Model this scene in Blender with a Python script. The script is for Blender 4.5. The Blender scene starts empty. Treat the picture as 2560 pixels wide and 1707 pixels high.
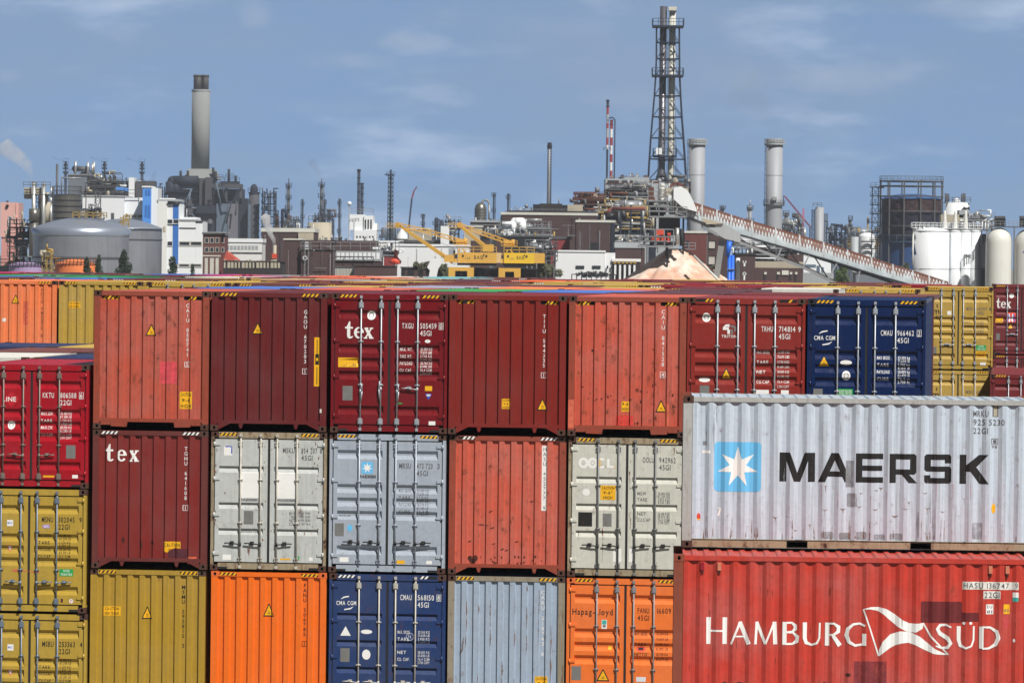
import bpy, bmesh, math, random
from mathutils import Vector, Matrix
S = bpy.context.scene
C = S.collection
R = math.radians
PI = math.pi

# ---------------------------------------------------------------- camera
CAMZ = 15.27
FPX = 12050.0                     # focal length in pixels of the 2560 px wide photograph
cam_d = bpy.data.cameras.new('camera')
cam = bpy.data.objects.new('camera', cam_d); C.objects.link(cam)
cam_d.sensor_width = 36.0
cam_d.lens = FPX * 36.0 / 2560.0
cam_d.clip_start = 1.0
cam_d.clip_end = 60000.0
PITCH = -196.5 / FPX
ROLL = 0.0115
cam.matrix_world = Matrix.Translation((0, 0, CAMZ)) @ Matrix.Rotation(PI / 2 + PITCH, 4, 'X') @ Matrix.Rotation(ROLL, 4, 'Z')
cam_d.dof.use_dof = True
cam_d.dof.focus_distance = 98.0
cam_d.dof.aperture_fstop = 13.0
S.camera = cam
CAMROT = cam.matrix_world.to_3x3()

def ray_early(px, py):
    return (CAMROT @ Vector(((px - 1280.0) / FPX, -(py - 853.5) / FPX, -1.0))).normalized()
# ---------------------------------------------------------------- sky and sun
SUN_AZ = R(34)       # to the right of straight behind the camera
SUN_EL = R(50)
to_sun = Vector((math.sin(SUN_AZ) * math.cos(SUN_EL), -math.cos(SUN_AZ) * math.cos(SUN_EL), math.sin(SUN_EL)))
sun_d = bpy.data.lights.new('sun', 'SUN')
sun_d.energy = 5.0
sun_d.angle = R(0.55)
sun_d.color = (1.0, 0.955, 0.89)
sun = bpy.data.objects.new('sun', sun_d); C.objects.link(sun)
sun.location = (200, -300, 400)
sun.rotation_euler = to_sun.to_track_quat('Z', 'Y').to_euler()

W = bpy.data.worlds.new('World'); S.world = W
W.use_nodes = True
nt = W.node_tree
for n in list(nt.nodes): nt.nodes.remove(n)
def N(t, typ, **kw):
    n = t.nodes.new(typ)
    for k, v in kw.items():
        if k.startswith('i_'):
            key = k[2:]
            n.inputs[int(key) if key.isdigit() else key.replace('_', ' ')].default_value = v
        else: setattr(n, k, v)
    return n
out = N(nt, 'ShaderNodeOutputWorld')
bg = N(nt, 'ShaderNodeBackground'); bg.inputs['Strength'].default_value = 0.077
sky = N(nt, 'ShaderNodeTexSky', sky_type='NISHITA', sun_disc=False)
sky.sun_elevation = SUN_EL
sky.sun_rotation = PI - SUN_AZ
sky.altitude = 100; sky.air_density = 1.0; sky.dust_density = 0.3; sky.ozone_density = 1.4
tc = N(nt, 'ShaderNodeTexCoord')
# the clear blue of the photograph reaches down to the horizon: read the sky a little higher up
sep = N(nt, 'ShaderNodeSeparateXYZ'); nt.links.new(tc.outputs['Generated'], sep.inputs[0])
mz = N(nt, 'ShaderNodeMath', operation='MULTIPLY_ADD', i_1=0.8, i_2=0.27); nt.links.new(sep.outputs['Z'], mz.inputs[0])
com = N(nt, 'ShaderNodeCombineXYZ')
nt.links.new(sep.outputs['X'], com.inputs['X']); nt.links.new(sep.outputs['Y'], com.inputs['Y']); nt.links.new(mz.outputs[0], com.inputs['Z'])
nrm = N(nt, 'ShaderNodeVectorMath', operation='NORMALIZE'); nt.links.new(com.outputs[0], nrm.inputs[0])
nt.links.new(nrm.outputs[0], sky.inputs['Vector'])
def cloud(scale, loc, det, lo, hi, rough=0.55):
    mp = N(nt, 'ShaderNodeMapping'); mp.inputs['Scale'].default_value = scale; mp.inputs['Location'].default_value = loc
    nt.links.new(tc.outputs['Generated'], mp.inputs[0])
    no = N(nt, 'ShaderNodeTexNoise'); no.inputs['Scale'].default_value = 1.0; no.inputs['Detail'].default_value = det; no.inputs['Roughness'].default_value = rough
    nt.links.new(mp.outputs[0], no.inputs['Vector'])
    mr = N(nt, 'ShaderNodeMapRange', interpolation_type='SMOOTHSTEP'); mr.inputs['From Min'].default_value = lo; mr.inputs['From Max'].default_value = hi
    nt.links.new(no.outputs['Fac'], mr.inputs['Value'])
    return mr.outputs[0]
c1 = cloud((26, 26, 95), (2.7, 0.3, 1.2), 7.0, 0.50, 0.80)
c2 = cloud((12, 12, 48), (5.1, 2.0, 0.4), 6.0, 0.38, 0.68)
mixa = N(nt, 'ShaderNodeMix', data_type='RGBA', blend_type='MIX')
m1 = N(nt, 'ShaderNodeMath', operation='MULTIPLY', i_1=0.55); nt.links.new(c2, m1.inputs[0])
nt.links.new(m1.outputs[0], mixa.inputs[0]); nt.links.new(sky.outputs[0], mixa.inputs[6]); mixa.inputs[7].default_value = (2.6, 3.2, 4.3, 1)
mixb = N(nt, 'ShaderNodeMix', data_type='RGBA', blend_type='MIX')
m2 = N(nt, 'ShaderNodeMath', operation='MULTIPLY', i_1=0.65); nt.links.new(c1, m2.inputs[0])
nt.links.new(m2.outputs[0], mixb.inputs[0]); nt.links.new(mixa.outputs[2], mixb.inputs[6]); mixb.inputs[7].default_value = (5.4, 5.9, 7.0, 1)
tint = N(nt, 'ShaderNodeMix', data_type='RGBA', blend_type='MULTIPLY'); tint.inputs[0].default_value = 1.0; tint.inputs[7].default_value = (1.27, 1.40, 1.50, 1)
nt.links.new(mixb.outputs[2], tint.inputs[6])
# cloud patches: ellipses in direction (azimuth, elevation) broken up by noise
dv = N(nt, 'ShaderNodeMath', operation='DIVIDE'); nt.links.new(sep.outputs['X'], dv.inputs[0]); nt.links.new(sep.outputs['Y'], dv.inputs[1])
pn = N(nt, 'ShaderNodeTexNoise'); pn.inputs['Scale'].default_value = 1.0; pn.inputs['Detail'].default_value = 6.0; pn.inputs['Roughness'].default_value = 0.62
pm = N(nt, 'ShaderNodeMapping'); pm.inputs['Scale'].default_value = (42, 42, 80); nt.links.new(tc.outputs['Generated'], pm.inputs[0]); nt.links.new(pm.outputs[0], pn.inputs['Vector'])
last = tint.outputs[2]
def wm(op, a, b=None):
    n = N(nt, 'ShaderNodeMath', operation=op)
    for i, q in enumerate((a, b)):
        if q is None: continue
        if hasattr(q, 'links'): nt.links.new(q, n.inputs[i])
        else: n.inputs[i].default_value = q
    return n.outputs[0]
for px, py, rx, ry, amp in ((1020, 105, 130, 42, .75), (850, 150, 190, 40, .45), (2120, 195, 210, 60, .50), (1830, 200, 120, 50, .35), (640, 30, 60, 60, .35), (30, 20, 120, 40, .40), (290, 12, 70, 18, .5), (20, 190, 60, 30, .4), (2420, 20, 200, 40, .3), (820, 270, 200, 26, .25), (1560, 240, 160, 40, .22), (1400, 60, 260, 40, .15)):
    d = ray_early(px, py); az, el = d.x / d.y, d.z
    ex = wm('MULTIPLY', wm('SUBTRACT', dv.outputs[0], az), FPX / rx); ez = wm('MULTIPLY', wm('SUBTRACT', sep.outputs['Z'], el), FPX / ry)
    rr = wm('ADD', wm('MULTIPLY', ex, ex), wm('MULTIPLY', ez, ez))
    v = wm('SUBTRACT', wm('ADD', wm('MULTIPLY', pn.outputs['Fac'], 2.4), -0.35), rr)
    mr = N(nt, 'ShaderNodeMapRange', interpolation_type='SMOOTHSTEP'); mr.inputs['From Min'].default_value = 0.1; mr.inputs['From Max'].default_value = 1.6; mr.inputs['To Max'].default_value = min(.85, amp * 1.15); nt.links.new(v, mr.inputs['Value'])
    mx = N(nt, 'ShaderNodeMix', data_type='RGBA'); nt.links.new(mr.outputs[0], mx.inputs[0]); nt.links.new(last, mx.inputs[6]); mx.inputs[7].default_value = (5.6, 6.5, 8.0, 1); last = mx.outputs[2]
# unseen upper sky greyed and darkened unevenly, added to cut the blue fill light
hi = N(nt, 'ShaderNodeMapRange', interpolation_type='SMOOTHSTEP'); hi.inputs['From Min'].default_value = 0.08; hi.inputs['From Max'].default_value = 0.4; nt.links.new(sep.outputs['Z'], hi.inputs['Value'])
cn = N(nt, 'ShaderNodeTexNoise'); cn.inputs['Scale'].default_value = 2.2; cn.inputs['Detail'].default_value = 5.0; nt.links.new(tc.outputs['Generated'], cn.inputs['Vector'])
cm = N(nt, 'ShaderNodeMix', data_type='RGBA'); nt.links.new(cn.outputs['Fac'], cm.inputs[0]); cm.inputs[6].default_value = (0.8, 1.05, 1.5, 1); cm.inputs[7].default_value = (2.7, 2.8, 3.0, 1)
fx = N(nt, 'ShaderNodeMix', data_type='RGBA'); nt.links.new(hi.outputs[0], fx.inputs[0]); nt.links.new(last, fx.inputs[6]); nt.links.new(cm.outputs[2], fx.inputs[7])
# unseen sky behind the camera, dimmed to weaken fill light on the fronts
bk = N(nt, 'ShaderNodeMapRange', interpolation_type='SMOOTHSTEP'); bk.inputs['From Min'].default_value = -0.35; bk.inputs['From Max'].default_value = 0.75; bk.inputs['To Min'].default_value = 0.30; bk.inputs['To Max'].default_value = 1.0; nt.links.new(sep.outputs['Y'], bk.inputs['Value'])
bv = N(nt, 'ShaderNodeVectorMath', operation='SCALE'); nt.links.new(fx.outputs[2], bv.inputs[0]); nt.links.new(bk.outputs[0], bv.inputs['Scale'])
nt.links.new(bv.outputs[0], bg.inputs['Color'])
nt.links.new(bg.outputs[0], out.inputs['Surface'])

S.view_settings.view_transform = 'Standard'
S.view_settings.look = 'None'
S.view_settings.exposure = 0.12
S.view_settings.gamma = 1.0
S.render.engine = 'CYCLES'
S.cycles.use_denoising = True
S.cycles.max_bounces = 6
S.cycles.diffuse_bounces = 3
S.cycles.glossy_bounces = 2
S.cycles.transmission_bounces = 2
S.cycles.volume_bounces = 3
S.cycles.caustics_reflective = False
S.cycles.caustics_refractive = False

# ---------------------------------------------------------------- helpers
def ray(px, py):
    return CAMROT @ Vector(((px - 1280.0) / FPX, -(py - 853.5) / FPX, -1.0))
def P(px, py, D):
    """the point at distance D (along Y) that the photograph shows at pixel px, py"""
    d = ray(px, py); return Vector((0, 0, CAMZ)) + d * (D / d.y)

def lin(r, g, b, k=1.0):
    f = lambda c: (c / 255.0 / 12.92 if c / 255.0 <= 0.04045 else ((c / 255.0 + 0.055) / 1.055) ** 2.4) * k
    return (min(f(r), 0.86), min(f(g), 0.86), min(f(b), 0.86), 1.0)

MATS = {}
def newmat(name):
    m = bpy.data.materials.new(name); m.use_nodes = True
    t = m.node_tree; b = t.nodes['Principled BSDF']
    return m, t, b
def mixrgb(t, fac, a, b, blend='MIX'):
    n = N(t, 'ShaderNodeMix', data_type='RGBA', blend_type=blend)
    for s, v in ((0, fac), (6, a), (7, b)):
        if hasattr(v, 'links'): t.links.new(v, n.inputs[s])
        else: n.inputs[s].default_value = v
    return n.outputs[2]
def noise(t, vec, scale, detail=4.0, rough=0.6):
    n = N(t, 'ShaderNodeTexNoise'); n.inputs['Scale'].default_value = scale; n.inputs['Detail'].default_value = detail; n.inputs['Roughness'].default_value = rough
    t.links.new(vec, n.inputs['Vector']); return n.outputs['Fac']
def step(t, v, lo, hi, mul=1.0):
    n = N(t, 'ShaderNodeMapRange'); n.inputs['From Min'].default_value = lo; n.inputs['From Max'].default_value = hi; n.inputs['To Max'].default_value = mul
    t.links.new(v, n.inputs['Value']); return n.outputs[0]
def coords(t, scale=(1, 1, 1), loc=(0, 0, 0), kind='Object'):
    c = N(t, 'ShaderNodeTexCoord'); m = N(t, 'ShaderNodeMapping')
    m.inputs['Scale'].default_value = scale; m.inputs['Location'].default_value = loc
    t.links.new(c.outputs[kind], m.inputs[0]); return m.outputs[0]
RUST = lin(96, 52, 30)
DRUST = lin(58, 34, 24)

def paint(name, col, wear=0.3, fade=0.3, dirt=0.3, rough=0.42, seed=0.0):
    """sheet steel paint: chalky patches, mottling, soft dirt runs, scuffs, rust with a stained edge"""
    if name in MATS: return MATS[name]
    m, t, b = newmat(name)
    o = (seed * 3.7, seed * 1.3, seed * 2.1)
    v = coords(t, loc=o)
    vs = coords(t, scale=(7, 7, 0.35), loc=o)
    big = noise(t, v, 0.9, 5)
    g = (col[0] + col[1] + col[2]) / 3
    mx = lambda k, w: tuple(min(0.85, c * (1 - w) + k * w) for c in col[:3]) + (1,)
    faded = mx(g * 0.6 + 0.16, 0.34)
    dark = tuple(c * 0.60 for c in col[:3]) + (1,)
    grime = tuple(c * 0.55 + 0.02 for c in (col[0] * .9, col[1] * .95, col[2] * .9)) + (1,)
    c0 = mixrgb(t, step(t, big, 0.40, 0.72, min(1, fade * 1.6)), col, faded)
    c0 = mixrgb(t, step(t, noise(t, v, 11, 4, 0.7), 0.42, 0.72, 0.22 + 0.3 * fade), c0, dark)
    c1 = mixrgb(t, step(t, noise(t, vs, 1.6, 5, 0.7), 0.48, 0.76, min(1, dirt * 1.25)), c0, grime)
    sc = noise(t, coords(t, scale=(1.6, 1.6, 9), loc=o), 1.2, 6, 0.75)
    c1 = mixrgb(t, step(t, sc, 0.66 - .05 * wear, 0.74, 0.35 * min(1, .4 + wear)), c1, faded)
    sp = noise(t, coords(t, scale=(1, 1, 0.6), loc=o), 5.5, 7, 0.72)
    th = 0.735 - 0.14 * wear
    run = noise(t, coords(t, scale=(5, 5, 0.5), loc=(o[2], o[0], o[1])), 2.2, 6, 0.75)
    rr = step(t, run, 0.68 - 0.14 * wear, 0.82 - 0.14 * wear, 0.6)
    c2 = mixrgb(t, rr, c1, RUST)
    c2 = mixrgb(t, step(t, sp, th - 0.09, th, 0.32 + .3 * min(1, wear)), c2, RUST)
    c3 = mixrgb(t, step(t, sp, th, th + 0.04, min(1.0, 0.5 + wear)), c2, DRUST)
    t.links.new(c3, b.inputs['Base Color'])
    rg = N(t, 'ShaderNodeMapRange'); rg.inputs['To Min'].default_value = rough - 0.16; rg.inputs['To Max'].default_value = rough + 0.08
    t.links.new(sp, rg.inputs['Value']); t.links.new(rg.outputs[0], b.inputs['Roughness'])
    bp = N(t, 'ShaderNodeBump'); bp.inputs['Strength'].default_value = 0.35; bp.inputs['Distance'].default_value = 0.03
    t.links.new(noise(t, v, 2.6, 4, .55), bp.inputs['Height']); t.links.new(bp.outputs[0], b.inputs['Normal'])
    MATS[name] = m; return m

def flat(name, col, rough=0.6, metal=0.0, var=0.15, scale=0.6, streak=0.0, kind='Object'):
    """plain surface with slight unevenness"""
    if name in MATS: return MATS[name]
    m, t, b = newmat(name)
    v = coords(t, kind=kind)
    d = tuple(c * (1 - var) for c in col[:3]) + (1,)
    l = tuple(min(0.9, c * (1 + var * 0.6)) for c in col[:3]) + (1,)
    c0 = mixrgb(t, step(t, noise(t, v, scale, 6, 0.65), 0.3, 0.7), d, l)
    if streak:
        dk = tuple(c * 0.5 for c in col[:3]) + (1,)
        c0 = mixrgb(t, step(t, noise(t, coords(t, scale=(2.0, 2.0, 0.08), kind=kind), 1.0, 5, 0.7), 0.48, 0.75, streak), c0, dk)
    t.links.new(c0, b.inputs['Base Color'])
    b.inputs['Roughness'].default_value = rough; b.inputs['Metallic'].default_value = metal
    MATS[name] = m; return m

def brick(name, col, mortar, sc=1.0, streak=0.25):
    if name in MATS: return MATS[name]
    m, t, b = newmat(name)
    v = coords(t)
    bt = N(t, 'ShaderNodeTexBrick'); bt.inputs['Scale'].default_value = sc
    bt.inputs['Color1'].default_value = col; bt.inputs['Color2'].default_value = tuple(c * 0.75 for c in col[:3]) + (1,)
    bt.inputs['Mortar'].default_value = mortar; bt.inputs['Mortar Size'].default_value = 0.012
    # project along Y: use x,z
    sp = N(t, 'ShaderNodeSeparateXYZ'); t.links.new(v, sp.inputs[0])
    ad = N(t, 'ShaderNodeMath', operation='ADD'); t.links.new(sp.outputs[0], ad.inputs[0]); t.links.new(sp.outputs[1], ad.inputs[1])
    cb = N(t, 'ShaderNodeCombineXYZ'); t.links.new(ad.outputs[0], cb.inputs[0]); t.links.new(sp.outputs[2], cb.inputs[1])
    t.links.new(cb.outputs[0], bt.inputs['Vector'])
    c0 = mixrgb(t, step(t, noise(t, v, 0.25, 6, 0.7), 0.4, 0.72, 0.5), bt.outputs['Color'], tuple(c * 0.6 for c in col[:3]) + (1,))
    c0 = mixrgb(t, step(t, noise(t, coords(t, scale=(1.2, 1.2, 0.06)), 1.0, 5, 0.7), 0.5, 0.75, streak), c0, tuple(min(1, c * 1.5) for c in col[:3]) + (1,))
    t.links.new(c0, b.inputs['Base Color']); b.inputs['Roughness'].default_value = 0.85
    MATS[name] = m; return m

def worn(name, col, alpha=0.8, scale=14, lo=0.34, hi=0.56, rough=0.8, stretch=(1, 1, 0.5)):
    """stain or old paint with ragged, half see-through edges"""
    m = flat(name, col, rough, var=0.3, scale=9); t = m.node_tree; b = t.nodes['Principled BSDF']
    f = step(t, noise(t, coords(t, scale=stretch), scale, 5, 0.7), lo, hi, alpha); t.links.new(f, b.inputs['Alpha']); return m

class MB:
    """collects shapes, links them as ONE mesh object"""
    def __init__(s): s.v = []; s.f = []; s.m = []; s.sm = []
    def face(s, pts, mi=0, smooth=False):
        n = len(s.v); s.v += [tuple(p) for p in pts]; s.f.append(tuple(range(n, n + len(pts)))); s.m.append(mi); s.sm.append(smooth)
    def box(s, x0, x1, y0, y1, z0, z1, mi=0):
        n = len(s.v)
        s.v += [(x0, y0, z0), (x1, y0, z0), (x1, y1, z0), (x0, y1, z0), (x0, y0, z1), (x1, y0, z1), (x1, y1, z1), (x0, y1, z1)]
        for f in ((0, 3, 2, 1), (4, 5, 6, 7), (0, 1, 5, 4), (1, 2, 6, 5), (2, 3, 7, 6), (3, 0, 4, 7)):
            s.f.append(tuple(n + i for i in f)); s.m.append(mi); s.sm.append(False)
        return s
    def cyl(s, p0, p1, r0, r1=None, n=12, mi=0, caps=True, smooth=True):
        r1 = r0 if r1 is None else r1
        p0 = Vector(p0); p1 = Vector(p1); d = (p1 - p0)
        if d.length < 1e-6: return s
        d.normalize(); a = d.orthogonal().normalized(); c = d.cross(a)
        k = len(s.v)
        for p, r in ((p0, r0), (p1, r1)):
            for i in range(n):
                q = 2 * PI * i / n; s.v.append(tuple(p + (a * math.cos(q) + c * math.sin(q)) * r))
        for i in range(n):
            j = (i + 1) % n
            s.f.append((k + i, k + j, k + n + j, k + n + i)); s.m.append(mi); s.sm.append(smooth)
        if caps:
            s.f.append(tuple(k + i for i in reversed(range(n)))); s.m.append(mi); s.sm.append(False)
            s.f.append(tuple(k + n + i for i in range(n))); s.m.append(mi); s.sm.append(False)
        return s
    def beam(s, p0, p1, w, mi=0): return s.cyl(p0, p1, w * 0.7071, n=4, mi=mi, smooth=False)
    def pipe(s, pts, r, n=8, mi=0):
        for a, b in zip(pts, pts[1:]): s.cyl(a, b, r, n=n, mi=mi)
        for p in pts[1:-1]: s.ball(p, r, n, mi)
        return s
    def lathe(s, cx, cy, prof, n=24, mi=0, smooth=True, a0=0.0, a1=2 * PI):
        k = len(s.v); full = abs(a1 - a0 - 2 * PI) < 1e-6; cnt = n if full else n + 1
        for r, z in prof:
            for i in range(cnt):
                q = a0 + (a1 - a0) * i / n; s.v.append((cx + r * math.cos(q), cy + r * math.sin(q), z))
        for j in range(len(prof) - 1):
            for i in range(n):
                i2 = (i + 1) % cnt
                s.f.append((k + j * cnt + i, k + j * cnt + i2, k + (j + 1) * cnt + i2, k + (j + 1) * cnt + i)); s.m.append(mi); s.sm.append(smooth)
        return s
    def ball(s, c, r, n=10, mi=0, sz=1.0):
        return s.lathe(c[0], c[1], [(r * math.cos(a), c[2] + sz * r * math.sin(a)) for a in [(-PI / 2) + PI * i / 6 for i in range(7)]], n, mi)
    def prism(s, pts, z0, z1, mi=0):
        k = len(s.v); n = len(pts)
        s.v += [(p[0], p[1], z0) for p in pts] + [(p[0], p[1], z1) for p in pts]
        for i in range(n):
            j = (i + 1) % n; s.f.append((k + i, k + j, k + n + j, k + n + i)); s.m.append(mi); s.sm.append(False)
        s.f.append(tuple(k + n + i for i in range(n))); s.m.append(mi); s.sm.append(False)
        s.f.append(tuple(k + i for i in reversed(range(n)))); s.m.append(mi); s.sm.append(False)
        return s
    def slab(s, pts, y0, y1, mi=0):
        """outline in x,z given real thickness from y0 to y1"""
        k = len(s.v); n = len(pts)
        s.v += [(p[0], y0, p[1]) for p in pts] + [(p[0], y1, p[1]) for p in pts]
        for i in range(n):
            j = (i + 1) % n; s.f.append((k + i, k + j, k + n + j, k + n + i)); s.m.append(mi); s.sm.append(False)
        s.f.append(tuple(k + n + i for i in range(n))); s.m.append(mi); s.sm.append(False)
        s.f.append(tuple(k + i for i in reversed(range(n)))); s.m.append(mi); s.sm.append(False)
        return s
    def rail(s, pts, h=1.1, w=0.05, post=1.5, mi=0):
        for a, b in zip(pts, pts[1:]):
            a = Vector(a); b = Vector(b); L = (b - a).length
            for q in (h, h * 0.5): s.beam(a + Vector((0, 0, q)), b + Vector((0, 0, q)), w, mi)
            k = max(1, int(L / post))
            for i in range(k + 1):
                p = a.lerp(b, i / k); s.beam(p, p + Vector((0, 0, h)), w, mi)
        return s
    def mesh(s, name, mats, off=(0, 0, 0)):
        me = bpy.data.meshes.new(name)
        me.from_pydata([(x - off[0], y - off[1], z - off[2]) for x, y, z in s.v], [], s.f)
        for m in (mats if isinstance(mats, (list, tuple)) else [mats]): me.materials.append(m)
        me.polygons.foreach_set('material_index', s.m)
        me.polygons.foreach_set('use_smooth', s.sm)
        bm = bmesh.new(); bm.from_mesh(me)
        bmesh.ops.remove_doubles(bm, verts=bm.verts, dist=1e-5)
        bmesh.ops.recalc_face_normals(bm, faces=bm.faces)
        bm.to_mesh(me); bm.free()
        return me
    def build(s, name, mats, parent=None, label=None):
        off = (0, 0, 0)
        if parent is not None: off = tuple(ABS[parent.name])
        o = bpy.data.objects.new(name, s.mesh(name, mats, off)); C.objects.link(o)
        if parent is not None: o.parent = parent
        ABS[o.name] = Vector(off)
        if label: o['label'] = label
        return o
ABS = {}
def tag(o, label=None, cat=None, group=None, kind=None):
    if label: o['label'] = label
    if cat: o['category'] = cat
    if group: o['group'] = group
    if kind: o['kind'] = kind
    return o
def thing(name, label, cat, loc=(0, 0, 0), rz=0.0, group=None):
    o = bpy.data.objects.new(name, None); C.objects.link(o)
    o.empty_display_size = 0.3
    o.location = loc; o.rotation_euler = (0, 0, rz); ABS[o.name] = Vector(loc)
    return tag(o, label, cat, group)
def link(name, me, parent):
    o = bpy.data.objects.new(name, me); C.objects.link(o); o.parent = parent; return o

# ---------------------------------------------------------------- glyphs of the built-in font
GL = {}
def make_glyphs(chars):
    tmp = []
    for ch in chars:
        cu = bpy.data.curves.new('glyph', 'FONT'); cu.body = ch; cu.size = 1.0; cu.offset = 0.013; cu.resolution_u = 3
        ob = bpy.data.objects.new('glyph', cu); C.objects.link(ob); tmp.append((ch, ob, cu))
    dg = bpy.context.evaluated_depsgraph_get()
    for ch, ob, cu in tmp:
        me = ob.evaluated_get(dg).to_mesh()
        vs = [(v.co.x, v.co.y) for v in me.vertices]; fs = [tuple(p.vertices) for p in me.polygons]
        ob.evaluated_get(dg).to_mesh_clear()
        x0 = min(v[0] for v in vs); x1 = max(v[0] for v in vs)
        GL[ch] = ([(x - x0, y) for x, y in vs], fs, x1 - x0)
    for ch, ob, cu in tmp:
        bpy.data.objects.remove(ob); bpy.data.curves.remove(cu)
make_glyphs("ABCDEFGHIJKLMNOPQRSTUVWXYZabcdefghijklmnopqrstuvwxyz0123456789.,-'\"")
CAPH = max(y for x, y in GL['H'][0])

class D2:
    """flat marks in (x, z) that are cut at the bends of a sheet and laid on it"""
    def __init__(s): s.p = []
    def poly(s, pts, mi=0, lay=0): s.p.append((pts, [tuple(range(len(pts)))], mi, lay)); return s
    def rect(s, x0, x1, z0, z1, mi=0, lay=0): return s.poly([(x0, z0), (x1, z0), (x1, z1), (x0, z1)], mi, lay)
    def disc(s, x, z, rx, rz, mi=0, lay=0, n=20): return s.poly([(x + rx * math.cos(2 * PI * i / n), z + rz * math.sin(2 * PI * i / n)) for i in range(n)], mi, lay)
    def rrect(s, x0, x1, z0, z1, r, mi=0, lay=0):
        pts = []
        for cx, cz, a in ((x1 - r, z1 - r, 0), (x0 + r, z1 - r, 90), (x0 + r, z0 + r, 180), (x1 - r, z0 + r, 270)):
            pts += [(cx + r * math.cos(R(a + k * 22.5)), cz + r * math.sin(R(a + k * 22.5))) for k in range(5)]
        return s.poly(pts, mi, lay)
    def ribbon(s, pts, w, mi=0, lay=0):
        """stroke of changing width: pts (x, z), w one number or one per point"""
        n = len(pts); w = [w] * n if not isinstance(w, (list, tuple)) else w
        L = []; Rr = []
        for i in range(n):
            a = Vector(pts[max(0, i - 1)]); b = Vector(pts[min(n - 1, i + 1)]); d = (b - a).normalized(); q = Vector((-d.y, d.x)) * w[i] / 2
            p = Vector(pts[i]); L.append(tuple(p + q)); Rr.append(tuple(p - q))
        vs = L + Rr
        s.p.append((vs, [(i, i + 1, n + i + 1, n + i) for i in range(n - 1)], mi, lay)); return s
    def glyph(s, ch, x, z, h, sx, mi=0, lay=0):
        vs, fs, w = GL[ch]; k = h / CAPH
        s.p.append(([(x + a * k * sx, z + b * k) for a, b in vs], fs, mi, lay)); return w * k * sx
    def text(s, body, x, z, h, sx=0.72, gap=0.16, mi=0, lay=0, width=None):
        """x, z: lower left corner of the line; h: capital height"""
        if width:
            t = sum((GL[c][2] / CAPH * h if c != ' ' else 0.45 * h) for c in body) + gap * h * (len(body) - 1) / 0.72
            sx = width / t; gap *= sx / 0.72
        for c in body:
            if c == ' ': x += 0.45 * h * sx / 0.72 * 0.9; continue
            x += s.glyph(c, x, z, h, sx, mi, lay) + gap * h
        return x
    def column(s, body, xc, ztop, zbot, w=0.075, mi=0, lay=0):
        """letters one under another"""
        n = len(body); st = (ztop - zbot) / n; h = st * 0.74
        for i, c in enumerate(body):
            if c == ' ': continue
            g = GL[c][2] / CAPH * h; sx = min(w / g, 0.95)
            s.glyph(c, xc - g * sx / 2, ztop - (i + 1) * st + 0.1 * st, h, sx, mi, lay)
        return s
    def build(s, name, mats, parent, cuts=(), axis=0, prof=None, base=0.0, label=None):
        bm = bmesh.new(); lay = bm.verts.layers.float.new('lay')
        for k, (vs, fs, mi, ly) in enumerate(s.p):
            bv = []
            for v in vs:
                q = bm.verts.new((v[0], 0, v[1])); q[lay] = ly + 0.07 * (k % 9); bv.append(q)
            for f in fs:
                try: fc = bm.faces.new([bv[i] for i in f]); fc.material_index = mi
                except ValueError: pass
        if cuts and bm.verts:
            lo = min(v.co[axis * 2] for v in bm.verts); hi = max(v.co[axis * 2] for v in bm.verts)
            no = (1, 0, 0) if axis == 0 else (0, 0, 1)
            for c in cuts:
                if lo < c < hi:
                    bmesh.ops.bisect_plane(bm, geom=list(bm.verts) + list(bm.edges) + list(bm.faces), dist=1e-5, plane_co=(c, 0, 0) if axis == 0 else (0, 0, c), plane_no=no)
        for v in bm.verts:
            y = base + (prof(v.co.x, v.co.z) if prof else 0.0)
            v.co.y = y - 0.0022 - 0.0012 * v[lay]
        bm.normal_update()
        for f in bm.faces:
            if f.normal.y > 0: f.normal_flip()
        me = bpy.data.meshes.new(name)
        for m in (mats if isinstance(mats, (list, tuple)) else [mats]): me.materials.append(m)
        bm.to_mesh(me); bm.free()
        o = bpy.data.objects.new(name, me); C.objects.link(o); o.parent = parent
        if label: o['label'] = label
        return o
# ---------------------------------------------------------------- shared materials
M_ = {}
M_['hole'] = flat('dark_hollow', (0.012, 0.012, 0.013, 1), 0.9, var=0.0)
M_['rubber'] = flat('black_rubber', (0.018, 0.018, 0.02, 1), 0.6, var=0.1)
M_['galv'] = flat('galvanised_rod', lin(176, 182, 190), 0.42, 0.35, 0.15, 6)
M_['galv_old'] = flat('weathered_rod', lin(196, 192, 182), 0.6, 0.1, 0.3, 5, 0.3)
M_['casting'] = paint('casting_steel', lin(74, 45, 34), 0.8, 0.2, 0.5, 0.7, 3.1)
M_['white'] = flat('white_marking', lin(238, 238, 236), 0.55, var=0.06, scale=3)
M_['whitew'] = flat('worn_white_marking', lin(226, 224, 218), 0.6, var=0.2, scale=5)
M_['black'] = flat('black_marking', (0.008, 0.008, 0.009, 1), 0.75, var=0.2, scale=3)
M_['grey_ink'] = flat('grey_marking', lin(92, 92, 94), 0.6, var=0.2, scale=6)
M_['yellow'] = flat('yellow_sticker', lin(240, 180, 30), 0.5, var=0.06, scale=4)
M_['plate'] = flat('grey_data_plate', lin(128, 128, 126), 0.5, 0.2, 0.15, 8)
M_['skyblue'] = flat('light_blue_marking', lin(108, 190, 238), 0.5, var=0.06, scale=2)
M_['green'] = flat('green_label', lin(40, 160, 80), 0.5, var=0.06, scale=5)
M_['pink'] = worn('pink_patch', lin(220, 82, 92), 0.9, 7, .22, .40, .6)
M_['purple'] = worn('purple_patch', lin(84, 36, 46), 0.95, 7, .25, .42)
M_['orangep'] = worn('orange_patch', lin(226, 112, 84), 0.9, 7, .22, .40, .6)
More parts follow.
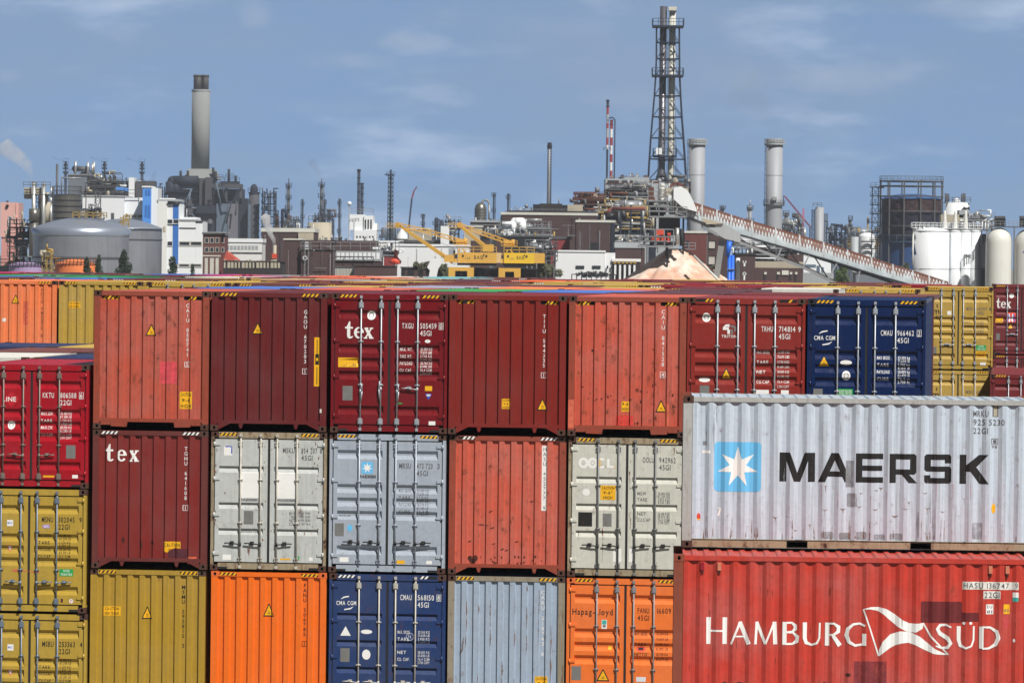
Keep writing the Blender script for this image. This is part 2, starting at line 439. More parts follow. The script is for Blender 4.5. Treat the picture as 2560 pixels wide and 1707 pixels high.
M_['redp'] = worn('red_patch', lin(222, 72, 62), 0.9, 7, .22, .40, .6)
M_['teal'] = flat('teal_label', lin(60, 170, 160), 0.5, var=0.06, scale=5)
M_['blue'] = flat('blue_label', lin(60, 90, 190), 0.5, var=0.06, scale=5)
M_['lightmark'] = flat('pale_label', lin(216, 220, 228), 0.5, var=0.08, scale=6)
M_['rustmark'] = worn('rust_scar', lin(66, 32, 24), 0.92, 16, .34, .52)
M_['darkink'] = flat('dark_brown_ink', lin(70, 34, 24), 0.7, var=0.2, scale=6)
M_['underside'] = flat('container_underside', (0.02, 0.018, 0.017, 1), 0.9)
M_['brownstain'] = worn('brown_scuff', lin(126, 82, 50), 0.85, 14, .38, .60)
M_['grime'] = worn('grey_grime', lin(92, 94, 98), 0.6, 9, .36, .66, .8, (1, 1, .3))
M_['pinkrun'] = worn('pink_run', lin(196, 110, 122), 0.7, 9, .38, .62)
M_['blackworn'] = worn('worn_black_paint', (0.008, 0.008, 0.009, 1), 1.0, 3.4, .26, .40, .75, (6, 6, .5))
M_['ink'] = worn('worn_white_ink', lin(238, 238, 236), 1.0, 20, .22, .42, .6, (1, 1, 1))
M_['greyp'] = worn('grey_patch', lin(146, 150, 156), 0.8, 6, .30, .55)

WID = 2.438
# ---- corrugation profiles: lists of (position, depth); piecewise linear
def wave(x0, x1, pitch, sl, inner, d_out, d_in, lead):
    pts = [(x0, d_out)]; x = x0 + lead
    while x + sl < x1 - 0.005:
        pts.append((x, d_out)); pts.append((min(x + sl, x1), d_in))
        e = x + sl + inner
        if e + sl >= x1: pts.append((x1, d_in)); break
        pts.append((e, d_in)); pts.append((e + sl, d_out)); x += pitch
    if pts[-1][0] < x1 - 1e-6: pts.append((x1, d_out))
    o = [pts[0]]
    for p in pts[1:]:
        if p[0] - o[-1][0] > 1e-6: o.append(p)
    return o
def interp(tab):
    xs = [p[0] for p in tab]
    def f(x):
        if x <= xs[0]: return tab[0][1]
        for (a, ya), (b, yb) in zip(tab, tab[1:]):
            if x <= b: return ya + (yb - ya) * (x - a) / (b - a)
        return tab[-1][1]
    return f
ENDW = wave(-1.085, 1.085, 0.252, 0.020, 0.106, 0.010, 0.046, 0.004)
ENDF = interp(ENDW)
ENDC = [p[0] for p in ENDW]

def casting_mb(mb, x0, x1, z0, z1, y0=0.0, depth=0.17, oval=True, mi=0, mh=1, flip=1):
    """corner casting with an oval hole sunk in the face at y0"""
    cx, cz = (x0 + x1) / 2, (z0 + z1) / 2; rx, rz = (0.028, 0.036) if oval else (0.03, 0.03)
    n = 12; ring = [(cx + rx * math.cos(2 * PI * i / n + PI / 12), cz + rz * math.sin(2 * PI * i / n + PI / 12)) for i in range(n)]
    rect = []
    for px, pz in ring:
        dx, dz = px - cx, pz - cz
        k = min((x1 - x0) / 2 / abs(dx) if abs(dx) > 1e-9 else 1e9, (z1 - z0) / 2 / abs(dz) if abs(dz) > 1e-9 else 1e9)
        rect.append((cx + dx * k, cz + dz * k))
    for i in range(n):
        j = (i + 1) % n
        mb.face([(rect[i][0], y0, rect[i][1]), (rect[j][0], y0, rect[j][1]), (ring[j][0], y0, ring[j][1]), (ring[i][0], y0, ring[i][1])], mi)
        mb.face([(ring[i][0], y0, ring[i][1]), (ring[j][0], y0, ring[j][1]), (ring[j][0], y0 + 0.05 * flip, ring[j][1]), (ring[i][0], y0 + 0.05 * flip, ring[i][1])], mh)
    mb.face([(a, y0 + 0.05 * flip, b) for a, b in ring], mh)
    for sx, sz in ((x0, z0), (x1, z0), (x0, z1), (x1, z1)):      # corner bits left by the ring
        q = [p for p in rect]
    y1 = y0 + depth * flip
    for a, b in (((x0, z0), (x1, z0)), ((x1, z0), (x1, z1)), ((x1, z1), (x0, z1)), ((x0, z1), (x0, z0))):
        mb.face([(a[0], y0, a[1]), (b[0], y0, b[1]), (b[0], y1, b[1]), (a[0], y1, a[1])], mi)
    mb.face([(x0, y1, z0), (x1, y1, z0), (x1, y1, z1), (x0, y1, z1)], mi)
    # fill the four corners of the face
    for ax, az in ((x0, z0), (x1, z0), (x1, z1), (x0, z1)):
        near = sorted(range(n), key=lambda i: (rect[i][0] - ax) ** 2 + (rect[i][1] - az) ** 2)[:2]
        mb.face([(ax, y0, az), (rect[near[0]][0], y0, rect[near[0]][1]), (rect[near[1]][0], y0, rect[near[1]][1])], mi)

_cache = {}
def once(key, fn):
    if key not in _cache: _cache[key] = fn()
    return _cache[key]

def roof_me(L, H, mat):
    def f():
        mb = MB(); hx = WID / 2 - 0.06
        tab = wave(0.25, L - 0.25, 0.209, 0.02, 0.09, 0.0, 0.02, 0.05)
        n = len(mb.v)
        for y, d in tab:
            for x in (-hx, -hx + 0.07, hx - 0.07, hx):
                dd = 0.0 if abs(x) > hx - 0.01 else d
                mb.v.append((x, y, H - 0.022 - 0.02 + 0.02 - dd))
        for i in range(len(tab) - 1):
            for k in range(3):
                a = n + i * 4 + k; mb.f.append((a, a + 1, a + 5, a + 4)); mb.m.append(0); mb.sm.append(False)
        mb.box(-hx, hx, 0.10, 0.25, H - 0.06, H - 0.021); mb.box(-hx, hx, L - 0.25, L - 0.10, H - 0.06, H - 0.021)
        for s in (-1, 1): mb.box(min(s * hx, s * (WID / 2 - 0.012)), max(s * hx, s * (WID / 2 - 0.012)), 0.17, L - 0.17, H - 0.10, H - 0.012)
        return mb.mesh('roof', mat)
    return once(('roof', L, H, mat.name), f)
def sides_me(L, H, mat, s):
    def f():
        mb = MB(); X = WID / 2
        tab = wave(0.10, L - 0.10, 0.278, 0.068, 0.070, 0.008, 0.044, 0.05)
        for (a, da), (b, db) in zip(tab, tab[1:]):
            mb.face([(s * (X - da), a, 0.16), (s * (X - db), b, 0.16), (s * (X - db), b, H - 0.085), (s * (X - da), a, H - 0.085)])
        mb.box(min(s * (X - 0.06), s * X), max(s * (X - 0.06), s * X), 0.17, L - 0.17, 0.02, 0.16)
        return mb.mesh('side_panel', mat)
    return once(('side', L, H, mat.name, s), f)
def back_me(L, H, mat):
    def f():
        mb = MB()
        for (a, da), (b, db) in zip(ENDW, ENDW[1:]):
            mb.face([(a, L - da, 0.15), (b, L - db, 0.15), (b, L - db, H - 0.11), (a, L - da, H - 0.11)])
        for s in (-1, 1): mb.box(min(s * 1.085, s * 1.219), max(s * 1.085, s * 1.219), L - 0.10, L, 0.118, H - 0.118)
        mb.box(-1.057, 1.057, L - 0.08, L - 0.002, H - 0.115, H - 0.018); mb.box(-1.085, 1.085, L - 0.08, L - 0.002, 0.05, 0.15)
        return mb.mesh('rear_wall', mat)
    return once(('back', L, H, mat.name), f)
def floor_me(L):
    def f():
        mb = MB(); mb.box(-1.15, 1.15, 0.06, L - 0.06, 0.16, 0.20)
        y = 0.9
        while y < L - 0.3: mb.box(-1.15, 1.15, y, y + 0.06, 0.03, 0.16); y += 0.6
        return mb.mesh('underframe', M_['underside'])
    return once(('floor', L), f)
def cast_me(H, back, L, mat):
    """the four castings at one end as four meshes"""
    r = []
    for sx in (-1, 1):
        for z0 in (0.0, H - 0.118):
            def f(sx=sx, z0=z0):
                mb = MB(); a, b = sorted((sx * (WID / 2 + 0.002), sx * (WID / 2 - 0.160)))
                casting_mb(mb, a, b, z0, z0 + 0.118, -0.003 if not back else L + 0.003, 0.178, flip=-1 if back else 1)
                return mb.mesh('corner_casting', [mat, M_['hole']])
            r.append(once(('cast', sx, z0, back, L, mat.name), f))
    return r

def end_frame_me(H, mat, under):
    def f():
        mb = MB()
        for s in (-1, 1): mb.box(min(s * 1.086, s * 1.217), max(s * 1.086, s * 1.217), 0.0, 0.11, 0.118, H - 0.118)
        mb.box(-1.058, 1.058, 0.0, 0.09, H - 0.108, H - 0.014)
        mb.box(-1.085, 1.085, -0.001, 0.07, 0.150, 0.225)
        if under == 'tabs':
            for s in (-1, 1):
                mb.slab([(s * 1.058, 0.02), (s * 0.80, 0.15), (s * 1.058, 0.15)], 0.0, 0.03)
                mb.slab([(s * 0.63, 0.15), (s * 0.53, 0.15), (s * 0.56, 0.05), (s * 0.60, 0.05)], 0.005, 0.04)
        else:
            for s in (-1, 1):
                mb.slab([(s * 0.86, 0.15), (s * 0.49, 0.15), (s * 0.51, 0.045), (s * 0.84, 0.055)], 0.0, 0.05)
                mb.slab([(s * 1.058, 0.085), (s * 0.86, 0.085), (s * 0.86, 0.15), (s * 1.058, 0.15)], 0.0, 0.05)
        return mb.mesh('frame', mat)
    return once(('eframe', H, mat.name, under), f)
def end_panel_me(H, mat):
    def f():
        mb = MB()
        for (a, da), (b, db) in zip(ENDW, ENDW[1:]):
            mb.face([(a, da, 0.20), (b, db, 0.20), (b, db, H - 0.10), (a, da, H - 0.10)])
        return mb.mesh('end_panel', mat)
    return once(('epanel', H, mat.name), f)

# ---- doors
DX = ((-1.135, -0.026), (0.026, 1.135))
RODX = (-0.592, -0.170, 0.175, 0.595)
def groove_tab(H, grooves, ztop, zbot):
    """list of (z, depth) going down; grooves: (distance from the top of the box, upper slope, flat, lower slope)"""
    t = [(ztop, 0.0)]
    for g, a, b, c in grooves:
        t += [(H - g, 0.0), (H - g - a, 0.043), (H - g - a - b, 0.043), (H - g - a - b - c, 0.0)]
    t.append((zbot, 0.0)); o = [t[0]]
    for p in t[1:]:
        if o[-1][0] - p[0] > 1e-4: o.append(p)
        elif abs(o[-1][1] - p[1]) > 1e-4: o.append((o[-1][0] - 0.002, p[1]))
    return o
DOORY = 0.012
def door_me(H, mat, k, grooves):
    def f():
        mb = MB(); x0, x1 = DX[k]; zt, zb = H - 0.160, 0.178
        ga, gb = x0 + 0.085, x1 - 0.085
        tab = groove_tab(H, grooves, zt, zb); Y = DOORY
        for a, b in ((x0, ga), (gb, x1)): mb.face([(a, Y, zb), (b, Y, zb), (b, Y, zt), (a, Y, zt)])
        for (za, da), (zc, dc) in zip(tab, tab[1:]):
            mb.face([(ga, Y + da, za), (gb, Y + da, za), (gb, Y + dc, zc), (ga, Y + dc, zc)])
            if da or dc:
                for gx in (ga, gb):
                    q = [(gx, Y, za), (gx, Y + da, za), (gx, Y + dc, zc), (gx, Y, zc)]
                    q = [p for i, p in enumerate(q) if p != q[i - 1]]
                    if len(q) > 2: mb.face(q)
        for a, b in (((x0, zb), (x0, zt)), ((x1, zb), (x1, zt)), ((x0, zb), (x1, zb)), ((x0, zt), (x1, zt))):
            mb.face([(a[0], Y, a[1]), (b[0], Y, b[1]), (b[0], 0.075, b[1]), (a[0], 0.075, a[1])])
        mb.face([(x0, 0.075, zb), (x1, 0.075, zb), (x1, 0.075, zt), (x0, 0.075, zt)])
        return mb.mesh('door', mat)
    return once(('door', H, mat.name, k, tuple(grooves)), f)
def door_frame_me(H, mat):
    def f():
        mb = MB()
        for s in (-1, 1): mb.box(min(s * 1.155, s * 1.217), max(s * 1.155, s * 1.217), 0.0, 0.12, 0.118, H - 0.118)
        mb.box(-1.058, 1.058, 0.0, 0.10, H - 0.135, H - 0.012)
        mb.box(-1.058, 1.058, 0.0, 0.10, 0.028, 0.152)
        return mb.mesh('frame', mat)
    return once(('dframe', H, mat.name), f)
def gasket_me(H):
    def f():
        mb = MB(); zt, zb = H - 0.160, 0.178
        mb.box(-1.154, 1.154, 0.03, 0.10, zt + 0.001, H - 0.136); mb.box(-1.154, 1.154, 0.03, 0.10, 0.153, zb - 0.001)
        for a, b in ((-1.154, -1.136), (-0.025, 0.025), (1.136, 1.154)): mb.box(a, b, 0.02, 0.10, zb, zt)
        for s in (-1, 1):
            mb.box(min(s * 1.057, s * 0.86), max(s * 1.057, s * 0.86), -0.001, 0.02, 0.03, 0.075)
        return mb.mesh('door_gasket', M_['rubber'])
    return once(('gasket', H), f)
def rod_me(H, x, mat, big):
    def f():
        mb = MB(); y = -0.016
        mb.cyl((x, y, 0.06), (x, y, H - 0.055), 0.0165, n=8)
        for zc in (H - 0.245, 0.235):
            if big:
                mb.box(x - 0.047, x + 0.047, -0.035, 0.008, zc - 0.06, zc + 0.055); mb.box(x - 0.03, x + 0.03, -0.046, -0.036, zc - 0.045, zc + 0.075)
            else:
                mb.box(x - 0.043, x + 0.043, -0.022, 0.008, zc - 0.045, zc - 0.012); mb.box(x - 0.043, x + 0.043, -0.022, 0.008, zc + 0.012, zc + 0.045)
        for zc in (H * 0.655, H * 0.345):
            mb.box(x - 0.05, x + 0.05, -0.014, 0.009, zc - 0.014, zc + 0.014); mb.cyl((x, y, zc - 0.02), (x, y, zc + 0.02), 0.027, n=8)
        for zc in (H - 0.075, 0.075):
            mb.box(x - 0.026, x + 0.026, -0.052, -0.001, zc - 0.03, zc + 0.03)
        return mb.mesh('locking_rod', mat)
    return once(('rod', H, x, mat.name, big), f)
def handle_me(x, z, d, mat, up=False):
    def f():
        mb = MB(); y = -0.030
        if up:   # handle hanging down beside its rod
            mb.pipe([(x + d * 0.02, y, z + 0.17), (x + d * 0.035, y - 0.01, z), (x + d * 0.015, y, z - 0.22)], 0.014, 6)
        else:
            mb.pipe([(x, y, z - 0.005), (x + d * 0.10, y - 0.012, z + 0.012), (x + d * 0.20, y - 0.012, z + 0.028), (x + d * 0.33, y, z + 0.022)], 0.0135, 6)
            mb.box(min(x + d * 0.13, x + d * 0.21), max(x + d * 0.13, x + d * 0.21), -0.03, 0.009, z - 0.005, z + 0.062)
        mb.cyl((x, -0.016, z - 0.04), (x, -0.016, z + 0.04), 0.026, n=8)
        return mb.mesh('handle', mat)
    return once(('handle', x, z, d, mat.name, up), f)
def hinge_me(H, s, z, mat):
    def f():
        mb = MB()
        mb.box(min(s * 1.155, s * 1.03), max(s * 1.155, s * 1.03), -0.006, 0.011, z - 0.028, z + 0.028)
        mb.cyl((s * 1.15, 0.0, z - 0.045), (s * 1.15, 0.0, z + 0.045), 0.024, n=8)
        return mb.mesh('hinge', mat)
    return once(('hinge', H, s, z, mat.name), f)

def hazard(par, x0, x1, z0, z1, c1='yellow', cuts=(), prof=None, gone=(), dark=True):
    d = D2(); n = 4; w = (x1 - x0) / n; sk = (z1 - z0) * 0.8
    if dark: d.rect(x0, x1, z0, z1, 1, 0)
    for i in range(n):
        if i in gone: continue
        a = x0 + i * w
        d.poly([(a, z0), (a + w * 0.52, z0), (min(x1, a + w * 0.52 + sk), z1), (min(x1, a + sk), z1)], 0, 1)
    return d.build('hazard_stripe', [M_[c1], M_['black']], par, cuts, 0, prof)

STD = dict(groove=[(0.345, 0.050, 0.056, 0.082), (1.055, 0.050, 0.056, 0.082), (1.335, 0.050, 0.056, 0.082), (1.610, 0.050, 0.056, 0.082), (2.335, 0.050, 0.056, 0.082)],
           step=[(0.72, 0.004, 0.032, 0.10), (1.48, 0.004, 0.032, 0.10), (2.02, 0.004, 0.032, 0.10)],
           step2=[(0.82, 0.004, 0.032, 0.10), (1.38, 0.004, 0.032, 0.10), (1.94, 0.004, 0.032, 0.10)],
           low=[(0.345, 0.048, 0.052, 0.078), (0.94, 0.048, 0.052, 0.078), (1.19, 0.048, 0.052, 0.078), (1.44, 0.048, 0.052, 0.078), (2.04, 0.048, 0.052, 0.078)])

def container(label, color_mat, kind, H, loc, rz, L=12.192, grooves='groove', haz='yellow', haz_on='frame', under='tabs', rodmat=None, big=True, handle_z=0.62, handles=((0, -1), (1, -1), (2, 1), (3, 1)), hang=False, cast_mat=None, postmat=None, full=True, group='stacked shipping containers', haz_gone=((), ())):
    jr = random.Random(label); loc = (loc[0] + jr.uniform(-.012, .012), loc[1] + jr.uniform(-.05, .05), loc[2]); rz += jr.uniform(-.004, .004)
    t = thing('shipping_container', label, 'shipping container', loc, rz, group)
    m = color_mat; pm = postmat or m; cm = cast_mat or M_['casting']; rm = rodmat or M_['galv']
    link('roof', roof_me(L, H, m), t)
    if full:
        for s in (-1, 1): link('side_panel', sides_me(L, H, m, s), t)
        link('rear_wall', back_me(L, H, m), t)
        link('underframe', floor_me(L), t)
    for k, me in enumerate(cast_me(H, False, L, cm)):
        link('corner_casting', me, t)
    if full:
        for k, me in enumerate(cast_me(H, True, L, cm)):
            if k in (1, 3): link('corner_casting', me, t)
    if kind == 'end':
        link('frame', end_frame_me(H, pm, under), t)
        link('end_panel', end_panel_me(H, m), t)
        t['_prof'] = 'end'
    else:
        g = STD[grooves]
        link('frame', door_frame_me(H, pm), t)
        link('door_gasket', gasket_me(H), t)
        doors = []
        for k in (0, 1):
            d = link('door', door_me(H, m, k, g), t); doors.append(d)
        for i, x in enumerate(RODX):
            link('locking_rod', rod_me(H, x, rm, big), doors[i // 2])
        for i, dr in handles:
            zz = handle_z if not hang else handle_z + 0.05 * (i % 2)
            link('handle', handle_me(RODX[i], zz, dr, M_['rubber'] if not big else rm, hang and i != 3), doors[i // 2])
        for s, d in ((-1, doors[0]), (1, doors[1])):
            for f in (0.91, 0.66, 0.40, 0.12):
                link('hinge', hinge_me(H, s, H * f, m), d)
        t['_prof'] = 'door'; t['_g'] = grooves
    t['_H'] = H
    if haz:
        for s, gone in zip((-1, 1), haz_gone):
            a, b = sorted((s * 1.04, s * 0.68))
            if haz_on == 'frame': hazard(t, a, b, H - 0.088, H - 0.028, haz, gone=gone)
            else: hazard(t, a, b, H - 0.185, H - 0.113, haz, ENDC, lambda x, z: ENDF(x), gone=gone)
    return t
def decal(t, name, d, mats, label=None):
    """lay a D2 drawn in front-face metres (x from the left edge, z up) on container t"""
    for i, (vs, fs, mi, ly) in enumerate(d.p): d.p[i] = ([(x - WID / 2, z) for x, z in vs], fs, mi, ly)
    if t['_prof'] == 'end':
        return d.build(name, mats, t, ENDC, 0, lambda x, z: ENDF(x) if abs(x) < 1.084 else 0.0, label=label)
    H = t['_H']; tab = groove_tab(H, STD[t['_g']], H - 0.160, 0.178)
    up = list(reversed(tab)); pf = interp(up)
    def prof(x, z):
        a = abs(x); ins = 0.026 + 0.085 < a < 1.135 - 0.085
        return DOORY + (pf(z) if ins else 0.0)
    return d.build(name, mats, t, [p[0] for p in up], 1, prof, label=label)

# ---- marks shared by many containers; zt is measured down from the top edge
def triangle(t, xc, zt, w=0.19, h=0.21, col='yellow', dark=True, name='warning_triangle'):
    H = t['_H']; z1 = H - zt; d = D2()
    if dark: d.poly([(xc - w * 0.62, z1 - h * 1.06), (xc + w * 0.62, z1 - h * 1.06), (xc + w * 0.06, z1 + h * 0.10), (xc - w * 0.06, z1 + h * 0.10)], 1, 0)
    d.poly([(xc - w * 0.46, z1 - h * 0.95), (xc + w * 0.46, z1 - h * 0.95), (xc, z1 - h * 0.02)], 0, 1)
    if col == 'yellow':
        d.rect(xc - w * 0.16, xc + w * 0.16, z1 - h * 0.80, z1 - h * 0.75, 1, 2); d.rect(xc - w * 0.12, xc + w * 0.12, z1 - h * 0.66, z1 - h * 0.61, 1, 2)
    decal(t, name, d, [M_[col], M_['black']])
def caution(t, x0, x1, zt0, zt1, lines=('CAUTION',), col='yellow', ink='black', name='caution_sticker'):
    H = t['_H']; d = D2(); d.rect(x0, x1, H - zt1, H - zt0, 0, 0)
    n = len(lines); hh = (zt1 - zt0) / n
    for i, s in enumerate(lines):
        w = min((x1 - x0) * 0.82, hh * 0.62 * len(s) * 0.75); d.text(s, (x0 + x1) / 2 - w / 2, H - zt0 - (i + 1) * hh + hh * 0.2, hh * 0.6, mi=1, lay=1, width=w)
    decal(t, name, d, [M_[col], M_[ink]])
def patch(t, name, x0, x1, zt0, zt1, mat, label=None):
    H = t['_H']; decal(t, name, D2().rect(x0, x1, H - zt1, H - zt0), M_[mat], label)
def oval(t, name, xc, zt, rx, rz, mat='white', inner='grey_ink'):
    H = t['_H']; d = D2().disc(xc, H - zt, rx, rz, 0, 0)
    if inner: d.ribbon([(xc + rx * .5 * math.cos(a * PI / 8), H - zt + rz * .5 * math.sin(a * PI / 8)) for a in range(-3, 12)], 0.012, 1, 1)
    decal(t, name, d, [M_[mat], M_[inner or mat]])
def idcode(t, owner, num, chk, typ, zt, ink='white', x0=1.48, x1=1.86, x2=2.27, h=0.108, box=False, w0=0.24, w1=0.34):
    H = t['_H']; ink = 'ink' if ink == 'white' else ink
    for body, x, z, w in ((owner, x0, H - zt - h, w0), (num, x1, H - zt - h, w1), (typ, x1, H - zt - 0.15 - h, 0.235)):
        if body: put(t, 'code_lettering', body, x, z, h, w, ink)
    if chk:
        d = D2(); d.text(chk, x2, H - zt - h, h, width=0.05)
        if box: d.ribbon([(x2 - .015, H - zt - h - .015), (x2 + .07, H - zt - h - .015), (x2 + .07, H - zt + .015), (x2 - .015, H - zt + .015), (x2 - .015, H - zt - h - .015)], 0.012)
        decal(t, 'check_digit', d, M_[ink])
def put(t, name, body, x, z, h, w, ink):
    d = D2(); d.text(body, x, z, h, width=w); return decal(t, name, d, M_[ink])
def weights(t, zt, rows, ink='white', x0=1.44, x1=1.87, pitch=0.145, h=0.052, wl=0.26):
    H = t['_H']; ink = 'ink' if ink == 'white' else ink
    for i, (a, b) in enumerate(rows):
        z = H - zt - i * pitch
        put(t, 'weight_lettering', a, x0, z - h * 1.25, h * 1.25, min(wl, 0.055 * len(a) + 0.02), ink)
        d = D2()
        for k, s in enumerate(b): d.text(s, x1, z - h - k * pitch * 0.48, h, width=0.245)
        decal(t, 'weight_lettering', d, M_[ink])
def vcode(t, s, ztop, zbot, xc=1.975, ink='white', w=0.078, box=True):
    H = t['_H']; st = (zbot - ztop) / len(s); i = 0; ink = 'ink' if ink == 'white' else ink
    for word in s.split(' '):
        d = D2(); d.column(word, xc, H - ztop - i * st, H - ztop - (i + len(word)) * st, w)
        if box and len(word) == 1:
            z = H - zbot; d.ribbon([(xc - .05, z - .005), (xc + .05, z - .005), (xc + .05, z + st), (xc - .05, z + st), (xc - .05, z - .005)], 0.012)
        decal(t, 'code_lettering', d, M_[ink]); i += len(word) + 1

def arcpts(cx, cy, rx, ry, a0, a1, n=10):
    return [(cx + rx * math.cos(R(a0 + (a1 - a0) * i / n)), cy + ry * math.sin(R(a0 + (a1 - a0) * i / n))) for i in range(n + 1)]
def tex_logo(d, x, z, w, h, mi=0, gap=0.0):
    """bold serif lower-case letters t e x in a box w by h"""
    u = h / 100.0; s = (w - 2 * gap) / 165.0
    X = lambda a, g=0: x + a * s + g
    Z = lambda b: z + b * u
    def rb(pts, ws, g=0, lay=0): d.ribbon([(X(a, g), Z(b)) for a, b in pts], [q * s for q in ws] if isinstance(ws, (list, tuple)) else ws * s, mi, lay)
    # t
    d.poly([(X(2), Z(60)), (X(10), Z(68)), (X(18), Z(82)), (X(24), Z(98)), (X(32), Z(100)), (X(32), Z(60))], mi, 0)
    d.rect(X(14), X(32), Z(18), Z(62), mi, 1)
    d.rect(X(2), X(47), Z(58), Z(68), mi, 2)
    rb([(23, 20), (25, 10), (32, 6), (40, 8), (47, 14)], [18, 17, 12, 9, 6], 0, 3)
    # e
    rb([(55 + 0, 34)] + [(82 + 20 * math.cos(R(a)), 35 + 29 * math.sin(R(a))) for a in range(180, 0, -15)] + [(103, 36)], [17] + [17 - 9 * math.sin(R(180 - a)) ** 2 for a in range(180, 0, -15)] + [17], gap, 0)
    d.rect(X(64, gap), X(110, gap), Z(34), Z(42), mi, 1)
    rb([(62, 36)] + [(82 + 20 * math.cos(R(a)), 34 + 28 * math.sin(R(a))) for a in range(180, 325, 12)], [17] + [17 - 7 * math.sin(R(a - 180)) for a in range(180, 325, 12)], gap, 2)
    # x
    rb([(122, 62), (154, 4)], 17, 2 * gap, 0); rb([(155, 62), (119, 4)], 8, 2 * gap, 1)
    for a, b, c in ((114, 136, 58), (144, 165, 58), (110, 131, 1), (141, 167, 1)): d.rect(X(a, 2 * gap), X(b, 2 * gap), Z(c), Z(c + 7), mi, 2)
def star(d, cx, cz, r, mi=0, lay=1, n=7, ri=0.43):
    pts = []
    for i in range(2 * n):
        a = PI / 2 + PI * i / n; q = r if i % 2 == 0 else r * ri
        pts.append((cx + q * math.cos(a), cz + q * math.sin(a)))
    for i in range(0, 2 * n, 2):
        d.poly([(cx, cz), pts[i - 1], pts[i], pts[i + 1]], mi, lay)
def wide_word(d, x, z, h, w, word='MAERSK', mi=0, lay=0, cells=None):
    """square-cut extended capitals built stroke by stroke"""
    st = 0.20
    G = {'M': (1.22, [[(0, 0), (0.24, 0), (0.24, 1), (0, 1)], [(0.98, 0), (1.22, 0), (1.22, 1), (0.98, 1)], [(0.14, 1), (0.36, 1), (0.72, 0), (0.50, 0)], [(0.86, 1), (1.08, 1), (0.72, 0), (0.50, 0)]]),
         'A': (1.18, [[(0, 0), (0.25, 0), (0.70, 1), (0.46, 1)], [(1.18, 0), (0.93, 0), (0.48, 1), (0.72, 1)], [(0.25, 0.19), (0.93, 0.19), (0.84, 0.37), (0.34, 0.37)]]),
         'E': (0.95, [[(0, 0), (0.23, 0), (0.23, 1), (0, 1)], [(0.2, 0), (0.95, 0), (0.95, 0.19), (0.2, 0.19)], [(0.2, 0.405), (0.92, 0.405), (0.92, 0.585), (0.2, 0.585)], [(0.2, 0.81), (0.95, 0.81), (0.95, 1), (0.2, 1)]]),
         'R': (1.0, [[(0, 0), (0.23, 0), (0.23, 1), (0, 1)], [(0.2, 0.81), (0.84, 0.81), (0.9, 1), (0.2, 1)], [(0.74, 0.40), (0.97, 0.46), (0.97, 0.94), (0.9, 1), (0.74, 0.98)], [(0.2, 0.29), (0.9, 0.29), (0.97, 0.36), (0.97, 0.47), (0.2, 0.47)], [(0.42, 0.32), (0.68, 0.32), (1.0, 0), (0.70, 0)]]),
         'S': (0.95, [[(0, 0.06), (0.06, 0), (0.88, 0), (0.95, 0.07), (0.95, 0.19), (0, 0.19)], [(0.72, 0.12), (0.95, 0.07), (0.95, 0.52), (0.88, 0.585), (0.72, 0.585)], [(0.0, 0.47), (0.07, 0.405), (0.9, 0.405), (0.9, 0.585), (0.0, 0.585)], [(0, 0.46), (0.23, 0.42), (0.23, 0.98), (0.07, 1), (0, 0.93)], [(0.06, 0.81), (0.94, 0.81), (0.94, 0.93), (0.88, 1), (0.06, 1)], [(0.72, 0.70), (0.94, 0.70), (0.94, 0.9), (0.72, 0.9)], [(0, 0.1), (0.22, 0.1), (0.22, 0.28), (0, 0.28)]]),
         'K': (1.02, [[(0, 0), (0.23, 0), (0.23, 1), (0, 1)], [(0.2, 0.42), (0.44, 0.42), (1.0, 1), (0.68, 1), (0.2, 0.62)], [(0.30, 0.52), (0.52, 0.66), (1.02, 0), (0.70, 0)]])}
    if cells is None:
        tot = sum(G[c][0] for c in word) + 0.11 * (len(word) - 1); k = w / tot; q = x; cells = []
        for c in word: cells.append((q, q + G[c][0] * k)); q += (G[c][0] + 0.11) * k
    for c, (a, b) in zip(word, cells):
        gw, polys = G[c]
        for i, p in enumerate(polys):
            d.poly([(a + px / gw * (b - a), z + pz * h) for px, pz in p], mi, lay + 0.15 * i)
# ---------------------------------------------------------------- ground
TH = math.atan((2487 - 1280) / FPX)
g_mat = flat('ground_concrete', lin(128, 126, 118), 0.9, var=0.25, scale=0.02)
mb = MB(); mb.face([(-25000, -2000, 0), (25000, -2000, 0), (25000, 50000, 0), (-25000, 50000, 0)])
g = mb.build('ground', g_mat); tag(g, 'flat ground of the port and the works', 'ground', kind='structure')

# ---------------------------------------------------------------- near stacks
def front(px, py, z, D0=100.0, th=TH):
    d = ray(px, py); u = d.x / d.y; D = D0 / (1 + u * math.tan(th))
    return (u * D, D, z)
T5, T4, T3 = 11.704, 8.788, 5.872     # undersides of the fifth, fourth and third 9 ft 6 tiers
HC, STDH = 2.896, 2.591
RZ = -TH
salmon = paint('salmon_paint', lin(196, 88, 68, 0.92), 0.64, 0.45, 0.35, 0.5, 1.0)
salmon2 = paint('salmon_paint_scarred', lin(204, 90, 70, 0.95), 0.70, 0.45, 0.3, 0.5, 2.3)
salmon3 = paint('salmon_paint_dented', lin(204, 94, 74, 0.98), 0.58, 0.45, 0.3, 0.5, 6.1)
maroon = paint('maroon_paint', lin(102, 29, 31), 0.10, 0.2, 0.25, 0.42, 1.7)
crimson = paint('deep_red_paint', lin(116, 12, 22), 0.05, 0.10, 0.15, 0.34, 4.2)
redbrown = paint('red_brown_paint', lin(128, 34, 26), 0.08, 0.15, 0.2, 0.42, 5.5)
redbrown2 = paint('brick_red_paint', lin(140, 42, 34), 0.10, 0.15, 0.2, 0.34, 7.5)
redbrown3 = paint('worn_red_brown_paint', lin(126, 38, 34), 0.28, 0.25, 0.3, 0.5, 8.5)
navy = paint('navy_paint', lin(4, 32, 80), 0.04, 0.08, 0.15, 0.34, 9.1)
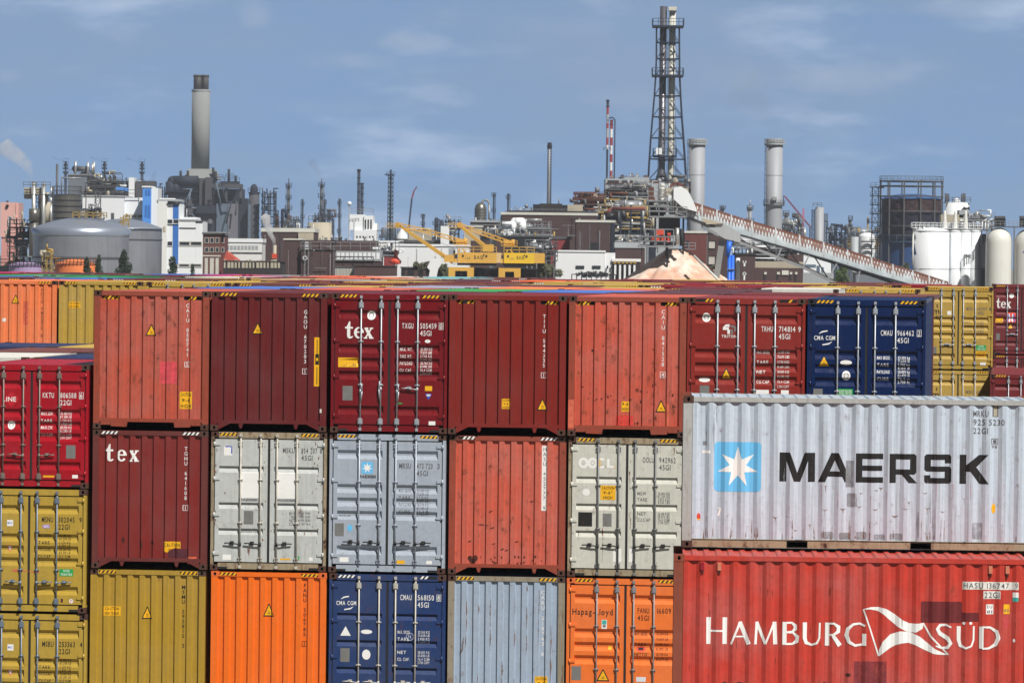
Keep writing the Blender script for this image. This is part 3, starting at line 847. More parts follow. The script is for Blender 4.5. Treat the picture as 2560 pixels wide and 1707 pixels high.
navy2 = paint('scuffed_blue_paint', lin(28, 56, 108), 0.42, 0.25, 0.45, 0.5, 10.4)
white1 = paint('off_white_paint', lin(194, 198, 197), 0.42, 0.2, 0.35, 0.5, 11.2)
cream = paint('cream_white_paint', lin(206, 206, 196), 0.38, 0.15, 0.3, 0.5, 12.6)
grey1 = paint('blue_grey_paint', lin(168, 178, 192), 0.12, 0.2, 0.25, 0.34, 13.3)
grey2 = paint('pale_grey_paint', lin(192, 205, 219), 0.36, 0.05, 1.0, 0.5, 14.8)
ltblue = paint('light_blue_paint', lin(160, 176, 196), 0.36, 0.2, 0.4, 0.5, 15.7)
ltpost = paint('rusty_light_post', lin(150, 140, 122), 0.62, 0.2, 0.6, 0.6, 16.7)
olive = paint('mustard_paint', lin(174, 140, 46), 0.12, 0.15, 0.3, 0.45, 17.9)
olive2 = paint('olive_yellow_paint', lin(182, 152, 60), 0.10, 0.15, 0.3, 0.34, 18.2)
orange = paint('bright_orange_paint', lin(250, 112, 28), 0.03, 0.10, 0.12, 0.42, 19.4)
orange2 = paint('orange_paint', lin(244, 120, 50), 0.10, 0.15, 0.2, 0.34, 20.3)
crimson2 = paint('bright_crimson_paint', lin(164, 8, 30), 0.16, 0.15, 0.25, 0.34, 21.8)
hred = paint('signal_red_paint', lin(198, 60, 46, .97), 0.26, 0.5, 0.45, 0.5, 22.6)
hpost = paint('rusty_red_post', lin(140, 66, 44), 0.55, 0.2, 0.5, 0.6, 23.1)
salmpost = paint('rusty_salmon_post', lin(152, 68, 48), 0.6, 0.2, 0.4, 0.55, 24.4)
creampost = paint('rusty_cream_post', lin(160, 146, 120), 0.95, 0.2, 0.5, 0.6, 25.9)
ORC = paint('orange_casting', lin(226, 104, 40), 0.4, 0.2, 0.3, 0.5, 30.1)

def top_rects(t, name, items):
    for mat, x0, x1, a, b in items: patch(t, name, x0, x1, a, b, mat)

# ---- upper row
c = container('salmon red container with a pink square patch and a white upright code', salmon, 'end', HC, front(376.5, 900, T5), RZ, haz_on='panel', under='blocks', postmat=salmpost, haz_gone=((), (0, 3)))
vcode(c, 'CAIU 850741 5', 0.25, 1.58); triangle(c, 1.21, 0.72)
patch(c, 'paint_patch', 1.41, 1.76, 1.48, 1.94, 'pink'); caution(c, 1.83, 2.09, 2.10, 2.46, ('CAUTION', '9-6', 'HIGH'))

c = container('dark maroon container with a long upright yellow strip beside its edge', maroon, 'end', HC, front(672, 900, T5), RZ)
vcode(c, 'GAOU 670203 1', 0.35, 1.69); triangle(c, 0.97, 0.66)
d = D2(); H = HC; d.rect(2.17, 2.285, H - 1.95, H - 0.93, 0, 0); d.rect(2.19, 2.265, H - 1.50, H - 1.28, 1, 1); d.rect(2.205, 2.25, H - 1.42, H - 1.36, 0, 2)
for k in range(9): d.rect(2.215, 2.24, H - 0.98 - k * 0.035, H - 1.0 - k * 0.035, 1, 1); d.rect(2.215, 2.24, H - 1.56 - k * 0.04, H - 1.585 - k * 0.04, 1, 1)
decal(c, 'height_strip', d, [M_['yellow'], M_['black']])
patch(c, 'scuff', 2.29, 2.34, 2.42, 2.50, 'whitew')

c = container('deep red container with white three-letter lettering on its grooved doors', crimson, 'door', HC, front(971.5, 900, T5), RZ, hang=True, handle_z=0.86, handles=((0, 1), (1, -1), (2, 1), (3, -1)), haz_gone=((), ()))
d = D2(); tex_logo(d, 0.28, HC - 0.945, 0.60, 0.36); decal(c, 'logo', d, M_['white'])
oval(c, 'round_sticker', 0.835, 0.455, 0.088, 0.098)
idcode(c, 'TXGU', '505459', '0', '45G1', 0.61, box=True)
weights(c, 1.12, [('MAX. WT.', ('32.500 KG', '71.650 LBS')), ('TARE WT.', ('3.740 KG', '8.245 LBS')), ('PAYLOAD', ('28.760 KG', '63.405 LBS')), ('CU. CAP.', ('76.4 CUM', '2.700 CUFT'))])
caution(c, 0.15, 0.57, 1.34, 1.54, ('CAUTION', 'HIGH CUBE')); patch(c, 'data_plate', 0.25, 0.46, 1.93, 2.23, 'plate'); patch(c, 'small_sticker', 1.975, 2.125, 1.91, 2.01, 'yellow')
d = D2(); d.poly([(1.98, HC - 2.07), (2.12, HC - 2.07), (2.05, HC - 2.20)], 1, 0); d.rect(2.01, 2.09, HC - 2.12, HC - 2.08, 0, 1); decal(c, 'badge', d, [M_['lightmark'], M_['blue']])
patch(c, 'small_label', 2.06, 2.20, 2.64, 2.72, 'white'); oval(c, 'shield_sticker', 2.02, 0.98, 0.06, 0.035, inner=None)
patch(c, 'door_seal', 1.42, 1.50, 2.262, 2.29, 'green')

c = container('reddish brown container with a yellow square and a triangle low down', redbrown, 'end', HC, front(1268.5, 900, T5), RZ, haz_on='panel', haz_gone=((1,), (0,)))
vcode(c, 'TIIU 544335 1', 0.38, 1.70); caution(c, 1.11, 1.28, 2.15, 2.36, ('CAUTION', '9-6', 'HIGH')); triangle(c, 1.955, 2.16)

c = container('salmon container with rust scars and a bright red patch at its foot', salmon2, 'end', HC, front(1568, 900, T5), RZ, haz_on='panel', under='blocks', postmat=salmpost, haz_gone=((3,), (0,)))
vcode(c, 'CAIU 841528 4', 0.25, 1.66, xc=1.955); caution(c, 1.11, 1.26, 2.17, 2.38, ('9-6', 'HIGH')); triangle(c, 1.93, 2.16)
patch(c, 'paint_patch', 1.00, 1.36, 2.46, 2.69, 'redp'); patch(c, 'paint_patch', 2.01, 2.10, 2.20, 2.68, 'orangep'); patch(c, 'paint_patch', 0.005, 0.125, 2.15, 2.74, 'orangep')
d = D2(); rnd = random.Random(5)
for k in range(26): x = rnd.uniform(0.2, 2.2); z = HC - rnd.choice([1.1, 1.9, 2.05, 2.1, 2.1, 2.6]) + rnd.uniform(-.08, .08); d.disc(x, z, rnd.uniform(.01, .03), rnd.uniform(.012, .04), 0, 0, 7)
decal(c, 'rust_stain', d, M_['rustmark'])

c = container('brick red container with a small white two-part emblem on grooved doors', redbrown2, 'door', HC, front(1866, 900, T5), RZ, handles=(), haz_gone=((0, 1), (0, 1, 3)))
oval(c, 'round_sticker', 0.39, 0.41, 0.088, 0.095)
d = D2(); H = HC
d.ribbon([(0.74, H - .63), (0.80, H - .575), (0.87, H - .575)], [.03, .05, .06], 0, 0); d.rect(0.735, 0.86, H - .665, H - .61, 0, 1); d.ribbon([(0.855, H - .66), (0.855, H - .745)], .055, 0, 2)
d.ribbon([(0.885, H - .575), (0.97, H - .60), (1.0, H - .65), (0.97, H - .70)], [.04, .05, .05, .02], 1, 0); d.ribbon([(0.91, H - .65), (0.93, H - .73), (0.90, H - .75)], [.05, .04, .02], 1, 1)
d.text('TRITON', 0.71, H - .825, .058, width=.31, mi=0); decal(c, 'logo', d, [M_['white'], M_['plate']])
idcode(c, 'TRHU', '714814', '9', '45G1', 0.58, x0=1.53, x1=1.89, x2=2.29)
weights(c, 1.08, [('MAX. GROSS', ('32.500 KGS', '71.650 LBS')), ('TARE', ('3.700 KGS', '8.160 LBS')), ('NET', ('28.800 KGS', '63.490 LBS')), ('CU.CAP', ('76.4 CUM', '2.700 CUFT'))], pitch=0.205)
triangle(c, 0.815, 1.475, 0.20, 0.20); oval(c, 'pill_sticker', 0.365, 1.70, 0.118, 0.045, inner=None); patch(c, 'data_plate', 0.27, 0.47, 1.815, 2.1, 'plate'); patch(c, 'small_label', 1.43, 1.70, 1.89, 1.98, 'white'); patch(c, 'small_label', 1.95, 2.11, 1.89, 1.98, 'white')

c = container('navy blue container at the end of the upper row with an orange triangle', navy, 'door', HC, front(2165.5, 900, T5), RZ, handles=(), cast_mat=paint('navy_casting', lin(24, 26, 36), 0.3, 0.1, 0.3, 0.6, 40.0))
d = D2(); H = HC
def swoosh(d, x, z, s, mi=0):
    d.text('CMA CGM', x, z, 0.085 * s, width=0.43 * s, mi=mi, lay=0)
    d.ribbon([(x + .10 * s, z + .125 * s), (x + .16 * s, z + .165 * s), (x + .27 * s, z + .185 * s)], [.008 * s, .03 * s, .024 * s], mi, 0)
    d.ribbon([(x + .36 * s, z - .035 * s), (x + .30 * s, z - .075 * s), (x + .17 * s, z - .098 * s)], [.008 * s, .03 * s, .024 * s], mi, 0)
swoosh(d, 0.14, H - 0.845, 1.02); decal(c, 'logo', d, M_['white'])
idcode(c, 'CMAU', '966462', '2', '45G1', 0.63, x0=1.51, x1=1.85, box=True)
weights(c, 1.165, [('MAX GROSS', ('32.500 kg', '71.650 lb')), ('TARE', ('3.700 kg', '8.160 lb')), ('PAYLOAD', ('28.800 kg', '63.490 lb')), ('CUBE', ('76.4 m', '2.700 ft'))])
triangle(c, 0.35, 1.19, 0.23, 0.205, dark=False); oval(c, 'pill_sticker', 0.805, 1.305, 0.122, 0.05, inner=None); oval(c, 'round_sticker', 0.81, 1.575, 0.088, 0.10)
caution(c, 0.635, 0.955, 1.845, 1.98, ('WOOD TREATED',), 'green', 'white', 'green_label'); patch(c, 'data_plate', 0.14, 0.33, 1.85, 2.12, 'plate')

# ---- middle row
c = container('red brown container with widely spaced white lettering and a torn yellow label', redbrown3, 'end', HC, front(373, 1250, T4), RZ, haz='white', haz_gone=((), ()), postmat=paint('worn_brown_post', lin(104, 40, 36), 0.4, 0.2, 0.4, 0.55, 50.0))
d = D2(); tex_logo(d, 0.26, HC - 0.665, 0.71, 0.37, gap=0.055); decal(c, 'logo', d, M_['white'])
vcode(c, 'TGHU 641608 1', 0.32, 1.66, xc=1.97)
H = HC; d = D2(); d.poly([(1.52, H - 2.32), (1.88, H - 2.32), (1.88, H - 2.46), (1.76, H - 2.45), (1.66, H - 2.50), (1.60, H - 2.55), (1.52, H - 2.52)], 0, 0); d.text('CAUTION', 1.535, H - 2.43, 0.075, width=0.33, mi=1, lay=1); decal(c, 'caution_sticker', d, [M_['yellow'], M_['black']])
patch(c, 'paint_patch', 1.62, 2.02, 2.47, 2.66, 'purple'); patch(c, 'paint_patch', 2.02, 2.22, 2.63, 2.78, 'orangep')
d = D2(); d.disc(0.66, H - 2.31, .03, .07, 0, 0, 8); d.disc(1.28, H - 2.35, .035, .05, 0, 0, 7); d.disc(1.05, H - 2.4, .02, .1, 0, 0, 7); decal(c, 'rust_stain', d, M_['rustmark'])

c = container('weathered off-white container with two white panels on its doors', white1, 'door', HC, front(670, 1250, T4), RZ, grooves='step', rodmat=M_['galv_old'], big=False, handle_z=0.545, handles=((0, -1), (1, -1), (2, 1)), postmat=creampost)
H = HC
d = D2(); d.rect(0.265, 0.44, H - 0.50, H - 0.315, 0, 0); d.ribbon([(0.30, H - 0.315), (0.43, H - 0.315), (0.43, H - 0.46)], 0.026, 1, 1); decal(c, 'label', d, [M_['white'], M_['blue']])
idcode(c, 'MSKU', '954 707', '8', '45G1', 0.325, 'grey_ink', 1.51, 1.90, 2.29, h=0.105, w0=0.25)
for x0, x1 in ((0.585, 1.005), (1.395, 1.80)):
    d = D2(); d.rrect(x0, x1, H - 1.385, H - 0.845, 0.025); decal(c, 'white_panel', d, M_['white'])
    d = D2(); wide_word(d, x0 + 0.01, H - 1.445, 0.05, x1 - x0 - 0.02); decal(c, 'name_lettering', d, M_['grey_ink'])
patch(c, 'data_plate', 0.70, 0.90, 1.65, 1.93, 'plate')
weights(c, 1.655, [('MAX W', ('71650 32500',)), ('TARE', ('9260 4200',)), ('NET', ('62390 28300',)), ('CU', ('2.700 76.4',))], 'grey_ink', 1.66, 1.86, 0.075, 0.05, 0.12)
d = D2(); d.text('maerskline.com', 0.60, H - 2.105, 0.04, width=0.40); decal(c, 'name_lettering', d, M_['black'])
patch(c, 'small_label', 0.26, 0.44, 2.57, 2.68, 'white'); patch(c, 'small_label', 1.47, 1.69, 2.63, 2.665, 'yellow'); patch(c, 'small_label', 2.08, 2.16, 2.60, 2.67, 'white'); patch(c, 'small_label', 1.845, 1.88, 2.58, 2.66, 'green')
d = D2(); rnd = random.Random(8)
for k in range(60):
    x = rnd.choice([rnd.uniform(.02, .12), rnd.uniform(1.05, 1.3), rnd.uniform(2.1, 2.36), rnd.uniform(.1, 2.3)]); d.disc(x, rnd.uniform(.2, 2.7), rnd.uniform(.006, .018), rnd.uniform(.01, .05), 0, 0, 7)
d.poly([(.78, .47), (.84, .47), (.82, .30), (.79, .36)], 0, 1)
decal(c, 'rust_stain', d, M_['brownstain'])

c = container('blue grey container with a small light blue star square on grooved doors', grey1, 'door', HC, front(969, 1250, T4), RZ, big=False, rodmat=flat('pale_rod', lin(170, 178, 192), 0.45, 0.2, 0.15, 6), handle_z=0.615, handles=((0, -1), (1, -1), (2, 1), (3, 1)))
H = HC; d = D2(); d.rrect(0.67, 0.915, H - 0.835, H - 0.585, 0.03, 0, 0); star(d, 0.793, H - 0.712, 0.11, 1, 1); decal(c, 'logo', d, [M_['skyblue'], M_['white']])
d = D2(); wide_word(d, 0.605, H - 0.925, 0.062, 0.38); decal(c, 'name_lettering', d, M_['black'])
idcode(c, 'MRSU', '473 720', '3', '45G1', 0.605, 'grey_ink', 1.46, 1.83, 2.26, w0=0.25)
weights(c, 1.145, [('MAX GROSS', ('32.500 KG', '71.650 LB')), ('TARE', ('3.770 KG', '8.310 LB')), ('PAYLOAD', ('28.730 KG', '63.340 LB')), ('CUBE', ('76.4 M', '2.700 FT'))], 'grey_ink', 1.46, 1.84)
d = D2(); d.text('maersk.com', 0.20, H - 1.73, 0.038, width=0.25); decal(c, 'name_lettering', d, M_['black'])
patch(c, 'data_plate', 0.125, 0.315, 1.875, 2.14, 'plate'); oval(c, 'drop_sticker', 0.44, 1.97, 0.055, 0.075, 'skyblue', None)
patch(c, 'small_label', 0.23, 0.42, 2.58, 2.68, 'white'); patch(c, 'small_label', 1.40, 1.60, 2.625, 2.70, 'yellow'); patch(c, 'small_label', 2.05, 2.17, 2.625, 2.695, 'white')

c = container('dented salmon container with a white strip of upright black letters', salmon3, 'end', HC, front(1266.5, 1250, T4), RZ, haz='white', haz_gone=((0,), ()), postmat=salmpost)
H = HC; patch(c, 'code_strip', 1.93, 2.045, 0.20, 1.55, 'white'); vcode(c, 'HASU 452777 9', 0.22, 1.54, xc=1.988, ink='grey_ink', w=0.07, box=False)
d = D2(); rnd = random.Random(3)
d.disc(0.46, H - 2.56, .06, .055, 0, 0, 10); d.disc(0.56, H - 2.55, .06, .06, 0, 1, 10); d.poly([(.41, H - 2.58), (.61, H - 2.58), (.51, H - 2.72)], 0, 2)
for x, zt in ((.66, 1.86), (.72, 1.86), (.78, 1.87), (1.73, 1.36), (.88, 1.58), (.92, 1.92), (.44, 2.21), (.95, 2.25), (1.13, 2.36), (1.22, 2.38), (1.43, 2.20)): d.ribbon([(x - .04, H - zt - .015), (x, H - zt), (x + .035, H - zt + .012)], [.01, .028, .01], 0, 3)
for k in range(22): d.disc(rnd.uniform(.55, 2.0), rnd.uniform(.24, .40), rnd.uniform(.008, .022), rnd.uniform(.01, .03), 0, 4, 7)
decal(c, 'rust_stain', d, M_['rustmark'])

c = container('cream white container with a black square and a yellow height label', cream, 'door', HC, front(1566, 1250, T4), RZ, grooves='step2', big=False, rodmat=flat('dull_rod', lin(126, 128, 130), 0.5, 0.2, 0.15, 6), handle_z=0.635, handles=((0, -1), (1, -1), (2, 1), (3, 1)), postmat=creampost)
H = HC; d = D2(); z = H - 0.64
for cx, mi in ((0.31, 0), (0.50, 0)):
    d.ribbon([(cx + .075 * math.cos(a * PI / 10), z + .10 + .085 * math.sin(a * PI / 10)) for a in range(21)], .055, mi, 0)
star(d, 0.50, z + .10, .045, 0, 1, 5)
d.ribbon(arcpts(0.69, z + .10, .075, .085, 50, 310, 14), .055, 0, 0); d.rect(.63, .665, z + .02, z + .18, 1, 1)
d.rect(.80, .855, z, z + .19, 0, 0); d.rect(.80, .95, z, z + .05, 0, 1); d.poly([(.95, z), (.965, z), (.965, z + .05), (.95, z + .05)], 1, 2)
decal(c, 'logo', d, [M_['white'], M_['yellow']])
idcode(c, 'OOLU', '942962', '', '45G1', 0.405, 'grey_ink', 1.54, 1.885, 2.27)
weights(c, 1.12, [('MGW', ('30.480 KGS', '67.200 LBS')), ('TARE', ('3.870 KGS', '8.530 LBS'))], 'grey_ink', 1.44, 1.87, 0.125, 0.055, 0.2)
weights(c, 1.54, [('NET', ('26.610 KGS', '58.670 LBS')), ('CU.CAP', ('76.4 CUM', '2.700 CUFT'))], 'grey_ink', 1.44, 1.87, 0.125, 0.055, 0.27)
oval(c, 'round_sticker', 0.375, 1.145, 0.08, 0.075, 'white', None); caution(c, 0.67, 0.985, 1.0, 1.30, ('CAUTION', '9-6"', 'HIGH')); patch(c, 'black_panel', 0.215, 0.505, 1.56, 1.855, 'black')
patch(c, 'data_plate', 0.725, 0.91, 1.58, 1.85, 'plate'); patch(c, 'small_label', 0.95, 1.12, 2.30, 2.58, 'white'); patch(c, 'small_label', 1.28, 1.40, 2.30, 2.58, 'white')
d = D2(); rnd = random.Random(12)
for x, a, b in ((.72, 1.87, 2.62), (.22, 1.96, 2.15), (1.30, 1.66, 1.9), (1.27, .7, 1.1), (2.19, .2, .35)): d.ribbon([(x, H - a), (x + .008, H - (a + b) / 2), (x, H - b)], [.03, .018, .006], 0, 0)
for k in range(40): d.disc(rnd.choice([rnd.uniform(.03, .12), rnd.uniform(.1, 2.3), rnd.uniform(1.28, 1.4)]), rnd.uniform(.2, 2.7), rnd.uniform(.006, .016), rnd.uniform(.008, .03), 0, 1, 7)
decal(c, 'rust_stain', d, M_['brownstain'])

# ---- lower row
c = container('mustard yellow container with a black upright code and warning triangle', olive, 'end', HC, front(368.5, 1600, T3), RZ)
vcode(c, 'MSMU 595815 3', 0.30, 1.63, xc=1.97, ink='black', box=False); triangle(c, 1.205, 0.80, 0.18, 0.22); caution(c, 0.28, 0.645, 0.78, 0.975, ('CAUTION', 'HIGH TRAILER'))
c = container('bright orange container with a black upright code', orange, 'end', HC, front(671, 1600, T3), RZ, cast_mat=ORC)
vcode(c, 'FANU 306785 1', 0.22, 1.54, xc=1.975, ink='black', box=True); triangle(c, 1.22, 0.69, 0.185, 0.23)
c = container('scuffed blue container with a white triangle and white oval on its doors', navy2, 'door', HC, front(968, 1600, T3), RZ, grooves='step2', handle_z=0.63, haz='white', haz_gone=((), (2, 3)), rodmat=flat('pale_warm_rod', lin(190, 186, 178), 0.5, 0.15, 0.15, 6))
H = HC; d = D2(); swoosh(d, 0.15, H - 0.655, 0.98); decal(c, 'logo', d, M_['white'])
idcode(c, 'CMAU', '568150', '8', '45G1', 0.42, x0=1.49, x1=1.855, box=True)
weights(c, 1.165, [('MAX. GROSS', ('32.500 KG', '71.650 LB')), ('TARE', ('3.900 KG', '8.600 LB'))]); weights(c, 1.585, [('NET', ('28.600 KG', '63.050 LB')), ('CU. CAP.', ('76.4 CUM', '2.700 CUFT'))])
triangle(c, 0.35, 1.09, 0.24, 0.215, 'white', False, 'white_triangle'); oval(c, 'pill_sticker', 0.79, 1.205, 0.12, 0.045, inner=None); oval(c, 'oval_sticker', 0.79, 1.68, 0.088, 0.105, inner=None); patch(c, 'data_plate', 0.245, 0.44, 1.555, 1.84, 'plate')
d = D2(); d.ribbon(arcpts(1.70, H - 1.29, .075, .075, 0, 360, 20), .008); d.ribbon([(1.68, H - 1.24), (1.67, H - 1.29), (1.72, H - 1.29)], .01); d.ribbon([(1.715, H - 1.26), (1.715, H - 1.33)], .01); decal(c, 'chalk_mark', d, M_['lightmark'])
c = container('light blue container with brown rust streaks down its corrugations', ltblue, 'end', HC, front(1265, 1600, T3), RZ, postmat=ltpost)
H = HC; vcode(c, 'CARU 518743 8', 0.27, 1.66, xc=1.98, box=False); caution(c, 1.83, 2.095, 2.07, 2.36, ('CAUTION', '9-6', 'HIGH'))
d = D2(); rnd = random.Random(21)
for k in range(9):
    x = 0.40 + k * 0.252 - 0.01
    for q in range(3):
        a = rnd.uniform(.12, 2.3); L = rnd.uniform(.15, .7); d.ribbon([(x, H - a), (x + rnd.uniform(-.008, .008), H - a - L / 2), (x, H - a - L)], [.008, rnd.uniform(.014, .03), .006], 0, q)
d.ribbon([(0.34, H - 1.26), (0.30, H - 1.55), (0.28, H - 1.62)], [.01, .05, .02], 0, 4)
decal(c, 'rust_stain', d, M_['brownstain'])
c = container('orange container with black lettering on its grooved doors', orange2, 'door', HC, front(1563, 1600, T3), RZ, rodmat=flat('grey_rod', lin(140, 140, 142), 0.5, 0.2, 0.15, 6), cast_mat=ORC, handles=())
H = HC; d = D2(); d.text('Hapag-Lloyd', 0.12, H - 0.77, 0.125, width=0.84); decal(c, 'logo', d, M_['black'])
idcode(c, 'FANU', '16609', '', '', 0.61, 'darkink', 1.475, 1.88, w1=0.29); d = D2(); d.text('45G1', 1.475, H - 0.87, 0.108, width=0.24); decal(c, 'code_lettering', d, M_['darkink'])
d = D2(); d.rect(.73, .84, H - 1.055, H - .87, 0, 0); d.rect(.74, .83, H - .965, H - .88, 1, 1); d.disc(.785, H - 1.0, .036, .03, 2, 1); decal(c, 'badge', d, [M_['white'], M_['teal'], M_['plate']])
d = D2(); d.disc(1.55, H - 1.46, .10, .055, 1, 0); d.rect(1.50, 1.60, H - 1.485, H - 1.435, 0, 1); decal(c, 'badge', d, [M_['black'], M_['redp']])
weights(c, 1.12, [('MAX GROSS', ('32.500 KG', '71.650 LB')), ('TARE', ('3.800 KG', '8.380 LB')), ('NETTO', ('28.700 KG', '63.270 LB'))], 'darkink', 1.42, 1.87, 0.21)
patch(c, 'data_plate', 0.115, 0.31, 1.84, 2.13, 'plate'); triangle(c, 0.77, 1.92, 0.22, 0.21); patch(c, 'small_label', .87, .94, 1.41, 1.49, 'yellow'); patch(c, 'small_label', 1.46, 1.66, 2.04, 2.14, 'lightmark')

# ---- the lower stack of 20 ft boxes
L20 = 6.058
Z5, Z4, Z3, = 10.444 , 7.833, 5.222
Z5 += 0.0
c = container('crimson container with a faint diamond emblem on top of a mustard pair', crimson2, 'door', STDH, front(77.5, 1060, Z5), RZ, L20, 'low', None, handle_z=0.67, handles=((1, -1), (2, 1), (0, -1)), rodmat=flat('brownish_rod', lin(132, 118, 112), 0.5, 0.2, 0.2, 6))
H = STDH; d = D2(); d.poly([(.79, H - .58), (.96, H - .745), (.79, H - .91), (.62, H - .745)], 1, 0); d.text('K LINE', 0.44, H - .79, .095, width=.46, mi=0, lay=1); decal(c, 'logo', d, [M_['white'], flat('faded_diamond', lin(186, 30, 44), .5, var=.1)])
idcode(c, 'KKTU', '806588', '6', '22G1', 0.595, x0=1.455, x1=1.83, x2=2.25, box=True)
weights(c, 1.005, [('MAX.GW.', ('30.480 KG', '67.200 LB')), ('TARE', ('2.230 KG', '4.920 LB')), ('MAX.CW.', ('28.250 KG', '62.280 LB')), ('CU.CAP', ('33.2 CUM', '1.170 CUFT'))], x0=1.42, x1=1.83)
oval(c, 'oval_sticker', .79, 1.285, .078, .092); patch(c, 'data_plate', 1.965, 2.165, 1.69, 1.97, 'plate'); patch(c, 'small_label', 1.48, 1.72, 2.33, 2.37, 'yellow'); patch(c, 'small_label', 2.10, 2.22, 2.31, 2.38, 'white'); patch(c, 'small_label', 1.47, 1.54, 1.93, 1.965, 'redp')
for nm, (owner, num, chk), px, py, z, lab in (('a', ('MSNU', '302045', '9'), 72, 1380, Z4, 'olive yellow container with a green label and a pink tag on its doors'), ('b', ('MSBU', '253363', '4'), 72, 1640, Z3, 'olive yellow container under another one, at the foot of the short stack')):
    c = container(lab, olive2, 'door', STDH, front(px, py, z), RZ, L20, 'low', None, handle_z=0.62, handles=((1, -1), (2, 1), (3, 1)), rodmat=flat('blue_grey_rod', lin(120, 134, 150), 0.45, 0.3, 0.15, 6))
    H = STDH; idcode(c, owner, num, chk, '22G1', 0.585, 'black', 1.49, 1.845, 2.29)
    weights(c, 0.945, [('MAX GROSS', ('30.480 KG', '67.200 LB')), ('TARE', ('2.220 KG', '4.890 LB')), ('PAYLOAD', ('28.260 KG', '62.310 LB')), ('CU.CAP', ('33.2 CUM', '1.170 CUFT'))], 'black', 1.42, 1.86)
    d = D2(); d.rect(.75, .88, H - .79, H - .66, 0, 0); d.text('MSC', .762, H - .745, .045, width=.10, mi=1, lay=1); decal(c, 'label', d, [M_['white'], M_['blue']])
    d = D2(); d.poly([(.735, H - 1.19), (.885, H - 1.19), (.81, H - 1.33)], 0, 0); d.poly([(.76, H - 1.205), (.86, H - 1.205), (.81, H - 1.30)], 1, 1); decal(c, 'badge', d, [M_['redp'], M_['lightmark']])
    if nm == 'a':
        d = D2(); d.rect(1.51, 1.66, H - .82, H - .745, 0, 0); d.text('GC', 1.535, H - .81, .052, width=.1, mi=1, lay=1); decal(c, 'label', d, [flat('lilac_label', lin(170, 140, 200), .5), M_['white']])
        caution(c, 1.875, 2.17, 1.67, 1.82, ('WOOD', 'TREATED'), 'green', 'white', 'green_label'); oval(c, 'round_sticker', 2.13, 2.34, .045, .045, 'white', 'redp'); patch(c, 'small_label', 1.91, 1.955, 2.29, 2.37, 'purple')
        d = D2(); d.ribbon([(.88, H - 1.715), (1.0, H - 1.72), (1.2, H - 1.735), (1.45, H - 1.75)], [.05, .035, .008, .025]); decal(c, 'scuff', d, M_['orangep'])

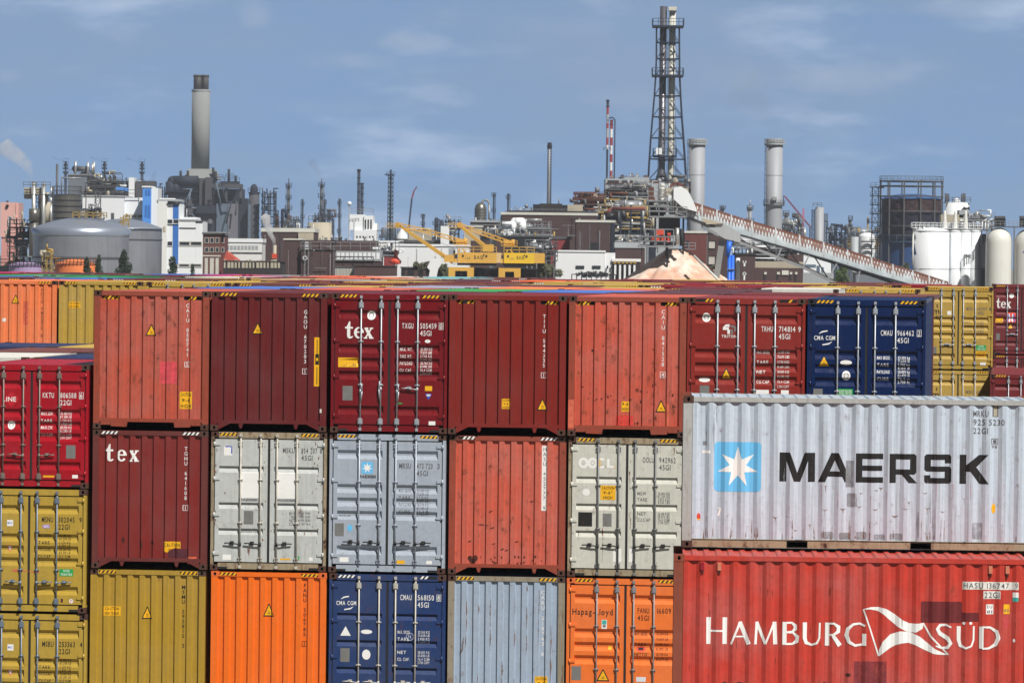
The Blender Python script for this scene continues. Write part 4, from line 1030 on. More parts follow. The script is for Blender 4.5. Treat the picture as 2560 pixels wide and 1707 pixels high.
# ---------------------------------------------------------------- two 20 ft boxes seen from the side
def side_container(label, mat, post, loc, rz, H, pockets=True, wear_rail=None):
    """front face is the long side; x runs along it from the near corner"""
    t = thing('shipping_container', label, 'shipping container', loc, rz, 'shipping containers seen side on')
    L = L20; tab = wave(0.165, L - 0.165, 0.278, 0.070, 0.070, 0.008, 0.044, 0.07); f = interp(tab); f0 = lambda x, z: f(x) if 0.165 < x < L - 0.165 else 0.0
    mb = MB()
    for (a, da), (b, db) in zip(tab, tab[1:]): mb.face([(a, da, 0.150), (b, db, 0.150), (b, db, H - 0.09), (a, da, H - 0.09)])
    link('side_panel', mb.mesh('side_panel', mat), t)
    for x in (0.0, L - 0.162):
        for y in (0.003, WID - 0.16): link('corner_post', MB().box(x + 0.003, x + 0.159, y, y + 0.157, 0.118, H - 0.118).mesh('corner_post', post), t)
    for y in (-0.002, WID - 0.06): link('top_rail', MB().box(0.162, L - 0.162, y, y + 0.062, H - 0.098, H - 0.018).mesh('top_rail', post if wear_rail is None else wear_rail), t)
    mb = MB()
    xs = [0.162, 1.79, 2.15, 3.90, 4.26, L - 0.162]
    for a, b in ((xs[0], xs[1]), (xs[2], xs[3]), (xs[4], xs[5])): mb.box(a, b, 0.012, 0.05, 0.012, 0.125)
    mb.box(0.162, L - 0.162, 0.001, 0.04, 0.142, 0.152)
    link('bottom_rail', mb.mesh('bottom_rail', creampost if mat is grey2 else post), t)
    mb = MB()
    for a, b in ((xs[1], xs[2]), (xs[3], xs[4])):
        for q in ((a, b, 0.010, 0.022), (a, b, 0.115, 0.127)): mb.box(q[0], q[1], 0.012, WID - 0.02, q[2], q[3])
        mb.box(a, a + 0.01, 0.012, WID - 0.02, 0.022, 0.115); mb.box(b - 0.01, b, 0.012, WID - 0.02, 0.022, 0.115)
    link('fork_pocket', mb.mesh('fork_pocket', M_['underside']), t)
    mb = MB(); mb.box(0.1, L - 0.1, 0.06, WID - 0.06, 0.127, 0.15); link('underframe', mb.mesh('underframe', M_['underside']), t)
    mb = MB(); tr = wave(0.15, L - 0.15, 0.205, 0.025, 0.085, 0.0, 0.022, 0.03)
    for (a, da), (b, db) in zip(tr, tr[1:]):
        mb.face([(a, 0.09, H - 0.014 - da), (b, 0.09, H - 0.014 - db), (b, WID - 0.09, H - 0.014 - db), (a, WID - 0.09, H - 0.014 - da)])
        for y0, y1 in ((0.055, 0.09), (WID - 0.055, WID - 0.09)): mb.face([(a, y0, H - 0.04), (b, y0, H - 0.04), (b, y1, H - 0.014 - db), (a, y1, H - 0.014 - da)])
    link('roof', mb.mesh('roof', mat), t)
    mb = MB()
    for x in (0.01, L - 0.04): mb.box(x, x + 0.03, 0.16, WID - 0.16, 0.11, H - 0.1)
    link('end_wall', mb.mesh('end_wall', mat), t)
    mb = MB()
    for (a, da), (b, db) in zip(tab, tab[1:]): mb.face([(a, WID - da, 0.150), (b, WID - db, 0.150), (b, WID - db, H - 0.09), (a, WID - da, H - 0.09)])
    link('side_panel', mb.mesh('side_panel', mat), t)
    for x0 in (0.0, L - 0.178):
        for z0 in (0.0, H - 0.118):
            mb = MB(); casting_mb(mb, x0, x0 + 0.178, z0, z0 + 0.118, -0.004, 0.17, flip=1); link('corner_casting', mb.mesh('corner_casting', [M_['casting'] if mat is grey2 else hpost, M_['hole']]), t)
            mb = MB(); casting_mb(mb, x0, x0 + 0.178, z0, z0 + 0.118, WID + 0.004, 0.17, flip=-1); link('corner_casting', mb.mesh('corner_casting', [hpost, M_['hole']]), t)
    t['_f'] = 0
    cuts = [p[0] for p in tab]
    def mark(name, d, mats, label=None): return d.build(name, mats, t, cuts, 0, f0, label=label)
    return t, mark
RZ2 = -0.03
def corner(px, py, z, D):
    d = ray(px, py); return (d.x / d.y * D, D, z)
# pale grey box with the star
K = 382.0
t, mark = side_container('pale grey container seen side on with a star emblem and black capitals', grey2, paint('grey_rusty_post', lin(176, 178, 176), 0.5, 0.2, 0.5, 0.55, 60.0), corner(1706.5, 1180, Z5, 82.4), RZ2, STDH)
gx = lambda q: (q - 120) / K
gz = lambda qx, qy: (1055 + (qx - 120) * 0.0113 - qy) / K
d = D2(); d.rrect(gx(326), gx(632), gz(480, 692), gz(480, 368), 0.07); d2 = d
star(d, gx(480), gz(480, 531), 0.355, 1, 1, 7, 0.40); mark('logo', d, [M_['skyblue'], M_['white']])
d = D2(); wide_word(d, 0, gz(1400, 632), 0.497, 1, 'MAERSK', 0, 0, [(gx(a), gx(b)) for a, b in ((752, 984), (1003, 1225), (1250, 1428), (1470, 1650), (1696, 1872), (1926, 2116))]); mark('name_lettering', d, M_['blackworn'])
d = D2()
d.text('MRKU', gx(2010), gz(2060, 200), .098, width=.26); d.text('925 5230', gx(2012), gz(2100, 257), .098, width=.54); d.text('22G1', gx(2012), gz(2060, 312), .098, width=.25)
d.ribbon([(gx(2132), gz(2150, 345)), (gx(2172), gz(2150, 345)), (gx(2172), gz(2150, 380)), (gx(2132), gz(2150, 380)), (gx(2132), gz(2150, 345))], .012); d.text('98', gx(2134), gz(2150, 407), .05, width=.09); d.rect(gx(2142), gx(2164), gz(2150, 374), gz(2150, 352))
mark('code_lettering', d, M_['grey_ink'])
d = D2(); d.rect(gx(2138), gx(2172), gz(2155, 200), gz(2155, 130), 0, 0); d.ribbon([(gx(2140), gz(2155, 130)), (gx(2140), gz(2155, 200)), (gx(2170), gz(2155, 200)), (gx(2170), gz(2155, 130))], .018, 1, 1); mark('vent', d, [flat('vent_cover', lin(176, 170, 150), .6), M_['grey_ink']])
d = D2()
for a, b, z0, z1 in ((1028, 1110, 1000, 952), (1145, 1215, 1003, 958), (1255, 1325, 1004, 952), (1372, 1445, 1005, 968), (1475, 1560, 1006, 962), (2012, 2078, 1000, 892), (1195, 1260, 790, 700)): mark('paint_patch', D2().rrect(gx(a), gx(b), gz(a, z0), gz(a, z1), .03), M_['greyp'])
mark('paint_patch', D2().rect(gx(1185), gx(1238), gz(1200, 660), gz(1200, 488), 0, 1), M_['greyp']); mark('paint_patch', D2().rect(gx(250), gx(275), gz(260, 388), gz(260, 362)), M_['greyp'])
d = D2(); d.rect(gx(246), gx(300), gz(270, 442), gz(270, 422), 0); d.ribbon([(gx(350), gz(360, 800)), (gx(372), gz(360, 800)), (gx(355), gz(360, 850))], .03, 0); d.disc(gx(228), gz(228, 855), .033, .062, 1); d.rect(gx(220), gx(238), gz(228, 878), gz(228, 868), 2, 1); d.disc(gx(2150), gz(2150, 800), .035, .085, 2); mark('small_label', d, [M_['white'], M_['redp'], M_['yellow']])
d = D2(); rnd = random.Random(31)
for x, y in ((955, 908), (1055, 655), (1285, 702), (1385, 683), (1415, 668), (1170, 805), (1275, 790), (1380, 808), (1050, 810), (1580, 804), (1720, 800), (1820, 822), (1925, 848), (1480, 882), (1508, 852), (1717, 962), (730, 860), (820, 858), (860, 945), (1600, 760), (1700, 700), (1960, 735)):
    w = rnd.uniform(.03, .06); d.ribbon([(gx(x) - w, gz(x, y) + .012), (gx(x), gz(x, y) - .01), (gx(x) + w, gz(x, y) + .012)], [.004, rnd.uniform(.014, .035), .004], 0, 0)
    if rnd.random() < .4: d.ribbon([(gx(x), gz(x, y)), (gx(x), gz(x, y) - rnd.uniform(.05, .12))], [.016, .004], 0, 1)
for k in range(34):
    x = rnd.uniform(180, 2330); d.ribbon([(gx(x), rnd.uniform(.15, .2)), (gx(x) + .004, rnd.uniform(.25, .6))], [.02, .004], 0, 2)
mark('rust_stain', d, M_['brownstain'])
d = D2()
for x, y0, y1 in ((1028, 650, 760), (1240, 700, 780), (1450, 690, 800), (1568, 730, 820), (1775, 620, 780), (1885, 640, 800), (1998, 640, 740), (1350, 720, 800), (1135, 700, 790), (2215, 640, 720)): d.ribbon([(gx(x), gz(x, y0)), (gx(x) + .004, gz(x, y1))], [.012, .006])
mark('scuff_stain', d, M_['pinkrun'])
d = D2()
for x, y0, y1, w in ((275, 150, 420, .03), (322, 130, 430, .035), (340, 120, 260, .02), (1660, 820, 990, .05), (1765, 790, 1000, .06), (1545, 400, 500, .02), (1150, 230, 330, .02), (2060, 400, 560, .02), (1740, 700, 900, .02)): d.ribbon([(gx(x), gz(x, y0)), (gx(x) - .006, gz(x, (y0 + y1) / 2)), (gx(x) + .004, gz(x, y1))], [w * .3, w, w * .4])
mark('dirt_stain', d, M_['grime'])
# red box with the pennant
K2 = 389.0
t, mark = side_container('red container seen side on with a white pennant emblem and capitals', hred, hpost, corner(1683.5, 1500, Z4, 80.7), RZ2, STDH, wear_rail=hred)
hx = lambda q: (q - 62) / K2
hz = lambda qx, qy: STDH - (qy - 105 - (qx - 62) * 0.0125) / K2
d = D2(); lay = [0]
def st(pts, w):
    lay[0] += 0.2
    d.ribbon([(hx(a), hz(a, b)) for a, b in pts], [q / K2 for q in w] if isinstance(w, (list, tuple)) else w / K2, 0, lay[0])
# H
st([(293, 515), (293, 690)], [30, 26]); st([(399, 516), (399, 690)], [30, 28]); st([(300, 604), (395, 605)], 12)
# A
st([(440, 692), (500, 545)], [12, 16]); st([(497, 545), (556, 692)], [26, 28]); st([(462, 640), (530, 642)], 10)
# M
st([(600, 692), (607, 545)], [16, 16]); st([(606, 545), (664, 690)], [22, 18]); st([(664, 690), (722, 545)], [12, 14]); st([(722, 545), (729, 692)], [26, 26])
# B
st([(788, 545), (788, 694)], 28); st([(795, 551), (835, 551), (858, 570), (858, 592), (838, 610), (795, 612)], [12, 14, 24, 24, 14, 10]); st([(795, 612), (845, 616), (872, 642), (868, 672), (840, 689), (795, 689)], [10, 14, 26, 26, 14, 12])
# U
st([(920, 548), (920, 650), (930, 680), (965, 695), (1000, 683), (1015, 650), (1017, 550)], [28, 26, 24, 14, 14, 12, 12])
# R
st([(1066, 550), (1066, 700)], 28); st([(1072, 556), (1110, 556), (1140, 578), (1138, 608), (1108, 628), (1072, 630)], [12, 14, 26, 26, 14, 10]); st([(1100, 628), (1150, 700)], [22, 30])
# G
st([(1312, 572), (1278, 556), (1235, 560), (1200, 590), (1192, 632), (1208, 675), (1250, 699), (1305, 690)], [14, 14, 16, 24, 28, 24, 16, 14]); st([(1307, 622), (1307, 700)], 26)
mark('name_lettering', d, M_['white']); d = D2()
# S
st([(1872, 580), (1838, 563), (1800, 566), (1782, 590), (1800, 620), (1850, 652), (1868, 684), (1848, 712), (1808, 714), (1772, 700)], [10, 14, 20, 24, 26, 28, 26, 20, 14, 8])
# U umlaut
st([(1921, 572), (1921, 660), (1932, 698), (1968, 716), (2004, 702), (2018, 662), (2019, 572)], [26, 24, 22, 14, 12, 12, 12]); 
for x in (1953, 1998): d.disc(hx(x), hz(x, 553), .026, .024, 0, 3)
# D
st([(2068, 574), (2068, 718)], 28); st([(2074, 578), (2125, 580), (2168, 608), (2178, 648), (2160, 692), (2118, 716), (2074, 718)], [12, 14, 24, 28, 24, 14, 12])
mark('name_lettering', d, M_['white'])
d = D2(); Q = lambda pts: [(hx(a), hz(a, b)) for a, b in pts]
d.ribbon(Q([(1300, 463), (1345, 456), (1395, 460), (1440, 478), (1490, 515), (1540, 555), (1590, 580), (1640, 585), (1675, 572), (1692, 552)]), [a / K2 for a in (4, 14, 26, 40, 50, 54, 56, 58, 40, 4)], 0, 0)
d.ribbon(Q([(1403, 768), (1420, 735), (1450, 695), (1495, 660), (1545, 645), (1600, 645), (1655, 668), (1710, 705), (1765, 738), (1815, 752), (1855, 757)]), [a / K2 for a in (4, 36, 62, 78, 80, 72, 62, 48, 32, 16, 3)], 0, 1)
d.ribbon(Q([(1300, 463), (1345, 590), (1403, 768)]), [10 / K2] * 3, 0, 2); d.ribbon(Q([(1690, 552), (1740, 640), (1855, 757)]), [9 / K2, 12 / K2, 9 / K2], 0, 2)
mark('logo', d, M_['white'])
d = D2(); d.rrect(hx(1672), hx(1940), hz(1800, 550), hz(1800, 412), .03, 0, 0); d.rect(hx(1938), hx(2050), hz(2000, 541), hz(2000, 484), 0, 1); mark('paint_patch', d, worn('dark_red_patch', lin(108, 32, 36), .95, 5, .20, .36), 'dark red overpainted patch')
d = D2(); d.rect(hx(1242), hx(1456), hz(1350, 975), hz(1350, 802), 0, 0); mark('paint_patch', d, worn('violet_red_patch', lin(136, 54, 60), .75, 5, .25, .5), 'violet red overpainted patch')
d = D2(); d.rect(hx(1942), hx(2306), hz(2100, 334), hz(2100, 284), 0, 0)
d.text('HASU 136747', hx(1948), hz(2100, 327), .092, width=.77, mi=1, lay=1); d.text('9', hx(2284), hz(2290, 327), .092, width=.04, mi=1, lay=1); mark('code_lettering', d, [M_['whitew'], M_['grey_ink']]); d = D2(); d.rect(hx(2078), hx(2188), hz(2130, 394), hz(2130, 344), 0, 0); d.text('22G1', hx(2084), hz(2130, 388), .095, width=.255, mi=1, lay=1)
mark('code_lettering', d, [M_['whitew'], M_['grey_ink']])
LB = [M_['teal'], M_['white'], M_['yellow'], M_['grey_ink']]
d = D2(); d.rect(hx(2268), hx(2306), hz(2285, 412), hz(2285, 352), 0, 0); d.rect(hx(2268), hx(2306), hz(2285, 385), hz(2285, 352), 1, 1); mark('small_label', d, LB); d = D2(); d.rect(hx(2210), hx(2250), hz(2230, 492), hz(2230, 430), 2, 0); d.text('80', hx(2214), hz(2230, 480), .05, width=.08, mi=3, lay=1)
mark('small_label', d, LB); d = D2(); d.rect(hx(2096), hx(2144), hz(2120, 494), hz(2120, 430), 1, 0); d.text('81', hx(2102), hz(2120, 488), .05, width=.09, mi=3, lay=1); d.text('EU', hx(2102), hz(2120, 455), .05, width=.09, mi=3, lay=1)
mark('small_label', d, LB); mark('small_label', D2().disc(hx(2280), hz(2280, 665), .02, .03, 1, 0), LB)
d = D2(); rnd = random.Random(44)
for x in (2212, 2222, 2232): d.ribbon([(hx(x), hz(x, 505)), (hx(x) + .02, hz(x, 550)), (hx(x), hz(x, 590))], .012)
mark('chalk_mark', d, M_['pink'])
for x, m_ in ((248, 'pinkw'), (359, 'o'), (2122, 'o'), (2232, 'o')):
    mb = MB(); y = 105 + (x - 62) * 0.0125
    z1 = hz(x, 158 + (x - 250) * .011); mb.box(hx(x - 12), hx(x + 12), -0.012, 0.05, z1 - .13, z1); mb.box(hx(x - 7), hx(x + 7), -0.016, 0.05, z1 - .185, z1 - .13, 1)
    link('vent', mb.mesh('vent', [flat('vent_red', lin(150, 20, 40), .5) if m_ == 'pinkw' else flat('vent_salmon', lin(206, 124, 96), .6, var=.2, scale=8), M_['rustmark']]), t)
d = D2()
for x, w in ((400, 30), (495, 45), (1580, 20), (1050, 25)): d.ribbon([(hx(x - w), hz(x, 955)), (hx(x), hz(x, 945)), (hx(x + w), hz(x, 950))], [.02, .05, .02])
d.disc(hx(1205), hz(1205, 890), .045, .03)
for k in range(26): x = rnd.uniform(140, 2300); y = rnd.uniform(300, 1000); d.ribbon([(hx(x), hz(x, y)), (hx(x), hz(x, y + rnd.uniform(15, 60)))], [rnd.uniform(.006, .014), .004])
mark('rust_stain', d, M_['rustmark'])
# ---------------------------------------------------------------- containers further back in the yard
PALC = {
 'salmon': lin(214, 104, 84, .95), 'orange': lin(236, 112, 60), 'mustard': lin(186, 154, 66), 'gold': lin(190, 158, 74), 'maroon': lin(112, 34, 40),
 'crimson': lin(138, 14, 32), 'blue': lin(72, 116, 196), 'green': lin(60, 158, 88), 'dark green': lin(26, 104, 66), 'plum': lin(92, 50, 62), 'white': lin(214, 212, 206),
 'pink': lin(214, 54, 124), 'pale cyan': lin(120, 186, 196), 'tan': lin(196, 160, 118), 'oxblood': lin(112, 12, 24), 'navy': lin(34, 48, 92), 'brown': lin(112, 60, 56), 'lavender': lin(160, 160, 184), 'light orange': lin(240, 130, 78), 'grey': lin(150, 152, 156)}
YM = {k: paint('yard_' + k.replace(' ', '_'), v, 0.16, 0.25, 0.3, 0.55, 70 + i * 3.3) for i, (k, v) in enumerate(PALC.items())}
YG = 'containers further back in the yard'
ORD = ['first', 'second', 'third', 'fourth', 'fifth', 'sixth', 'seventh', 'eighth', 'ninth', 'tenth', 'eleventh', 'twelfth', 'thirteenth', 'fourteenth']
def yard(px, D0, col, z=T5, H=HC, L=12.192, kind='end', label=None, full=True, haz='yellow', **kw):
    loc = front(px, 700, z, D0)
    return container(label, YM[col], kind, H, loc, RZ, L, haz=haz, full=full, group=YG, **kw)
# tall stacks whose fronts can be seen
c = yard(38, 138, 'light orange', label='light orange container with a yellow triangle, set back behind the crimson one', under='blocks')
triangle(c, 1.22, 0.44, 0.19, 0.22); vcode(c, 'FCIU 785375 5', 0.22, 1.65, xc=1.99, ink='darkink', box=False); patch(c, 'paint_patch', 1.45, 1.6, 0.60, 1.28, 'orangep'); patch(c, 'paint_patch', 0.84, 0.94, 1.10, 1.20, 'whitew')
c = yard(252, 138, 'mustard', label='mustard container set back between the light orange one and a door header'); caution(c, 0.28, 0.63, 0.60, 0.78, ('CAUTION', 'HIGH TRAILER'))
c = yard(470, 138, 'gold', kind='door', label='gold container of which the door header shows over the salmon container')
yard(688, 138.5, 'brown', label='brown container behind the maroon front container, beside a gold door header')
c = yard(1993, 143, 'white', label='white rust spotted container end showing over the brick red container', haz=None)
yard(2201, 149.5, 'gold', kind='door', label='gold container of which the door tops show over the navy container')
c = yard(2396, 170.5, 'mustard', kind='door', label='mustard container with black letters behind the end of the navy one', handle_z=0.86, handles=((0, 1), (1, -1), (2, 1), (3, -1)))
def msc(c, num, owner, low=False):
    H = HC; d = D2(); d.text('m', 0.33, H - 0.95, .21, sx=1.1); d.text('s', 0.45, H - 0.72, .16); d.text('c', 0.42, H - 1.13, .17, sx=1.1); decal(c, 'logo', d, M_['black'])
    idcode(c, owner, num, '1', '45G1', 0.70, 'grey_ink', 1.50, 1.88, 2.30)
msc(c, '602907', 'MSDU'); patch(c, 'label', 0.83, 0.97, 0.84, 0.98, 'white'); weights(c, 1.2, [('MAX', ('32.500', '71.650')), ('TARE', ('3.700', '8.150')), ('PAYLOAD', ('28.800', '63.500'))], 'grey_ink', 1.45, 1.86)
caution(c, 1.85, 2.20, 2.02, 2.21, ('WOOD', 'TREATED'), 'green', 'white', 'green_label'); caution(c, 1.85, 2.20, 2.24, 2.44, ('CAUTION', 'HIGH'), 'yellow', 'black'); patch(c, 'data_plate', 0.34, 0.47, 2.1, 2.4, 'plate'); patch(c, 'small_label', 2.0, 2.2, 2.63, 2.72, 'white')
c = yard(2398, 170.5, 'gold', z=T4, kind='door', label='gold rust edged container under the mustard one that stands behind the navy one', rodmat=M_['galv_old'])
msc(c, '609110', 'MEDU'); oval(c, 'round_sticker', 0.80, 0.98, .08, .08, 'white', None)
c = yard(2554, 202, 'maroon', kind='door', label='maroon container with white lettering and a red square, far back beside the mustard one', handle_z=0.82, handles=((0, 1), (1, -1), (2, 1), (3, -1)))
d = D2(); tex_logo(d, 0.16, HC - .98, .62, .42); decal(c, 'logo', d, M_['white']); oval(c, 'round_sticker', .80, .46, .09, .10); patch(c, 'label', .58, .99, 1.16, 1.56, 'redp'); d = D2(); d.ribbon([(.64, HC - 1.52), (.68, HC - 1.22), (.785, HC - 1.40), (.89, HC - 1.22), (.93, HC - 1.52)], .05, 0, 2); d.ribbon([(.70, HC - 1.22), (.74, HC - 1.40), (.72, HC - 1.54)], .06, 1, 1); d.ribbon([(.87, HC - 1.22), (.83, HC - 1.40), (.85, HC - 1.54)], .06, 1, 1); decal(c, 'badge', d, [M_['blue'], M_['white']])
triangle(c, .77, 1.62, .2, .2); patch(c, 'data_plate', .18, .34, 2.02, 2.30, 'plate'); caution(c, .14, .46, 1.40, 1.58, ('CAUTION',)); weights(c, 1.12, [('MAX', ('32.500', '71.650')), ('TARE', ('3.700', '8.150')), ('CAP', ('28.800', '63.500'))])
yard(2556, 202, 'maroon', z=T4, kind='door', label='maroon container under the one with a red square far back', haz='yellow')
c = yard(2568, 166, 'oxblood', z=T4 - 0.02, kind='door', label='dark red container with a gold letter m, in front of the far maroon pair')
d = D2(); d.text('m', .36, HC - 1.42, .28, sx=1.35); decal(c, 'logo', d, flat('gold_letter', lin(200, 150, 70), .5))
# low roofs beside the first column
yard(221, 106.7, 'navy', Z5, STDH, L20, label='navy container roof just behind the crimson container', haz=None)
yard(-62, 106.7, 'white', Z5, STDH, L20, label='white container roof behind the crimson container, at the picture edge', haz=None)
yard(330, 113.4, 'plum', Z5, STDH, L20, label='plum container roof between the navy roof and the gold roof', haz=None)
yard(75, 113.4, 'brown', Z5, STDH, L20, label='brown container roof behind the white roof of the short stacks', haz=None)
yard(250, 119.6, 'gold', Z5, STDH, L20, label='gold container roof at the back of the short stacks', haz=None)
yard(12, 119.6, 'navy', Z5, STDH, L20, label='navy container roof at the back of the short stacks, below the light orange end', haz=None)
# roofs, row by row; each entry: colour, centre, drop
rows = [
 (113.8, 262, [('blue', 590), ('salmon', 850), ('green', 1151), ('blue', 1414), ('plum', 1675), ('maroon', 1940), ('brown', 2204)]),
 (127.6, 235, [('gold', 832), ('lavender', 1063), ('light orange', 1297), ('salmon', 1531), ('plum', 1763)]),
 (141.0, 211, [('maroon', 895), ('brown', 1104), ('plum', 1322), ('gold', 1535), ('maroon', 1765)]),
 (155.5, 193, [('plum', -30), ('blue', 165), ('maroon', 360), ('gold', 552), ('maroon', 745), ('gold', 938), ('maroon', 1130), ('gold', 1322), ('gold', 1514), ('crimson', 1706), ('crimson', 1898), ('gold', 2090)]),
 (170.0, 177, [('blue', -10), ('green', 168), ('dark green', 346), ('gold', 523), ('tan', 700), ('lavender', 877), ('plum', 1054), ('maroon', 1231), ('gold', 1408), ('gold', 1585), ('crimson', 1762), ('maroon', 1939), ('gold', 2116)]),
 (184.0, 163, [('green', 40), ('dark green', 204), ('maroon', 368), ('white', 531), ('plum', 694), ('salmon', 857), ('tan', 1020), ('brown', 1183), ('orange', 1346), ('gold', 1509), ('maroon', 1672), ('gold', 1835), ('gold', 1998), ('brown', 2161), ('crimson', 2324)]),
 (198.0, 152, [('maroon', 20), ('plum', 172), ('maroon', 324), ('maroon', 476), ('pink', 556 + 72), ('salmon', 780), ('orange', 932), ('pale cyan', 1084), ('tan', 1236), ('maroon', 1388), ('maroon', 1540), ('maroon', 1692), ('maroon', 1844), ('gold', 1996), ('maroon', 2148), ('crimson', 2300)]),
 (211.5, 142, [('pink', -10), ('plum', 132), ('maroon', 274), ('blue', 416), ('pink', 545), ('grey', 690), ('orange', 832), ('white', 974), ('pale cyan', 1116), ('brown', 1258), ('plum', 1400), ('crimson', 1600), ('gold', 1742), ('maroon', 1884)]),
]
rnd = random.Random(77)
for r, (D0, pitch, items) in enumerate(rows):
    seen = {}
    tot = {}
    for col, px in items: tot[col] = tot.get(col, 0) + 1
    for col, px in items:
        seen[col] = seen.get(col, 0) + 1
        if tot[col] == 1: lab = f'the one {col} container roof in the {ORD[r]} row behind the front stacks'
        else: lab = f'{col} container roof, {ORD[seen[col] - 1]} of its colour in the {ORD[r]} row behind the front'
        dz = rnd.choice([0, 0, 0, -0.02, -0.04, 0.012]) if r else 0.0
        yard(px, D0, col, z=T5 + dz, label=lab, full=False, haz=rnd.choice(['yellow', 'yellow', 'yellow', 'white']))

# the tiers that carry the stacks standing apart
for px, D0, col, t0, nm in ((2396, 170.5, 'maroon', T3, 'gold rust edged'), (2556, 202, 'plum', T3, 'far maroon'), (2568, 166, 'brown', T3, 'gold letter m'), (2201, 149.5, 'navy', T4, 'gold door top')):
    z = t0; k = 0
    while z > -0.1:
        yard(px, D0, col, z=z, label=f'{col} container {ORD[k]} below the ones shown in the {nm} stack', full=True, haz=None); z -= 2.916; k += 1
# ---------------------------------------------------------------- the works across the water
def X(px, D, py=640): return P(px, py, D).x
def Z(py, D, px=1280): return P(px, py, D).z
def m2(px, D): return px * D / FPX
B = {}
B['white'] = flat('white_cladding', lin(232, 236, 240), 0.6, var=0.05, scale=0.05, streak=0.08)
B['whitewarm'] = flat('warm_white_cladding', lin(226, 228, 226), 0.6, var=0.05, scale=0.05, streak=0.08)
B['bluewall'] = flat('blue_cladding', lin(54, 112, 190), 0.55, var=0.06, scale=0.1)
B['brightblue'] = flat('bright_blue_cladding', lin(84, 150, 232), 0.55, var=0.06, scale=0.1)
B['glass'] = flat('dark_window', (0.03, 0.04, 0.05, 1), 0.2, var=0.2, scale=0.4)
B['frame'] = flat('pale_window_frame', lin(196, 194, 186), 0.6)
B['bigtank'] = flat('brushed_tank_steel', lin(154, 158, 166), 0.40, 0.5, 0.12, 0.3, 0.4)
B['domesteel'] = flat('dome_steel', lin(164, 174, 190), 0.34, 0.55, 0.10, 0.12)
B['bright'] = flat('bright_pipe_steel', lin(184, 186, 184), 0.38, 0.5, 0.2, 0.4)
B['ribbed'] = flat('ribbed_tank_steel', lin(128, 126, 120), 0.36, 0.65, 0.15, 0.3, 0.2)
B['pink1'] = flat('pale_pink_render', lin(216, 168, 160), 0.8, var=0.08, scale=0.1)
B['pink2'] = flat('pink_render', lin(206, 146, 138), 0.8, var=0.08, scale=0.1, streak=0.1)
B['lilac'] = flat('lilac_tank_paint', lin(168, 146, 186), 0.6, var=0.1, scale=0.2)
B['orange'] = flat('orange_tank_paint', lin(236, 132, 74), 0.6, var=0.1, scale=0.2, streak=0.1)
B['dark'] = flat('dark_steelwork', lin(32, 34, 40), 0.7, 0.2, 0.3, 0.5)
B['bluedark'] = flat('blue_black_steelwork', lin(36, 48, 68), 0.7, 0.2, 0.25, 0.4)
B['mid'] = flat('grey_steelwork', lin(92, 94, 98), 0.6, 0.3, 0.25, 0.4)
B['galv'] = flat('pale_steelwork', lin(148, 152, 156), 0.5, 0.35, 0.2, 0.4)
B['yellow'] = flat('yellow_railing', lin(162, 136, 74), 0.6, var=0.1)
B['crane'] = flat('crane_yellow', lin(214, 168, 74), 0.5, var=0.12, scale=0.4, streak=0.12)
B['crane2'] = flat('crane_lemon', lin(228, 190, 46), 0.5, var=0.08, scale=0.4)
B['cranepale'] = flat('crane_beige', lin(214, 184, 132), 0.5, var=0.08, scale=0.4)
B['concrete'] = flat('concrete', lin(132, 136, 136), 0.85, var=0.12, scale=0.08, streak=0.2)
B['tan'] = flat('tan_render', lin(178, 170, 152), 0.85, var=0.12, scale=0.12, streak=0.2)
B['grey'] = flat('grey_cladding', lin(116, 124, 134), 0.6, 0.1, 0.1, 0.06, 0.15)
B['greylight'] = flat('light_grey_cladding', lin(168, 174, 178), 0.65, 0.1, 0.12, 0.1, 0.2)
B['plantgrey'] = flat('power_house_grey', lin(70, 72, 78), 0.8, 0, 0.2, 0.06, 0.3)
B['plantdark'] = flat('power_house_dark', lin(30, 38, 54), 0.75, 0.1, 0.25, 0.08, 0.3)
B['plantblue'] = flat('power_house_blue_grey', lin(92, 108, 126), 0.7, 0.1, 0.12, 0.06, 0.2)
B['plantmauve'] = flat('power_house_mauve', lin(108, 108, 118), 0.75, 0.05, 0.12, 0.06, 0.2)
B['brown'] = brick('brown_brick', lin(78, 58, 58), lin(96, 76, 72), 1.6, 0.12)
B['redbrown'] = brick('red_brown_brick', lin(112, 58, 54), lin(120, 78, 70), 1.6, 0.1)
B['brick'] = brick('house_brick', lin(104, 62, 56), lin(140, 112, 100), 2.2, 0.15)
B['redwall'] = flat('red_sheet_wall', lin(138, 52, 54), 0.7, var=0.12, scale=0.15, streak=0.15)
B['darkroof'] = flat('dark_roof', lin(48, 44, 46), 0.9, var=0.2, scale=0.1)
B['paleroof'] = flat('pale_roof_edge', lin(206, 206, 198), 0.8, var=0.15, scale=0.2)
B['redroof'] = flat('red_tiles', lin(190, 84, 68), 0.8, var=0.15, scale=0.3)
B['rust'] = flat('rusted_steel', lin(98, 60, 48), 0.85, 0, 0.3, 0.4, 0.2)
B['rust2'] = flat('red_oxide_steel', lin(118, 64, 56), 0.8, 0, 0.3, 0.4, 0.2)
B['stackgrey'] = flat('grey_stack_paint', lin(158, 162, 168), 0.6, 0.1, 0.06, 0.05, 0.12)
B['flue'] = flat('brown_flue', lin(78, 75, 74), 0.7, 0.2, 0.2, 0.1, 0.4)
B['red'] = flat('signal_red_band', lin(158, 50, 50), 0.6, var=0.08)
B['creamflue'] = flat('cream_flue', lin(206, 206, 196), 0.6, 0.05, 0.1, 0.15, 0.15)
B['darkflue'] = flat('dark_metal_flue', lin(112, 112, 120), 0.36, 0.6, 0.15, 0.2, 0.2)
B['whitetank'] = flat('white_tank_paint', lin(222, 226, 230), 0.5, 0, 0.08, 0.1, 0.3)
